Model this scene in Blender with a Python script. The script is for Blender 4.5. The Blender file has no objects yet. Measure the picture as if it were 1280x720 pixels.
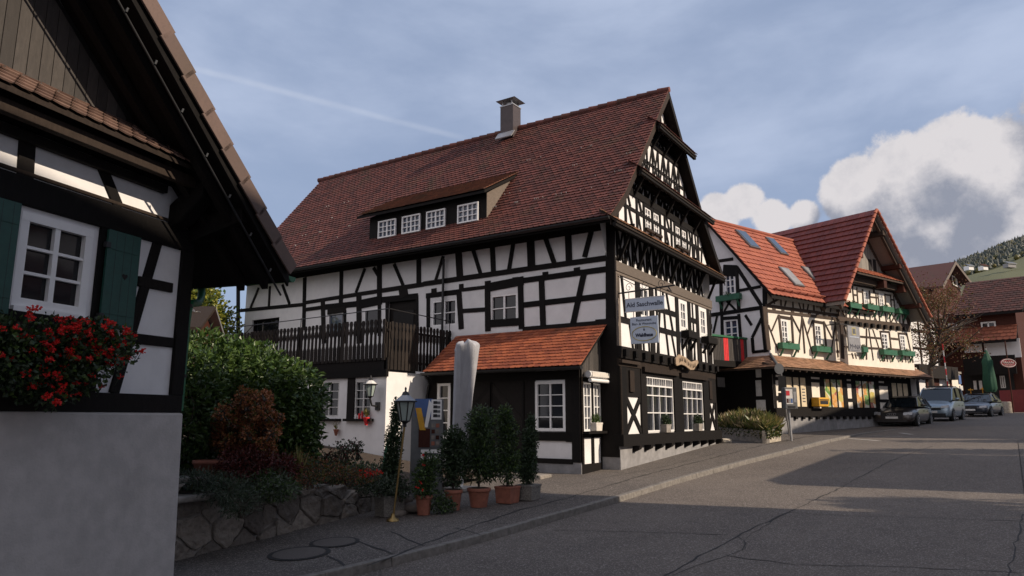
import bpy, math, random
from mathutils import Vector, Matrix, geometry
R = math.radians
rnd = random.Random(7)
S = bpy.context.scene
COL = S.collection
# ------------------------------------------------------------------ camera
FPX = 890.0
PITCH = math.atan(162/890.0)
AZ = R(33.34)                       # world +X is the street direction
EYE = Vector((0, 0, 2.0))
cam = bpy.data.cameras.new('camera'); camo = bpy.data.objects.new('camera', cam); COL.objects.link(camo)
camo.location = EYE
camo.rotation_euler = (math.pi/2+PITCH, 0, AZ-math.pi/2)
cam.sensor_width = 36; cam.lens = FPX/1280*36; cam.clip_end = 6000; cam.clip_start = .05
S.camera = camo
# ------------------------------------------------------------------ light
SUN_EL, SUN_A = 31.0, 9.0          # azimuth measured from -Y towards +X
sdir = Vector((math.sin(R(SUN_A))*math.cos(R(SUN_EL)), -math.cos(R(SUN_A))*math.cos(R(SUN_EL)), math.sin(R(SUN_EL))))
sl = bpy.data.lights.new('sun', 'SUN'); so = bpy.data.objects.new('sun', sl); COL.objects.link(so)
sl.energy = 4.9; sl.angle = R(.53); sl.color = (1, .84, .66)
so.rotation_euler = sdir.to_track_quat('Z', 'Y').to_euler()
W = bpy.data.worlds.new('World'); S.world = W; W.use_nodes = True
S.view_settings.view_transform = 'Standard'; S.view_settings.look = 'None'
S.view_settings.exposure = 0.0; S.view_settings.gamma = 1

def N(nt, typ, **kw):
    n = nt.nodes.new(typ)
    for k, v in kw.items():
        if k.startswith('i_'):
            key = k[2:]
            key = int(key) if key.isdigit() else key.replace('_', ' ')
            n.inputs[key].default_value = v
        else: setattr(n, k, v)
    return n
def M_(nt, op, a, b=None, c=None, clamp=False):
    n = nt.nodes.new('ShaderNodeMath'); n.operation = op; n.use_clamp = clamp
    for i, v in enumerate((a, b, c)):
        if v is None: continue
        if isinstance(v, (int, float)): n.inputs[i].default_value = v
        else: nt.links.new(v, n.inputs[i])
    return n.outputs[0]
def VM(nt, op, a, b=None):
    n = nt.nodes.new('ShaderNodeVectorMath'); n.operation = op
    for i, v in enumerate((a, b)):
        if v is None: continue
        if isinstance(v, (tuple, Vector)): n.inputs[i].default_value = tuple(v)
        else: nt.links.new(v, n.inputs[i])
    return n
def SS(nt, v, lo, hi):
    n = nt.nodes.new('ShaderNodeMapRange'); n.interpolation_type = 'SMOOTHSTEP'
    nt.links.new(v, n.inputs[0]); n.inputs[1].default_value = lo; n.inputs[2].default_value = hi
    return n.outputs[0]
def MIX(nt, f, a, b):
    n = nt.nodes.new('ShaderNodeMix'); n.data_type = 'RGBA'
    for i, v in ((0, f), (6, a), (7, b)):
        if isinstance(v, (int, float)): n.inputs[i].default_value = v
        elif isinstance(v, tuple): n.inputs[i].default_value = v if len(v) == 4 else (*v, 1)
        else: nt.links.new(v, n.inputs[i])
    return n.outputs[2]
# projection helpers: where a picture point lies on a real plane of the place
fw = Vector((math.cos(AZ)*math.cos(PITCH), math.sin(AZ)*math.cos(PITCH), math.sin(PITCH)))
rt = Vector((math.sin(AZ), -math.cos(AZ), 0)); upv = rt.cross(fw)
def ray(x, y): return fw+rt*((x-640)/FPX)+upv*((360-y)/FPX)
def at(x, y, d): return EYE+ray(x, y)*d
def on(x, y, n, c):
    d = ray(x, y); n = Vector(n); return EYE+d*((c-n.dot(EYE))/n.dot(d))
GX = [-400, -60, 0, 6, 17.2, 25, 30, 37, 45, 60, 80, 130, 400]; GZ = [-4, -1.2, -.15, 0.0, .58, 1.0, 1.25, 1.56, 1.85, 2.3, 2.9, 4.0, 9]
def g(x):
    for i in range(len(GX)-1):
        if x <= GX[i+1]:
            f = (x-GX[i])/(GX[i+1]-GX[i]); return GZ[i]+f*(GZ[i+1]-GZ[i])
    return GZ[-1]
def ground(x, y, dz=0):
    z = .3
    for i in range(60): p = on(x, y, (0, 0, 1), z); z = .5*z+.5*(g(p.x)+dz)
    return p
# ------------------------------------------------------------------ sky with clouds
nt = W.node_tree; nt.nodes.clear()
out = N(nt, 'ShaderNodeOutputWorld'); bg = N(nt, 'ShaderNodeBackground'); bg.inputs[1].default_value = 0.115
sky = N(nt, 'ShaderNodeTexSky'); sky.sky_type = 'NISHITA'; sky.sun_disc = False
sky.sun_elevation = R(SUN_EL); sky.sun_rotation = math.atan2(sdir.x, sdir.y); sky.altitude = 300; sky.air_density = 1.0; sky.dust_density = 1.6; sky.ozone_density = 1.2
tc = N(nt, 'ShaderNodeTexCoord'); D = VM(nt, 'NORMALIZE', tc.outputs['Generated']).outputs[0]
def blob(x, y, rad, D):
    v = ray(x, y).normalized(); d = VM(nt, 'DOT_PRODUCT', D, v).outputs['Value']
    ang = M_(nt, 'ARCCOSINE', M_(nt, 'MINIMUM', d, .999999))
    return M_(nt, 'MULTIPLY', ang, 1.0/math.atan(rad/960.0))
def smin(vals):
    o = vals[0]
    for v in vals[1:]:
        n = nt.nodes.new('ShaderNodeMath'); n.operation = 'SMOOTH_MIN'; n.inputs[2].default_value = .25
        nt.links.new(o, n.inputs[0]); nt.links.new(v, n.inputs[1]); o = n.outputs[0]
    return o
def noise(vec, sc, det=6, rough=.55, dist=0):
    n = N(nt, 'ShaderNodeTexNoise'); n.inputs['Scale'].default_value = sc; n.inputs['Detail'].default_value = det
    n.inputs['Roughness'].default_value = rough; n.inputs['Distortion'].default_value = dist; nt.links.new(vec, n.inputs['Vector']); return n.outputs[0]
CUM = [(1205, 196, 50), (1130, 214, 42), (1075, 238, 44), (1150, 250, 78), (1255, 215, 70), (1180, 280, 68), (1105, 275, 55), (1290, 270, 80), (1380, 230, 120), (1480, 200, 150), (1260, 300, 60),
       (930, 250, 26), (900, 265, 28), (965, 272, 26), (1003, 270, 20), (860, 285, 30), (1205, 325, 16), (1120, 332, 12)]
def cloud_density(Dv):
    m = smin([blob(x, y, r, Dv) for x, y, r in CUM])
    n1 = noise(Dv, 10.0, 10, .6)
    n2 = noise(Dv, 34.0, 8, .65)
    v = M_(nt, 'ADD', m, M_(nt, 'MULTIPLY', M_(nt, 'SUBTRACT', n1, .47), 1.25))
    v = M_(nt, 'ADD', v, M_(nt, 'MULTIPLY', M_(nt, 'SUBTRACT', n2, .5), .45))
    return v                                    # < 1 inside
dens = cloud_density(D)
mask = M_(nt, 'SUBTRACT', 1.0, SS(nt, dens, .88, 1.08))
lv = (rt*.5+Vector((0, 0, 1))*.86).normalized()*.075
D2 = VM(nt, 'NORMALIZE', VM(nt, 'ADD', D, tuple(lv)).outputs[0]).outputs[0]
dens2 = cloud_density(D2)
lit = SS(nt, M_(nt, 'ADD', M_(nt, 'SUBTRACT', dens2, dens), M_(nt, 'MULTIPLY', dens, .35)), .05, .75)
n3 = noise(D, 30, 8, .65)
lit = M_(nt, 'ADD', lit, M_(nt, 'MULTIPLY', M_(nt, 'SUBTRACT', n3, .5), .9), clamp=True)
ccol = MIX(nt, lit, (2.55, 2.75, 3.4), (6.3, 6.05, 6.2))
# thin high veil and contrail
Dm = N(nt, 'ShaderNodeMapping'); Dm.inputs['Scale'].default_value = (1, 1, 2.6); nt.links.new(D, Dm.inputs[0])
cir = SS(nt, noise(Dm.outputs[0], 2.6, 7, .55, .15), .36, .72)
front = M_(nt, 'ADD', .55, M_(nt, 'MULTIPLY', .45, SS(nt, VM(nt, 'DOT_PRODUCT', D, tuple(ray(560, 200).normalized())).outputs['Value'], -.3, .6)))
cir = M_(nt, 'MULTIPLY', M_(nt, 'MULTIPLY', cir, front), .62)
a, b = ray(240, 85).normalized(), ray(560, 168).normalized()
pn = a.cross(b).normalized()
wob = M_(nt, 'MULTIPLY', M_(nt, 'SUBTRACT', noise(D, 10, 3), .5), .004)
dl = M_(nt, 'ABSOLUTE', M_(nt, 'ADD', VM(nt, 'DOT_PRODUCT', D, pn).outputs['Value'], wob))
tr = M_(nt, 'SUBTRACT', 1.0, SS(nt, dl, .0005, .006))
mid = (a+b).normalized(); ext = M_(nt, 'ARCCOSINE', VM(nt, 'DOT_PRODUCT', D, mid).outputs['Value'])
tr = M_(nt, 'MULTIPLY', tr, M_(nt, 'SUBTRACT', 1.0, SS(nt, ext, .14, .21)))
tr = M_(nt, 'MULTIPLY', tr, M_(nt, 'ADD', .02, M_(nt, 'MULTIPLY', noise(D, 22, 4), .42)))
base = MIX(nt, M_(nt, 'MULTIPLY', front, .78), sky.outputs[0], (3.0, 3.7, 5.3))
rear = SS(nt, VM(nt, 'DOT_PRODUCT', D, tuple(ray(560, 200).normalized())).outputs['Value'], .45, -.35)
base = MIX(nt, M_(nt, 'MULTIPLY', rear, .7), base, (2.15, 2.0, 1.95))  # unseen sky behind the camera, made warm grey to tint and deepen the shade
west_fill = SS(nt, VM(nt, 'DOT_PRODUCT', D, (-.93, .15, .33)).outputs['Value'], .25, .95)
base = MIX(nt, M_(nt, 'MULTIPLY', west_fill, .85), base, (9.0, 8.4, 8.6))  # bright cloud bank added in the unseen western sky to lift shaded walls
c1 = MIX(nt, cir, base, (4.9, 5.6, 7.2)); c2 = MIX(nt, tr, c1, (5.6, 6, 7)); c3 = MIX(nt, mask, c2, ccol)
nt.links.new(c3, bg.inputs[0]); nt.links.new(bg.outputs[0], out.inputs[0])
# ------------------------------------------------------------------ materials
MATS = {}
def newmat(name):
    m = bpy.data.materials.new(name); m.use_nodes = True; nt = m.node_tree; p = nt.nodes['Principled BSDF']; MATS[name] = m; return m, nt, p
def texnoise(nt, sc, det=5, rough=.6, vec=None, scale=None, coord='Object'):
    n = N(nt, 'ShaderNodeTexNoise'); n.inputs['Scale'].default_value = sc; n.inputs['Detail'].default_value = det; n.inputs['Roughness'].default_value = rough
    if vec is None:
        t = N(nt, 'ShaderNodeNewGeometry').outputs['Position']
        vec = t
    if scale:
        mp = N(nt, 'ShaderNodeMapping'); mp.inputs['Scale'].default_value = scale; nt.links.new(vec, mp.inputs[0]); vec = mp.outputs[0]
    nt.links.new(vec, n.inputs['Vector']); return n.outputs[0]
def bump(nt, p, h, st, dist=.01):
    b = N(nt, 'ShaderNodeBump'); b.inputs['Strength'].default_value = st; b.inputs['Distance'].default_value = dist
    nt.links.new(h, b.inputs['Height']); nt.links.new(b.outputs[0], p.inputs['Normal'])
def plain(name, col, rough=.6, metal=0, var=.12, sc=6, bst=.15, dirt=None):
    m, nt, p = newmat(name)
    n = texnoise(nt, sc, 6, .6)
    c = MIX(nt, SS(nt, n, .3, .72), tuple(x*(1-var) for x in col), tuple(min(1, x*(1+var)) for x in col))
    if dirt:
        n2 = texnoise(nt, 1.3, 7, .65, scale=(1, 1, .35)); c = MIX(nt, M_(nt, 'MULTIPLY', SS(nt, n2, .5, .75), dirt), c, tuple(x*.55 for x in col))
    nt.links.new(c, p.inputs['Base Color']); p.inputs['Roughness'].default_value = rough; p.inputs['Metallic'].default_value = metal
    if bst: bump(nt, p, texnoise(nt, sc*8, 4, .6), bst, .006)
    return m
def wood(name, c1, c2, rough=.75, sc=(6, 6, 1.2), bst=.5, world=True):
    m, nt, p = newmat(name)
    n = texnoise(nt, 5, 8, .65, scale=sc); n2 = texnoise(nt, 30, 5, .7, scale=sc)
    ri = N(nt, 'ShaderNodeNewGeometry').outputs['Random Per Island']
    f = M_(nt, 'ADD', M_(nt, 'MULTIPLY', n, .6), M_(nt, 'MULTIPLY', ri, .35))
    c = MIX(nt, SS(nt, f, .25, .85), c1, c2)
    nt.links.new(c, p.inputs['Base Color']); p.inputs['Roughness'].default_value = rough
    p.inputs['Specular IOR Level'].default_value = .18; bump(nt, p, M_(nt, 'ADD', n, n2), bst, .012); return m
def tilem(name, c1, c2, c3, moss=.0, rough=.75):
    m, nt, p = newmat(name)
    ri = N(nt, 'ShaderNodeNewGeometry').outputs['Random Per Island']
    n = texnoise(nt, 1.1, 6, .6); n2 = texnoise(nt, 25, 5, .65)
    c = MIX(nt, SS(nt, ri, 0, 1), c1, c2)
    st = texnoise(nt, 2.2, 6, .65, scale=(1, 1, .18))
    c = MIX(nt, M_(nt, 'MULTIPLY', SS(nt, st, .48, .75), .35), c, tuple(x*.45 for x in c1))
    c = MIX(nt, M_(nt, 'MULTIPLY', SS(nt, n2, .45, .8), .5), c, c3)
    if moss:
        c = MIX(nt, M_(nt, 'MULTIPLY', SS(nt, n, .5, .75), moss), c, (.05, .045, .02))
    nt.links.new(c, p.inputs['Base Color']); p.inputs['Roughness'].default_value = rough; bump(nt, p, n2, .25, .006); return m
def leafm(name, c1, c2, trans=.25, rough=.5):
    m, nt, p = newmat(name)
    ri = N(nt, 'ShaderNodeNewGeometry').outputs['Random Per Island']
    c = MIX(nt, ri, c1, c2); nt.links.new(c, p.inputs['Base Color']); p.inputs['Roughness'].default_value = rough
    t = N(nt, 'ShaderNodeBsdfTranslucent'); nt.links.new(c, t.inputs[0])
    mx = N(nt, 'ShaderNodeMixShader'); mx.inputs[0].default_value = trans
    nt.links.new(p.outputs[0], mx.inputs[1]); nt.links.new(t.outputs[0], mx.inputs[2]); nt.links.new(mx.outputs[0], nt.nodes['Material Output'].inputs[0]); return m
plain('white_plaster', (.74, .73, .73), .85, var=.05, sc=3, dirt=.18)
plain('cream_plaster', (.76, .705, .62), .85, var=.05, sc=3, dirt=.15)
plain('yellow_plaster', (.74, .67, .50), .85, var=.06, sc=3, dirt=.2)
plain('grey_plaster', (.25, .245, .25), .9, var=.16, sc=5, dirt=.5, bst=.4)
plain('near_plaster', (.46, .43, .41), .9, var=.09, sc=5, dirt=.42, bst=.8)
wood('black_timber', (.004, .0035, .0035), (.014, .011, .010))
wood('brown_timber', (.02, .014, .011), (.05, .036, .028))
wood('worn_timber', (.12, .10, .085), (.22, .18, .15), sc=(1.2, 6, 6))
wood('grey_boards', (.05, .046, .044), (.098, .088, .082))
wood('picket_wood', (.010, .008, .0075), (.04, .032, .028))
wood('door_wood', (.008, .0065, .006), (.022, .018, .016))
wood('light_boards', (.20, .185, .17), (.32, .30, .27))
wood('shop_timber', (.045, .032, .026), (.095, .070, .055))
wood('rust_wood', (.038, .013, .009), (.085, .028, .019))
tilem('old_tiles', (.075, .021, .016), (.15, .042, .030), (.055, .035, .03), .5)
tilem('mossy_tiles', (.10, .035, .02), (.17, .06, .03), (.06, .05, .03), .9)
tilem('orange_tiles', (.24, .06, .028), (.40, .11, .045), (.15, .045, .028), .35)
tilem('red_tiles', (.27, .068, .036), (.35, .098, .052), (.24, .06, .036), .12)
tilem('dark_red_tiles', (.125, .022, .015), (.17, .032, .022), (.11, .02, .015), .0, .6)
tilem('skirt_tiles', (.24, .13, .07), (.40, .22, .13), (.15, .09, .06), .4)
tilem('near_tiles', (.12, .07, .054), (.19, .115, .088), (.10, .06, .05), .3)
tilem('verge_tiles', (.10, .066, .054), (.145, .095, .078), (.07, .05, .042), .3)
tilem('far_tiles', (.048, .016, .012), (.09, .028, .02), (.04, .025, .018), .4)
tilem('far_orange_tiles', (.15, .042, .022), (.22, .065, .034), (.12, .04, .02), .3)
plain('white_paint', (.80, .79, .78), .45, var=.03, bst=.05)
plain('grey_metal', (.16, .165, .17), .45, .6, bst=.05)
plain('dark_metal', (.03, .03, .032), .5, .5, bst=.05)
plain('zinc', (.34, .34, .35), .45, .6, bst=.05)
plain('copper_brown', (.065, .05, .05), .5, .3, bst=.1)
plain('brass', (.32, .22, .09), .4, .8)
plain('green_paint', (.012, .115, .05), .5, bst=.1)
plain('shutter_green', (.010, .058, .045), .55, bst=.15, sc=12)
plain('box_green', (.022, .115, .062), .5, bst=.1)
plain('red_cloth', (.62, .03, .035), .8)
plain('sign_blue', (.44, .50, .60), .5, var=.04, bst=.05)
plain('ink', (.008, .012, .035), .6, bst=0)
plain('gold_line', (.42, .36, .16), .5, bst=0)
plain('carved_wood', (.34, .25, .17), .7, var=.25, sc=18, bst=.5)
plain('grey_cloth', (.36, .365, .395), .85, var=.10, sc=2.5, bst=.3, dirt=.3)
plain('green_cloth', (.010, .065, .036), .8)
plain('terracotta', (.30, .11, .07), .75, var=.18, sc=9)
plain('stone', (.24, .215, .19), .9, var=.3, sc=9, bst=.9, dirt=.4)
plain('pebble_stone', (.20, .185, .165), .9, var=.4, sc=40, bst=1)
plain('wall_stone_light', (.42, .37, .30), .9, var=.25, sc=7, bst=.9)
plain('soil', (.045, .03, .02), .95, var=.3, sc=10, bst=1)
plain('bark', (.06, .045, .035), .9, var=.3, sc=12, bst=1)
plain('yellow_paint', (.62, .32, .02), .5)
plain('red_paint', (.50, .02, .03), .5)
plain('dark_red_paint', (.17, .012, .02), .6)
plain('blue_panel', (.06, .12, .30), .4)
plain('rubber', (.012, .012, .012), .8)
plain('black_plastic', (.012, .012, .014), .5)
plain('awning_cloth', (.62, .58, .52), .8)
plain('interior', (.012, .011, .011), .9, bst=0)
plain('curtain', (.50, .50, .50), .9, var=.3, sc=9)
plain('cream_blind', (.66, .55, .38), .8, var=.1)
plain('off_white', (.60, .59, .57), .7)
plain('concrete', (.27, .245, .22), .9, var=.2, sc=8, bst=.6, dirt=.4)
plain('brickish', (.22, .19, .17), .9, var=.2, sc=14, bst=.6)
plain('skin_red_flower', (.62, .012, .012), .6, var=.2)
plain('amber', (.5, .2, .02), .3)
leafm('hedge_leaf', (.018, .046, .010), (.085, .14, .028), .2, .38)
leafm('dark_leaf', (.012, .026, .010), (.035, .062, .020), .15, .5)
leafm('sage_leaf', (.05, .07, .045), (.11, .13, .09), .2)
leafm('brown_leaf', (.13, .042, .016), (.24, .075, .028), .25)
leafm('olive_leaf', (.05, .06, .012), (.15, .12, .02), .25)
leafm('red_bush_leaf', (.05, .008, .007), (.12, .02, .014), .2)
leafm('yellow_leaf', (.14, .16, .02), (.34, .33, .04), .35)
leafm('autumn_leaf', (.09, .035, .016), (.20, .08, .035), .25)
leafm('grass_leaf', (.10, .13, .03), (.30, .25, .09), .3)
leafm('straw_leaf', (.30, .23, .12), (.50, .38, .22), .3)
leafm('petal_red', (.62, .008, .010), (.90, .04, .03), .35)
leafm('far_leaf', (.016, .027, .022), (.032, .045, .032), .05)
def glassm(name, col, rough, spec=.5):
    m, nt, p = newmat(name); p.inputs['Base Color'].default_value = (*col, 1); p.inputs['Roughness'].default_value = rough
    p.inputs['Specular IOR Level'].default_value = spec
    n = texnoise(nt, 1.7, 2, .5); bump(nt, p, n, .10, .02); return m
glassm('pane_dark', (.010, .011, .014), .06, .5)
glassm('pane_sky', (.03, .05, .09), .05, 1.0)
glassm('car_glass', (.008, .011, .014), .04, .8)
glassm('lens', (.35, .36, .38), .15, .8)
def carpaint(name, c):
    m, nt, p = newmat(name); p.inputs['Base Color'].default_value = (*c, 1); p.inputs['Metallic'].default_value = .55; p.inputs['Roughness'].default_value = .28
    p.inputs['Coat Weight'].default_value = .7; p.inputs['Coat Roughness'].default_value = .06; return m
carpaint('paint_grey', (.05, .042, .04)); carpaint('paint_blue', (.24, .31, .37)); carpaint('paint_dark', (.022, .026, .036))
# glass of the shop window: clear-ish lantern glass
m, nt, p = newmat('lantern_glass'); p.inputs['Base Color'].default_value = (.30, .36, .34, 1); p.inputs['Roughness'].default_value = .12
# posters: fruit and green blotches
m, nt, p = newmat('poster')
v = N(nt, 'ShaderNodeTexVoronoi'); v.inputs['Scale'].default_value = 2.6; gp = N(nt, 'ShaderNodeNewGeometry'); nt.links.new(gp.outputs['Position'], v.inputs['Vector'])
sc_ = N(nt, 'ShaderNodeSeparateColor'); nt.links.new(v.outputs['Color'], sc_.inputs[0])
cr = N(nt, 'ShaderNodeValToRGB'); nt.links.new(sc_.outputs[0], cr.inputs[0]); cr.color_ramp.interpolation = 'CONSTANT'
els = cr.color_ramp.elements
for i, (pp, cc) in enumerate([(0, (.70, .66, .55)), (.25, (.62, .28, .05)), (.42, (.10, .26, .03)), (.58, (.35, .05, .03)), (.70, (.55, .45, .10)), (.84, (.72, .70, .66)), (.93, (.08, .16, .05))]):
    e = els[i] if i < 2 else els.new(pp)
    e.position = pp; e.color = (*cc, 1)
nz = texnoise(nt, 9, 6, .7)
nt.links.new(MIX(nt, M_(nt, 'MULTIPLY', SS(nt, nz, .4, .7), .5), cr.outputs[0], (.75, .68, .5)), p.inputs['Base Color']); p.inputs['Roughness'].default_value = .35
# asphalt
def asphalt(name, c1, c2, patch):
    m, nt, p = newmat(name)
    n = texnoise(nt, .35, 6, .6); n2 = texnoise(nt, 60, 4, .75); n4 = texnoise(nt, 2.5, 6, .65)
    vo = N(nt, 'ShaderNodeTexVoronoi'); vo.inputs['Scale'].default_value = 70; gq = N(nt, 'ShaderNodeNewGeometry').outputs['Position']; nt.links.new(gq, vo.inputs['Vector'])
    scv = N(nt, 'ShaderNodeSeparateColor'); nt.links.new(vo.outputs['Color'], scv.inputs[0])
    c = MIX(nt, SS(nt, n, .3, .7), c1, c2)
    c = MIX(nt, M_(nt, 'MULTIPLY', SS(nt, n4, .45, .75), patch), c, tuple(x*.72 for x in c1))
    c = MIX(nt, M_(nt, 'MULTIPLY', SS(nt, scv.outputs[0], .66, .98), .75), c, (.30, .265, .235))
    c = MIX(nt, M_(nt, 'MULTIPLY', SS(nt, scv.outputs[1], .75, 1), .5), c, (.03, .027, .025))
    vc = N(nt, 'ShaderNodeTexVoronoi'); vc.feature = 'DISTANCE_TO_EDGE'; vc.inputs['Scale'].default_value = .42
    wv = VM(nt, 'ADD', gq, VM(nt, 'SCALE', VM(nt, 'SUBTRACT', N(nt, 'ShaderNodeTexNoise', i_Scale=1.6).outputs[1], (.5, .5, .5)).outputs[0]).outputs[0])
    nt.links.new(wv.outputs[0], vc.inputs['Vector'])
    cmask = M_(nt, 'MULTIPLY', M_(nt, 'SUBTRACT', 1.0, SS(nt, vc.outputs[0], .0, .006)), SS(nt, texnoise(nt, .5, 3), .5, .65))
    c = MIX(nt, M_(nt, 'MULTIPLY', cmask, .45), c, (.02, .018, .017))
    nt.links.new(c, p.inputs['Base Color']); p.inputs['Roughness'].default_value = .85
    bump(nt, p, n2, .5, .008); return m
asphalt('asphalt', (.088, .071, .060), (.13, .107, .089), .5)
asphalt('pavement_asphalt', (.070, .058, .051), (.10, .084, .072), .6)
plain('kerb_stone', (.17, .155, .14), .9, var=.25, sc=12, bst=.7, dirt=.4)
plain('tar', (.022, .02, .019), .8, bst=.3)
plain('iron', (.10, .085, .075), .8, .0, bst=.8, sc=30)
plain('road_white', (.42, .40, .37), .8, var=.3, sc=5)
# rubble wall material
m, nt, p = newmat('rubble')
gq = N(nt, 'ShaderNodeNewGeometry').outputs['Position']; ri = N(nt, 'ShaderNodeNewGeometry').outputs['Random Per Island']
n = texnoise(nt, 8, 7, .65); c = MIX(nt, ri, (.13, .11, .095), (.30, .26, .22)); c = MIX(nt, M_(nt, 'MULTIPLY', SS(nt, n, .4, .75), .55), c, (.09, .078, .066))
nt.links.new(c, p.inputs['Base Color']); p.inputs['Roughness'].default_value = .9; bump(nt, p, texnoise(nt, 14, 7, .65), .9, .03)
# hill
m, nt, p = newmat('hill_grass')
n = texnoise(nt, .01, 6, .6); wv = N(nt, 'ShaderNodeTexWave'); wv.inputs['Scale'].default_value = .12; wv.inputs['Distortion'].default_value = 2
nt.links.new(N(nt, 'ShaderNodeNewGeometry').outputs['Position'], wv.inputs['Vector'])
c = MIX(nt, n, (.085, .10, .045), (.17, .165, .08)); c = MIX(nt, M_(nt, 'MULTIPLY', wv.outputs[0], .35), c, (.05, .06, .03))
nt.links.new(c, p.inputs['Base Color']); p.inputs['Roughness'].default_value = .95

# ------------------------------------------------------------------ mesh helpers
class MB:
    def __init__(s): s.v = []; s.f = []; s.m = []; s.mats = []; s.sm = []
    def mi(s, mat):
        if mat not in s.mats: s.mats.append(mat)
        return s.mats.index(mat)
    def add(s, vs, fs, mat, smooth=False):
        o = len(s.v); s.v += [tuple(v) for v in vs]; k = s.mi(mat)
        for f in fs: s.f.append(tuple(i+o for i in f)); s.m.append(k); s.sm.append(smooth)
    def hexa(s, p, mat):   # 8 points: 4 bottom, 4 top, same winding
        s.add(p, [(3, 2, 1, 0), (4, 5, 6, 7), (0, 1, 5, 4), (1, 2, 6, 5), (2, 3, 7, 6), (3, 0, 4, 7)], mat)
    def box(s, c, sx, sy, sz, mat, rz=0):   # c is the centre of its underside
        c = Vector(c); q = Matrix.Rotation(rz, 3, 'Z')
        a = [(-1, -1), (1, -1), (1, 1), (-1, 1)]
        s.hexa([c+q@Vector((x*sx/2, y*sy/2, 0)) for x, y in a]+[c+q@Vector((x*sx/2, y*sy/2, 0))+Vector((0, 0, sz)) for x, y in a], mat)
    def rod(s, a, b, w, h, mat, ref=None):   # rectangular bar a->b
        a = Vector(a); b = Vector(b); d = (b-a).normalized(); ref = Vector(ref or (0, 0, 1))
        if abs(d.dot(ref)) > .98: ref = Vector((1, 0, 0))
        x = d.cross(ref).normalized(); y = x.cross(d)
        c = [(-1, -1), (1, -1), (1, 1), (-1, 1)]
        s.hexa([a+x*(i*w/2)+y*(j*h/2) for i, j in c]+[b+x*(i*w/2)+y*(j*h/2) for i, j in c], mat)
    def tube(s, pts, r, mat, n=10, cap=True):
        pts = [Vector(p) for p in pts]; rs = r if isinstance(r, (list, tuple)) else [r]*len(pts)
        vs = []; pr = None
        for i, p in enumerate(pts):
            d = (pts[min(i+1, len(pts)-1)]-pts[max(i-1, 0)]).normalized()
            if pr is None: x = d.orthogonal().normalized()
            else: x = (pr-d*pr.dot(d)).normalized()
            pr = x; y = d.cross(x)
            for k in range(n): a = 2*math.pi*k/n; vs.append(p+(x*math.cos(a)+y*math.sin(a))*rs[i])
        fs = [(i*n+k, i*n+(k+1) % n, (i+1)*n+(k+1) % n, (i+1)*n+k) for i in range(len(pts)-1) for k in range(n)]
        s.add(vs, fs, mat, True)
        if cap: s.add(vs[:n], [tuple(range(n))[::-1]], mat); s.add(vs[-n:], [tuple(range(n))], mat)
    def lathe(s, c, prof, mat, n=20, axis=None, squash=None):
        c = Vector(c); vs = []
        for r, z in prof:
            for k in range(n):
                a = 2*math.pi*k/n; vs.append(c+Vector((r*math.cos(a), r*math.sin(a), z)))
        fs = [(i*n+k, i*n+(k+1) % n, (i+1)*n+(k+1) % n, (i+1)*n+k) for i in range(len(prof)-1) for k in range(n)]
        s.add(vs, fs, mat, True); s.add(vs[:n], [tuple(range(n))[::-1]], mat); s.add(vs[-n:], [tuple(range(n))], mat)
    def slab(s, poly, off, mat):    # planar polygon extruded by vector off
        n = len(poly); poly = [Vector(p) for p in poly]; off = Vector(off)
        s.add(poly+[p+off for p in poly], [tuple(range(n))[::-1], tuple(range(n, 2*n))]+[(i, (i+1) % n, (i+1) % n+n, i+n) for i in range(n)], mat)
    def build(s, name, parent=None, bevel=0, recalc=True):
        me = bpy.data.meshes.new(name); me.from_pydata(s.v, [], s.f)
        for m in s.mats: me.materials.append(MATS[m])
        me.polygons.foreach_set('material_index', s.m); me.polygons.foreach_set('use_smooth', s.sm); me.update()
        if recalc:
            import bmesh
            b = bmesh.new(); b.from_mesh(me); bmesh.ops.recalc_face_normals(b, faces=b.faces); b.to_mesh(me); b.free()
        o = bpy.data.objects.new(name, me); COL.objects.link(o)
        if parent is not None:
            o.parent = parent; o.matrix_parent_inverse = Matrix.Translation(-Vector(WLOC.get(parent.name, (0, 0, 0))))
        WLOC[o.name] = (0, 0, 0) if parent is None else WLOC.get(parent.name, (0, 0, 0))
        if parent is not None:   # keep chain: child local = world - root loc
            o.matrix_parent_inverse = Matrix.Identity(4) if parent.type == 'MESH' else Matrix.Translation(-parent.location)
        if bevel:
            b = o.modifiers.new('bevel', 'BEVEL'); b.width = bevel; b.segments = 2; b.limit_method = 'ANGLE'
        return o
WLOC = {}
def tag(o, label, cat, group=None, kind=None):
    o['label'] = label; o['category'] = cat
    if group: o['group'] = group
    if kind: o['kind'] = kind
    return o
def struct(o): o['kind'] = 'structure'; return o
def thing(name, label, cat, loc, group=None):
    o = bpy.data.objects.new(name, None); COL.objects.link(o); o.location = loc; o.empty_display_size = .2
    return tag(o, label, cat, group)
def local_thing(name, label, cat, loc, rz=0, group=None):  # parts are modelled in its own space
    o = thing(name, label, cat, loc, group); o.rotation_euler = (0, 0, rz); return o
def lpart(mb, name, root, **k):
    o = mb.build(name, None, **k); o.parent = root; return o
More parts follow.
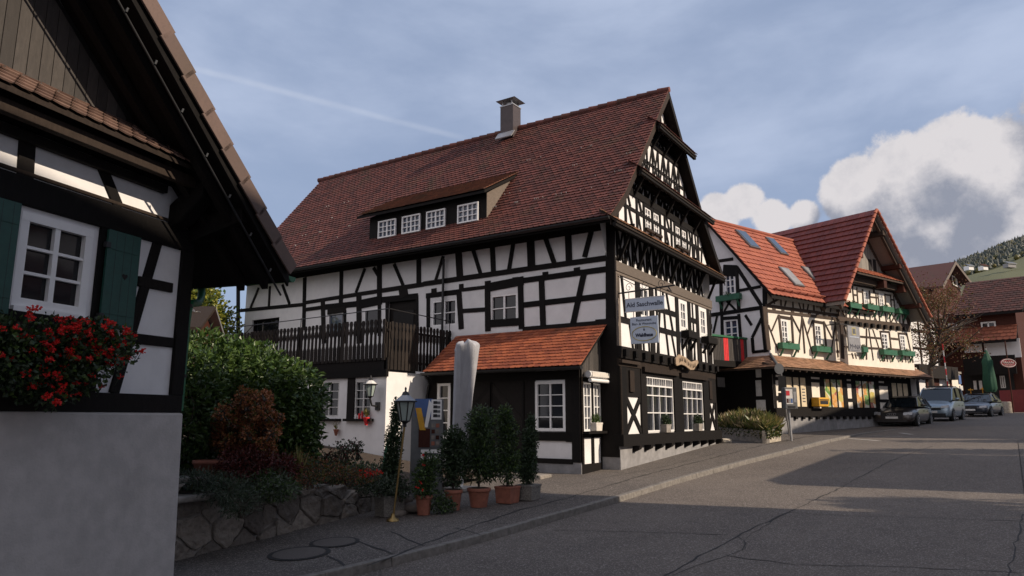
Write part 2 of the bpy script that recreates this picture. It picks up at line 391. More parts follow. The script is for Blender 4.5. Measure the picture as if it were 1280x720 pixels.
def text(s, size, mat, F, s0, h0, d, parent, name='lettering', depth=.006, align='CENTER', shear=0, bold=0):
    cu = bpy.data.curves.new('t', 'FONT'); cu.body = s; cu.size = size; cu.align_x = align; cu.align_y = 'CENTER'; cu.extrude = depth/2; cu.shear = shear; cu.offset = bold
    cu.resolution_u = 3
    to = bpy.data.objects.new('t', cu); COL.objects.link(to); dg = bpy.context.evaluated_depsgraph_get(); dg.update()
    me = bpy.data.meshes.new_from_object(to.evaluated_get(dg)); bpy.data.objects.remove(to); bpy.data.curves.remove(cu)
    me.materials.clear(); me.materials.append(MATS[mat])
    mt = Matrix((( *F.t.to_3d(), 0), (0, 0, 1, 0), (*F.n, 0), (0, 0, 0, 1))).transposed()
    mt.translation = F.p(s0, h0, d); me.transform(mt)
    o = bpy.data.objects.new(name, me); COL.objects.link(o); o.parent = parent
    if parent.type == 'EMPTY': o.matrix_parent_inverse = Matrix.Translation(-parent.location)
    return o
class Frame:   # vertical plane: t along, n outward (to the right of... any), z up
    def __init__(s, o, ang, flip=False, base=0):
        s.o = Vector((o[0], o[1], base)); a = R(ang); s.t = Vector((math.cos(a), math.sin(a), 0)); s.n = Vector((math.sin(a), -math.cos(a), 0))
        if flip: s.n = -s.n
    def p(s, a, h, d=0): return s.o+s.t*a+s.n*d+Vector((0, 0, h))
    def px(s, x, y, d=0):
        q = on(x, y, s.n, s.n.dot(s.o)+d); return ((q-s.o).dot(s.t), q.z)
    def sub(s, d): f = Frame(s.o+s.n*d, 0); f.t = s.t; f.n = s.n; return f
def Z(ox, oy, sc): return lambda x, y: (ox+x/sc, oy+y/sc)
def wall(mb, F, outer, holes, mat, rev=.14, d=0):
    polys = [[Vector((a, h, 0)) for a, h in outer]]+[[Vector((a, h, 0)) for a, h in [(s0, h0), (s1, h0), (s1, h1), (s0, h1)]] for s0, s1, h0, h1 in holes]
    flat = [v for p in polys for v in p]
    tris = geometry.tessellate_polygon(polys)
    mb.add([F.p(v.x, v.y, d) for v in flat], tris, mat)
    for s0, s1, h0, h1 in holes:
        c = [(s0, h0), (s1, h0), (s1, h1), (s0, h1)]
        vs = [F.p(a, h, d) for a, h in c]+[F.p(a, h, d-rev) for a, h in c]
        mb.add(vs, [(i, (i+1) % 4, (i+1) % 4+4, i+4) for i in range(4)], mat)
def beam(mb, F, a, b, w, mat='black_timber', d0=-.02, d1=.03, jit=.006):
    d1 += rnd.uniform(-jit, jit); a = Vector((a[0], a[1])); b = Vector((b[0], b[1])); v = (b-a).normalized(); n = Vector((-v.y, v.x))*(w/2)
    q = [a-n, b-n, b+n, a+n]
    mb.hexa([F.p(p.x, p.y, d0) for p in q]+[F.p(p.x, p.y, d1) for p in q], mat)
def beams(mb, F, z, lst, w, d=0, mat='black_timber', d1=.03):
    for q in lst:
        ww = q[4] if len(q) > 4 else w
        beam(mb, F, F.px(*z(q[0], q[1]), d), F.px(*z(q[2], q[3]), d), ww, mat, d-.02, d+d1)
def rect(mb, F, s0, s1, h0, h1, d0, d1, mat):
    q = [(s0, h0), (s1, h0), (s1, h1), (s0, h1)]
    mb.hexa([F.p(a, h, d0) for a, h in q]+[F.p(a, h, d1) for a, h in q], mat)
def window(F, s0, s1, h0, h1, cols, rows, parent, rec=.06, fw_=.05, mun=.025, frame='white_paint', pane='pane_dark', sash=True, curtain=False, name='window', one=False, d=0, label=None, back=True):
    if s0 > s1: s0, s1 = s1, s0
    mb = MB(); F = F.sub(d) if d else F
    f0, f1 = -rec-.03, -rec+.035
    for r in ((s0, s1, h0, h0+fw_), (s0, s1, h1-fw_, h1)): rect(mb, F, r[0], r[1], r[2], r[3], f0, f1, frame)
    for r in ((s0, s0+fw_), (s1-fw_, s1)): rect(mb, F, r[0], r[1], h0+fw_, h1-fw_, f0, f1-.002, frame)
    iw = (s1-s0-2*fw_)/cols; ih = (h1-h0-2*fw_)/rows
    for i in range(1, cols):
        x = s0+fw_+iw*i; wd = mun*(1.9 if (sash and cols % 2 == 0 and i == cols//2) else 1)
        rect(mb, F, x-wd/2, x+wd/2, h0+fw_, h1-fw_, f0, f1-.012, frame)
    for j in range(1, rows):
        y = h0+fw_+ih*j; rect(mb, F, s0+fw_, s1-fw_, y-mun/2, y+mun/2, f0, f1-.016, frame)
    pm = mb if one else MB()
    rect(pm, F, s0+.01, s1-.01, h0+.01, h1-.01, -rec-.055, -rec-.035, pane)
    if curtain:
        rect(pm, F, s0+fw_, s0+fw_+(s1-s0)*.2, h0+fw_, h1-fw_, -rec-.034, -rec-.031, 'curtain')
        rect(pm, F, s1-fw_-(s1-s0)*.22, s1-fw_, h0+fw_, h1-fw_, -rec-.034, -rec-.031, 'curtain')
    o = mb.build(name, parent)
    if not one: pm.build('pane', o)
    if label: o['label'] = label
    return o
def tiles(mb, O, U, prof, L, w, exp, th, mat, keep=None, jit=.003, nose=.35):
    """rows of overlapping plain tiles. O eave start, U along the eave, prof offsets up the slope"""
    O = Vector(O); U = Vector(U).normalized(); prof = [Vector(p) for p in prof]
    seg = [0]
    for i in range(1, len(prof)): seg.append(seg[-1]+(prof[i]-prof[i-1]).length)
    def P(a):
        a = max(0, min(seg[-1], a))
        for i in range(1, len(prof)):
            if a <= seg[i]+1e-6:
                f = (a-seg[i-1])/(seg[i]-seg[i-1]); return prof[i-1].lerp(prof[i], f), (prof[i]-prof[i-1]).normalized()
    nr = int(seg[-1]/exp)+1; nc = int(math.ceil(L/w))
    for r in range(nr):
        a0 = r*exp; a1 = min(a0+exp*1.25, seg[-1]); 
        if a1-a0 < exp*.3: continue
        p0, dd = P(a0); p1, _ = P(a1); Nn = U.cross(dd); 
        if Nn.z < 0: Nn = -Nn
        off = (w/2 if r % 2 else 0)
        for c in range(-1, nc):
            x0 = max(0, c*w+off); x1 = min(L, c*w+off+w)
            if x1-x0 < w*.15: continue
            if keep and not keep((x0+x1)/2, a0): continue
            t1 = th*1.7+rnd.uniform(-jit, jit); t0 = .003; gp = w*.02
            A = lambda x, a, h: O+U*x+(p0+(p1-p0)*a)+Nn*h
            xs0, xs1 = x0+gp, x1-gp; q = (xs1-xs0)*.25; nz = nose*min(.3, .3)
            vs = [A(xs0, nz, t1), A(xs0+q, 0, t1), A(xs1-q, 0, t1), A(xs1, nz, t1), A(xs1, 1, t0+.004), A(xs0, 1, t0+.004),
                  A(xs0, nz, t1-th), A(xs0+q, 0, t1-th), A(xs1-q, 0, t1-th), A(xs1, nz, t1-th)]
            mb.add(vs, [(0, 1, 2, 3, 4, 5), (0, 6, 7, 1), (1, 7, 8, 2), (2, 8, 9, 3), (5, 6, 0), (3, 9, 4)], mat)
def leaf(mb, c, d, up, ln, wd, mat, fold=.25):
    c = Vector(c); d = d.normalized(); x = d.cross(up)
    if x.length < .01: x = d.orthogonal()
    x.normalize(); y = x.cross(d)
    mb.add([c, c+d*ln*.5+x*wd/2+y*wd*fold, c+d*ln, c+d*ln*.5-x*wd/2+y*wd*fold], [(0, 1, 2), (0, 2, 3)], mat)
def rv(r=rnd):
    while True:
        v = Vector((r.uniform(-1, 1), r.uniform(-1, 1), r.uniform(-1, 1)))
        if .05 < v.length < 1: return v
def cloud(mb, blobs, n, ln, wd, mat, shell=.55, seed=1, mats=None, droop=0):
    r = random.Random(seed); tot = sum(b[1][0]*b[1][1]+b[1][1]*b[1][2]+b[1][0]*b[1][2] for b in blobs)
    for c, rad in blobs:
        k = int(n*(rad[0]*rad[1]+rad[1]*rad[2]+rad[0]*rad[2])/tot)
        for i in range(k):
            v = rv(r).normalized(); rr = shell+(1.06-shell)*r.random()
            rr *= 1+.10*math.sin(v.x*7+c[0]*3)*math.sin(v.y*6+c[1])*math.sin(v.z*8)
            p = Vector(c)+Vector((v.x*rad[0], v.y*rad[1], v.z*rad[2]))*rr
            d = (v*.6+rv(r)+Vector((0, 0, -droop))); leaf(mb, p, d, rv(r), ln*r.uniform(.6, 1.25), wd*r.uniform(.7, 1.2), r.choice(mats) if mats else mat)

# ================================================================== GROUND
mb = MB(); xs = [-400, -200, -100, -60, -30, -15, -8, 0, 6, 11.6, 17.2, 21, 25, 27.5, 30, 33.5, 37, 41, 45, 52, 60, 70, 80, 105, 130, 200, 300, 400]
ys = [-400, -150, -60, -30, -12, -6, -.4, 3, 9, 15, 22, 40, 80, 150, 400]
gv = [(x, y, g(x)-.03) for x in xs for y in ys]; ny = len(ys)
mb.add(gv, [(i*ny+j, (i+1)*ny+j, (i+1)*ny+j+1, i*ny+j+1) for i in range(len(xs)-1) for j in range(ny-1)], 'pavement_asphalt')
struct(mb.build('ground', recalc=False))
KP = [(-30, 12.5), (-10, 9.4), (0, 8.1), (4, 7.6), (5.5, 7.15), (7.0, 6.82), (8.4, 6.6), (9.5, 6.47), (10.8, 6.38), (12.9, 6.2), (16.4, 6.02), (20, 5.66), (23.66, 5.18), (28, 4.72), (32.5, 4.13), (36, 3.2), (40, 2.0), (50, -1.5), (60, -6), (90, -22), (140, -50)]
def ky(x):
    for i in range(len(KP)-1):
        if x <= KP[i+1][0]: f = (x-KP[i][0])/(KP[i+1][0]-KP[i][0]); return KP[i][1]+f*(KP[i+1][1]-KP[i][1])
    return KP[-1][1]
def oy(x): return (-.25-.025*(x-10)) if x < 30 else -.75-(x-30)*.36-max(0, x-45)*.12
sx = sorted(set([k[0] for k in KP]+GX[1:-1]+[2, 8, 14.9, 18.6, 22, 34, 47, 55, 70, 110])); sx = [x for x in sx if -30 <= x <= 130]
def strip(mb, fa, fb, mat, za=0, zb=0, xs=sx):
    vs = []
    for x in xs: vs += [(x, fa(x), g(x)+za), (x, fb(x), g(x)+zb)]
    mb.add(vs, [(2*i, 2*i+1, 2*i+3, 2*i+2) for i in range(len(xs)-1)], mat)
mb = MB(); strip(mb, oy, lambda x: ky(x) if x < 36 else ky(x)+7, 'asphalt'); struct(mb.build('road', recalc=False))
def crack(mb, pts, w, z=None, dz=.004):
    P = []
    for i in range(len(pts)-1):
        a = ground(*pts[i], dz) if z is None else ground(*pts[i], z); b = ground(*pts[i+1], dz if z is None else z)
        n = max(2, int((b-a).length/.25))
        for k in range(n): P.append(a.lerp(b, k/n)+Vector((rnd.uniform(-.03, .03), rnd.uniform(-.03, .03), 0)))
    P.append(b); vs = []
    for i, p in enumerate(P):
        d = (P[min(i+1, len(P)-1)]-P[max(0, i-1)]); nn = Vector((-d.y, d.x, 0)).normalized()*w*rnd.uniform(.12, .5); zz = g(p.x)+(dz if z is None else z)
        vs += [(p.x+nn.x, p.y+nn.y, zz), (p.x-nn.x, p.y-nn.y, zz)]
    mb.add(vs, [(2*i, 2*i+1, 2*i+3, 2*i+2) for i in range(len(P)-1)], 'tar')
zr = Z(640, 520, 2); mb = MB()
for l, w in [([(1050, 75), (950, 110), (800, 190), (690, 240), (560, 300), (450, 360), (380, 399)], .035), ([(100, 285), (330, 290), (540, 297)], .03),
             ([(690, 240), (760, 246), (900, 250), (1278, 262)], .02), ([(540, 350), (700, 370), (1000, 378), (1270, 392)], .03), ([(690, 240), (640, 270), (590, 300), (580, 330), (540, 350), (470, 372), (400, 399)], .018),
             ([(560, 300), (585, 318), (575, 335)], .02), ([(1278, 245), (1262, 300), (1240, 399)], .04), ([(850, 165), (1000, 172)], .02), ([(600, 125), (850, 128)], .02)]:
    crack(mb, [zr(*q) for q in l], w)
tag(mb.build('road_crack', recalc=False), 'dark tar lines and cracks in the asphalt', 'crack'); o = bpy.data.objects['road_crack']; o['kind'] = 'structure'; del o['label'], o['category']
mb = MB()   # far lane patch lines of white paint
for q in [((1060, 548), (1100, 551), 0.12), ((1092, 545), (1150, 547), .10), ((1125, 541), (1140, 543), .1)]:
    a = ground(*q[0], .006); b = ground(*q[1], .006); d = (b-a).normalized(); nn = Vector((-d.y, d.x, 0))*q[2]
    mb.add([a+nn, b+nn, b-nn, a-nn], [(0, 1, 2, 3)], 'road_white')
struct(mb.build('road_marking', recalc=False))
# pavement, kerb on the left side
kx = [x for x in sx if x <= 36]; kh = lambda x: .11 if x < 27 else max(.015, .11-(x-27)*.012)
mb = MB(); vs = []
for x in kx: vs += [(x, ky(x)+.14, g(x)+kh(x)-.004), (x, 11.5 if x < 33 else 9, g(x)+kh(x)-.004), (x, 30, g(x)+kh(x)-.004)]
mb.add(vs, [(3*i+j, 3*i+j+1, 3*i+4+j, 3*i+3+j) for i in range(len(kx)-1) for j in (0, 1)], 'pavement_asphalt'); struct(mb.build('pavement', recalc=False))
mb = MB(); x = -12.0
while x < 35.5:
    x1 = x+.97; a = Vector((x, ky(x), 0)); b = Vector((x1, ky(x1), 0)); h0, h1 = kh(x), kh(x1); dx = rnd.uniform(-.006, .006)
    q = [Vector((x+.008, ky(x)+dx, g(x)-.1)), Vector((x1, ky(x1)+dx, g(x1)-.1)), Vector((x1, ky(x1)+.14, g(x1)-.1)), Vector((x+.008, ky(x)+.14, g(x)-.1))]
    t = [Vector((v.x, v.y+(0.015 if k < 2 else 0), g(v.x)+(h0 if k in (0, 3) else h1)+dx*.4)) for k, v in enumerate(q)]
    mb.hexa(q+t, 'kerb_stone'); x = x1
struct(mb.build('kerb', bevel=.012))
mb = MB()
for l, w in [([(460, 707), (560, 668), (650, 637), (700, 625), (800, 595), (880, 575), (960, 555), (1040, 540)], .055), ([(488, 665), (530, 682)], .05), ([(570, 660), (600, 668)], .05), ([(448, 676), (492, 693)], .055), ([(408, 695), (432, 708)], .05), ([(600, 652), (650, 655)], .02), ([(712, 606), (760, 596), (830, 583), (897, 566)], .02)]:
    crack(mb, l, w, .11)
struct(mb.build('pavement_joint', recalc=False))
# opposite pavement the camera stands on
mb = MB(); strip(mb, lambda x: oy(x)-6, lambda x: oy(x)-.02, 'pavement_asphalt', .01, .01); struct(mb.build('far_pavement', recalc=False))
# manholes
for (x, y, lab) in ((374, 692, 'round iron manhole cover nearer the white base wall'), (418, 678, 'round iron manhole cover nearer the tall lantern')):
    p = ground(x, y, .11); mb = MB(); n = 28; rr = .42 if x < 400 else .36
    for r0, r1, zt, m in ((0, rr*.84, .009, 'iron'), (rr*.86, rr, .007, 'tar')):
        vs = [];
        for k in range(n): a = 2*math.pi*k/n; cx, sy = math.cos(a), math.sin(a); vs += [(p.x+cx*r0, p.y+sy*r0, g(p.x+cx*r0)+.11+zt), (p.x+cx*r1, p.y+sy*r1, g(p.x+cx*r1)+.11+zt)]
        mb.add(vs, [(2*k, 2*k+1, (2*k+3) % (2*n), (2*k+2) % (2*n)) for k in range(n)], m)
    tag(mb.build('manhole_cover', recalc=False), lab, 'manhole cover')

# ================================================================== NEAR HOUSE (left)
FL = Frame((5.22, 8.41), 14)
NH = thing('timbered_house', 'near white and black timbered house with green shutters and a wide dark roof overhang', 'house', FL.p(0, 0))
w0, w1, wh0, wh1 = -2.24, -1.42, 3.08, 4.04
mb = MB(); wall(mb, FL, [(-9, 2.0), (0, 2.0), (0, 4.75), (-4.7, 9.1), (-9, 5.2)], [(w0, w1, wh0, wh1)], 'white_plaster', .16)
for a, b in (((0, 2.0), (0, 4.4)),):
    mb.add([FL.p(0, 2), FL.p(0, 4.7), FL.p(0, 4.7, -9), FL.p(0, 2, -9)], [(0, 1, 2, 3)], 'white_plaster')
mb.build('wall', NH)
mb = MB(); # base wall slightly proud, with a rounded arris
mb.hexa([FL.p(-9, -1, -3), FL.p(.10, -1, -3), FL.p(.10, -1, .10), FL.p(-9, -1, .10), FL.p(-9, 2.06, -3), FL.p(.04, 2.06, -3), FL.p(.04, 2.06, .06), FL.p(-9, 2.06, .06)], 'near_plaster')
mb.build('base_wall', NH, bevel=.03)
zn = Z(0, 230, 2.483); z1 = Z(0, 0, 2.4)
mb = MB()
rect(mb, FL, -9, .012, 4.09, 4.38, -.03, .045, 'black_timber')
rect(mb, FL, -9, .01, 4.40, 4.44, -.03, .03, 'brown_timber')
rect(mb, FL, -9, .015, 2.06, 2.27, -.03, .05, 'black_timber')
rect(mb, FL, -9, .0, 4.86, 5.02, -.03, .06, 'black_timber')
rect(mb, FL, -.17, .02, 2.27, 4.09, -.17, .05, 'black_timber')
rect(mb, FL, -1.36, -1.22, 2.27, 4.09, -.03, .04, 'black_timber'); rect(mb, FL, -2.45, -2.29, 2.27, 4.09, -.03, .04, 'black_timber')
rect(mb, FL, -9, -2.45, 3.0, 3.06, -.03, .03, 'black_timber'); rect(mb, FL, -2.29, -1.36, 2.88, 3.04, -.03, .045, 'black_timber')
beams(mb, FL, zn, [(490, 170, 350, 650, .13), (425, 301, 532, 323, .12), (395, 477, 535, 493, .12)], .12)
beams(mb, FL, z1, [(82, 390, 72, 548, .17), (285, 455, 355, 625, .13)], .13)
rect(mb, FL, -.17, .02, 4.44, 4.86, -.17, .05, 'black_timber')
mb.build('timber_frame', NH, bevel=.008)
window(FL, w0, w1, wh0, wh1, 2, 3, NH, rec=.03, fw_=.09, mun=.03)
mb = MB(); rect(mb, FL, w0, w1, wh0-.05, wh0-.0, -.05, .05, 'white_paint'); mb.build('window_sill', NH)
# shutters: right one with a heart cut out (dark heart proud)
for (s0, s1, ht) in ((-1.30, -.86, True), (-2.82, -2.31, False)):
    h0, h1 = 2.98, 4.08; mb = MB()
    rect(mb, FL, s0, s1, h0, h1, .055, .085, 'shutter_green')
    k = 0; st = s0+.11
    while st < s1-.02: rect(mb, FL, st-.002, st+.002, h0+.01, h1-.01, .085, .0865, 'black_plastic'); st += .11
    for hh in (h0+.15, h1-.22): rect(mb, FL, s0+.02, s1-.02, hh, hh+.0, .085, .09, 'shutter_green')
    if ht:
        cx, cy = s0+.26, h0+.60; pts = []
        for i in range(24):
            t = 2*math.pi*i/24; pts.append(FL.p(cx+.0023*16*math.sin(t)**3, cy+.0026*(13*math.cos(t)-5*math.cos(2*t)-2*math.cos(3*t)-math.cos(4*t)), .087))
        mb.slab(pts, FL.n*.002, 'interior')
        for hh in (h0+.12, h1-.18):
            rect(mb, FL, s0-.03, s0+.03, hh-.03, hh+.03, .05, .10, 'dark_metal')
    mb.build('shutter', NH, bevel=.004)
# gable boards above the skirt
def rt_h(s): return 5.35-.90*(s+.68)       # top of roof along the gable
RID = -4.8
mb = MB(); s = -8.9
while s < -.9:
    s1 = s+.135
    def hh(x): return (rt_h(x) if x > RID else rt_h(2*RID-x))-.38
    if hh(s1) > 5.42: mb.hexa([FL.p(s+.004, 5.36, .03), FL.p(s1-.004, 5.36, .03), FL.p(s1-.004, 5.36, .055), FL.p(s+.004, 5.36, .055), FL.p(s+.004, hh(s), .03), FL.p(s1-.004, hh(s1), .03), FL.p(s1-.004, hh(s1), .055), FL.p(s+.004, hh(s), .055)], 'grey_boards')
    s = s1
mb.build('gable_boards', NH, bevel=.004)
mb = MB(); mb.slab([FL.p(-9, 5.0, .02), FL.p(-.5, 5.0, .02), FL.p(RID, rt_h(RID)-.4, .02)], FL.n*-.05, 'interior'); mb.build('gable_backing', NH)
# skirt roof
mb = MB()
q = [FL.p(-9, 5.0, .52), FL.p(-.42, 5.0, .52), FL.p(-.42, 5.38, .02), FL.p(-9, 5.38, .02)]
mb.slab(q, (0, 0, -.055), 'brown_timber')
rect(mb, FL, -9, -.42, 4.80, 4.93, .30, .40, 'brown_timber'); rect(mb, FL, -9, -.55, 4.72, 4.82, .02, .10, 'black_timber')
mb.build('skirt_frame', NH, bevel=.006)
mb = MB(); tiles(mb, FL.p(-7, 5.01, .54), FL.t, [(0, 0, 0), tuple(FL.n*-.54+Vector((0, 0, .40)))], 6.62, .19, .15, .018, 'near_tiles', nose=.9)
mb.build('skirt_tiles', NH)
mb = MB()
mb.slab([FL.p(-.42, 4.62, .0), FL.p(-.42, 4.98, .5), FL.p(-.42, 4.70, .52), FL.p(-.42, 4.4, .2), FL.p(-.42, 4.3, 0)], FL.t*.22, 'black_timber')
mb.slab([FL.p(-.10, 4.55, .0), FL.p(-.10, 4.6, .85), FL.p(-.10, 4.42, .85), FL.p(-.10, 4.2, 0)], FL.t*.2, 'black_timber')
mb.build('bracket', NH, bevel=.02)
# main roof: slab with deep verge overhang
VD = .95; EV = .78
top = [(EV, rt_h(EV)), (RID, rt_h(RID)), (2*RID-EV, rt_h(EV))]
mb = MB()
for a, b in ((top[0], top[1]), (top[1], top[2])):
    mb.slab([FL.p(a[0], a[1]-.10, VD-.04), FL.p(b[0], b[1]-.10, VD-.04), FL.p(b[0], b[1]-.10, -9), FL.p(a[0], a[1]-.10, -9)], (0, 0, -.14), 'black_timber')
mb.build('roof', NH)
mb = MB()     # verge boards and rafters underneath
for dd, th in ((VD, .0), ):
    a, b = top[0], top[1]
    mb.slab([FL.p(a[0], a[1]-.08, VD), FL.p(b[0], b[1]-.08, VD), FL.p(b[0], b[1]-.36, VD), FL.p(a[0], a[1]-.30, VD)], FL.n*-.035, 'black_timber')
    for dd in (.70, .32):
        mb.slab([FL.p(a[0]-.1, a[1]-.2, dd), FL.p(b[0], b[1]-.24, dd), FL.p(b[0], b[1]-.36, dd), FL.p(a[0]-.1, a[1]-.34, dd)], FL.n*-.1, 'black_timber')
mb.build('verge_board', NH, bevel=.004)
mb = MB(); mb.tube([FL.p(a[0]-.02, a[1]-.42, VD-.1) for a in (top[0],)]+[FL.p(RID, rt_h(RID)-.42, VD-.1)], .014, 'dark_metal', 6)
s = EV-.3
while s > RID:
    mb.tube([FL.p(s, rt_h(s)-.42, VD-.08), FL.p(s, rt_h(s)-.38, VD-.06)], .013, 'grey_metal', 6); s -= .42
mb.build('lightning_wire', NH)
mb = MB()     # verge tiles: one shaped tile after the other
s = EV+.05
while s > RID:
    s1 = s-.34; u = Vector((s1-s, rt_h(s1)-rt_h(s))).normalized(); nrm = Vector((-u.y, u.x)); nrm = nrm if nrm.y > 0 else -nrm
    a = Vector((s, rt_h(s))); b = Vector((s1-.04, rt_h(s1-.04)))
    for lo, hi, d0, d1 in ((.0, .032, -.6, VD+.05), (-.17, .034, VD+.028, VD+.055)):
        p = [a+nrm*(lo+.028), b+nrm*lo, b+nrm*hi, a+nrm*(hi+.028)]
        mb.hexa([FL.p(v.x, v.y, d0) for v in p]+[FL.p(v.x, v.y, d1) for v in p], 'verge_tiles')
    s = s1
mb.build('verge_tiles', NH, bevel=.006)
mb = MB(); e = rt_h(EV)-.10   # gutter (half round) & downpipe
prof = [(math.cos(a)*.075, math.sin(a)*.075) for a in [math.pi+i*math.pi/8 for i in range(9)]]
vs = []
for d in (VD-.02, -9):
    vs += [FL.p(EV+.10+x, e-.05+y, d) for x, y in prof]
mb.add(vs, [(i, i+1, i+10, i+9) for i in range(8)]+[tuple(range(9))], 'green_paint')
mb.build('gutter', NH)
mb = MB(); G_ = FL.px(290, 352, -.8)
mb.tube([FL.p(EV+.10, e-.12, -.6), FL.p(EV+.08, e-.26, -.58), FL.p(EV-.05, e-.36, -.5), FL.p(.22, e-.46, -.15), FL.p(.11, e-.56, -.07), FL.p(.085, e-.72, -.06), FL.p(.085, 2.08, -.06)], .05, 'green_paint', 12)
for h in (2.5, 3.4): mb.tube([FL.p(.085, h, -.06), FL.p(.085, h+.04, -.06)], .058, 'dark_metal', 12)
mb.build('downpipe', NH)
# geranium box
GB = thing('geranium_box', 'window box overflowing with red geraniums under the green-shuttered window', 'flower box', FL.p(-1.8, 2.8, .2))
mb = MB(); rect(mb, FL, -2.35, -1.25, 2.72, 2.9, .07, .27, 'brown_timber'); mb.build('box', GB)
mb = MB(); cloud(mb, [(FL.p(-1.9, 2.65, .28), (.72, .26, .33)), (FL.p(-2.45, 2.6, .28), (.4, .24, .36)), (FL.p(-1.45, 2.78, .25), (.40, .2, .25)), (FL.p(-1.95, 2.40, .24), (.42, .2, .28)), (FL.p(-1.65, 2.5, .24), (.3, .2, .3))], 7000, .055, .05, 'dark_leaf', .35, 3, mats=['dark_leaf', 'dark_leaf', 'hedge_leaf'])
mb.build('foliage', GB, recalc=False)
mb = MB(); r = random.Random(5)
for i in range(125):
    c = Vector(r.choice([(-1.9, 2.68), (-2.45, 2.62), (-1.4, 2.80), (-2.0, 2.38), (-1.6, 2.52), (-1.7, 2.75), (-2.2, 2.8)])); a = r.uniform(0, 6.28); q = r.random()**.5
    s_ = c.x+math.cos(a)*q*.42; h_ = c.y+math.sin(a)*q*.24; s_ = min(s_, -1.0); ctr = FL.p(s_, h_, .42+r.uniform(-.06, .12)+(.0 if h_ > 2.5 else -.05))
    for k in range(r.randint(10, 20)):
        v = rv(r)*.036; v.z *= .6; leaf(mb, ctr+v, rv(r), rv(r), .03, .027, 'petal_red')
    mb.tube([ctr, ctr+Vector((0, .02, -.10))-FL.n*.05], .003, 'dark_leaf', 3, False)
mb.build('blossoms', GB, recalc=False)

# ================================================================== RESTAURANT
X0, Y0, X1, Y1 = 17.17, 7.99, 25.2, 23.7
FS = Frame((X0, Y0), 90, flip=True)        # long side: t=+Y, n=-X
FG = Frame((X0, Y0), 0)                    # gable front: t=+X, n=-Y
RB = thing('timbered_restaurant', 'large white and black timbered restaurant with steep tiled roof, dormer and balcony', 'restaurant', (X0, Y0, .58))
zA, zB, zC = Z(290, 300, 5.333), Z(530, 280, 5.333), Z(440, 210, 5.333)
zD, zE, zF = Z(755, 320, 8), Z(755, 400, 8), Z(755, 460, 5.144)
zG, zH = Z(755, 100, 5.144), Z(755, 225, 5.54)
def win_px(F, z, x0, y0, x1, y1, d=0):
    a = F.px(*z(x0, y0), d); b = F.px(*z(x1, y1), d); return (min(a[0], b[0]), max(a[0], b[0]), min(a[1], b[1]), max(a[1], b[1]))
# long side holes
lw = [win_px(FS, zB, 55, 515, 215, 672), win_px(FS, zB, 445, 478, 622, 645), win_px(FS, zA, 640, 490, 745, 650), win_px(FS, zA, 880, 462, 978, 620)]
lo_ = win_px(FS, zA, 135, 535, 305, 690); ld = win_px(FS, zA, 1040, 400, 1228, 700)
ld = (ld[0], ld[1], 3.3, ld[3])
LEN = Y1-Y0
mb = MB(); wall(mb, FS, [(0, .2), (LEN, .2), (LEN, 7.5), (0, 7.5)], lw+[lo_, ld], 'white_plaster', .15)
# gable wall: ground + first floors, attic; recesses under the skirts are separate
g1 = (18.97-X0, 21.08-X0, 1.60, 3.16); g2 = (21.82-X0, 23.82-X0, 1.58, 3.15)
f1 = (22.04-X0, 22.56-X0, 4.83, 5.73); f2 = (23.99-X0, 24.53-X0, 4.82, 5.72); f0 = win_px(FG, zD, 350, 300, 450, 600); f0 = (f0[0], f0[1], 4.83, 5.72)
WD = X1-X0
wall(mb, FG, [(0, 1.25), (WD, 1.25), (WD, 6.15), (0, 6.15)], [g1, g2, f0, f1, f2], 'white_plaster', .15)
aw = [(19.37-X0, 19.80-X0, 7.56, 8.22), (20.05-X0, 20.44-X0, 7.56, 8.22), (21.91-X0, 22.28-X0, 7.56, 8.22), (22.50-X0, 22.87-X0, 7.56, 8.22)]
XR, ZR = 20.95, 12.5
PROF = [(16.3, 7.15), (17.25, 8.02), (18.3, 9.27), (XR, ZR)]; PROFR = [(26.0, 7.05), (25.0, 7.95), (23.75, 9.1), (XR, ZR)]
def rx(z, left=True):
    P = PROF if left else PROFR
    for i in range(3):
        if z <= P[i+1][1]: f = (z-P[i][1])/(P[i+1][1]-P[i][1]); return P[i][0]+f*(P[i+1][0]-P[i][0])
    return XR
def gz(z0, z1, holes=[], d=0):
    ou = [(rx(z0)+.25-X0, z0), (rx(z0, False)-.25-X0, z0), (rx(z1, False)-.25-X0, z1), (rx(z1)+.25-X0, z1)]
    if z0 < 8.0: ou = [(0.05, z0), (WD-.05, z0)]+([(rx(z1, False)-.25-X0, z1), (rx(z1)+.25-X0, z1)])
    wall(mb, FG, ou, holes, 'white_plaster', .12, d)
gz(7.2, 8.4, aw); gz(8.98, 10.42); gz(10.95, 12.15)
RC = -.22
gz(6.1, 7.3, [], RC); gz(8.35, 9.05, [], RC); gz(10.38, 11.0, [], RC)
for z0, z1 in ((6.12, 7.2), (8.4, 8.98), (10.42, 10.95)):
    for z_ in (z0, z1):
        a, b = rx(max(z_, 7.2))+.2-X0, rx(max(z_, 7.2), False)-.2-X0
        a = max(a, 0.03); b = min(b, WD-.03)
        mb.add([FG.p(a, z_, 0), FG.p(b, z_, 0), FG.p(b, z_, RC), FG.p(a, z_, RC)], [(0, 1, 2, 3)], 'black_timber')
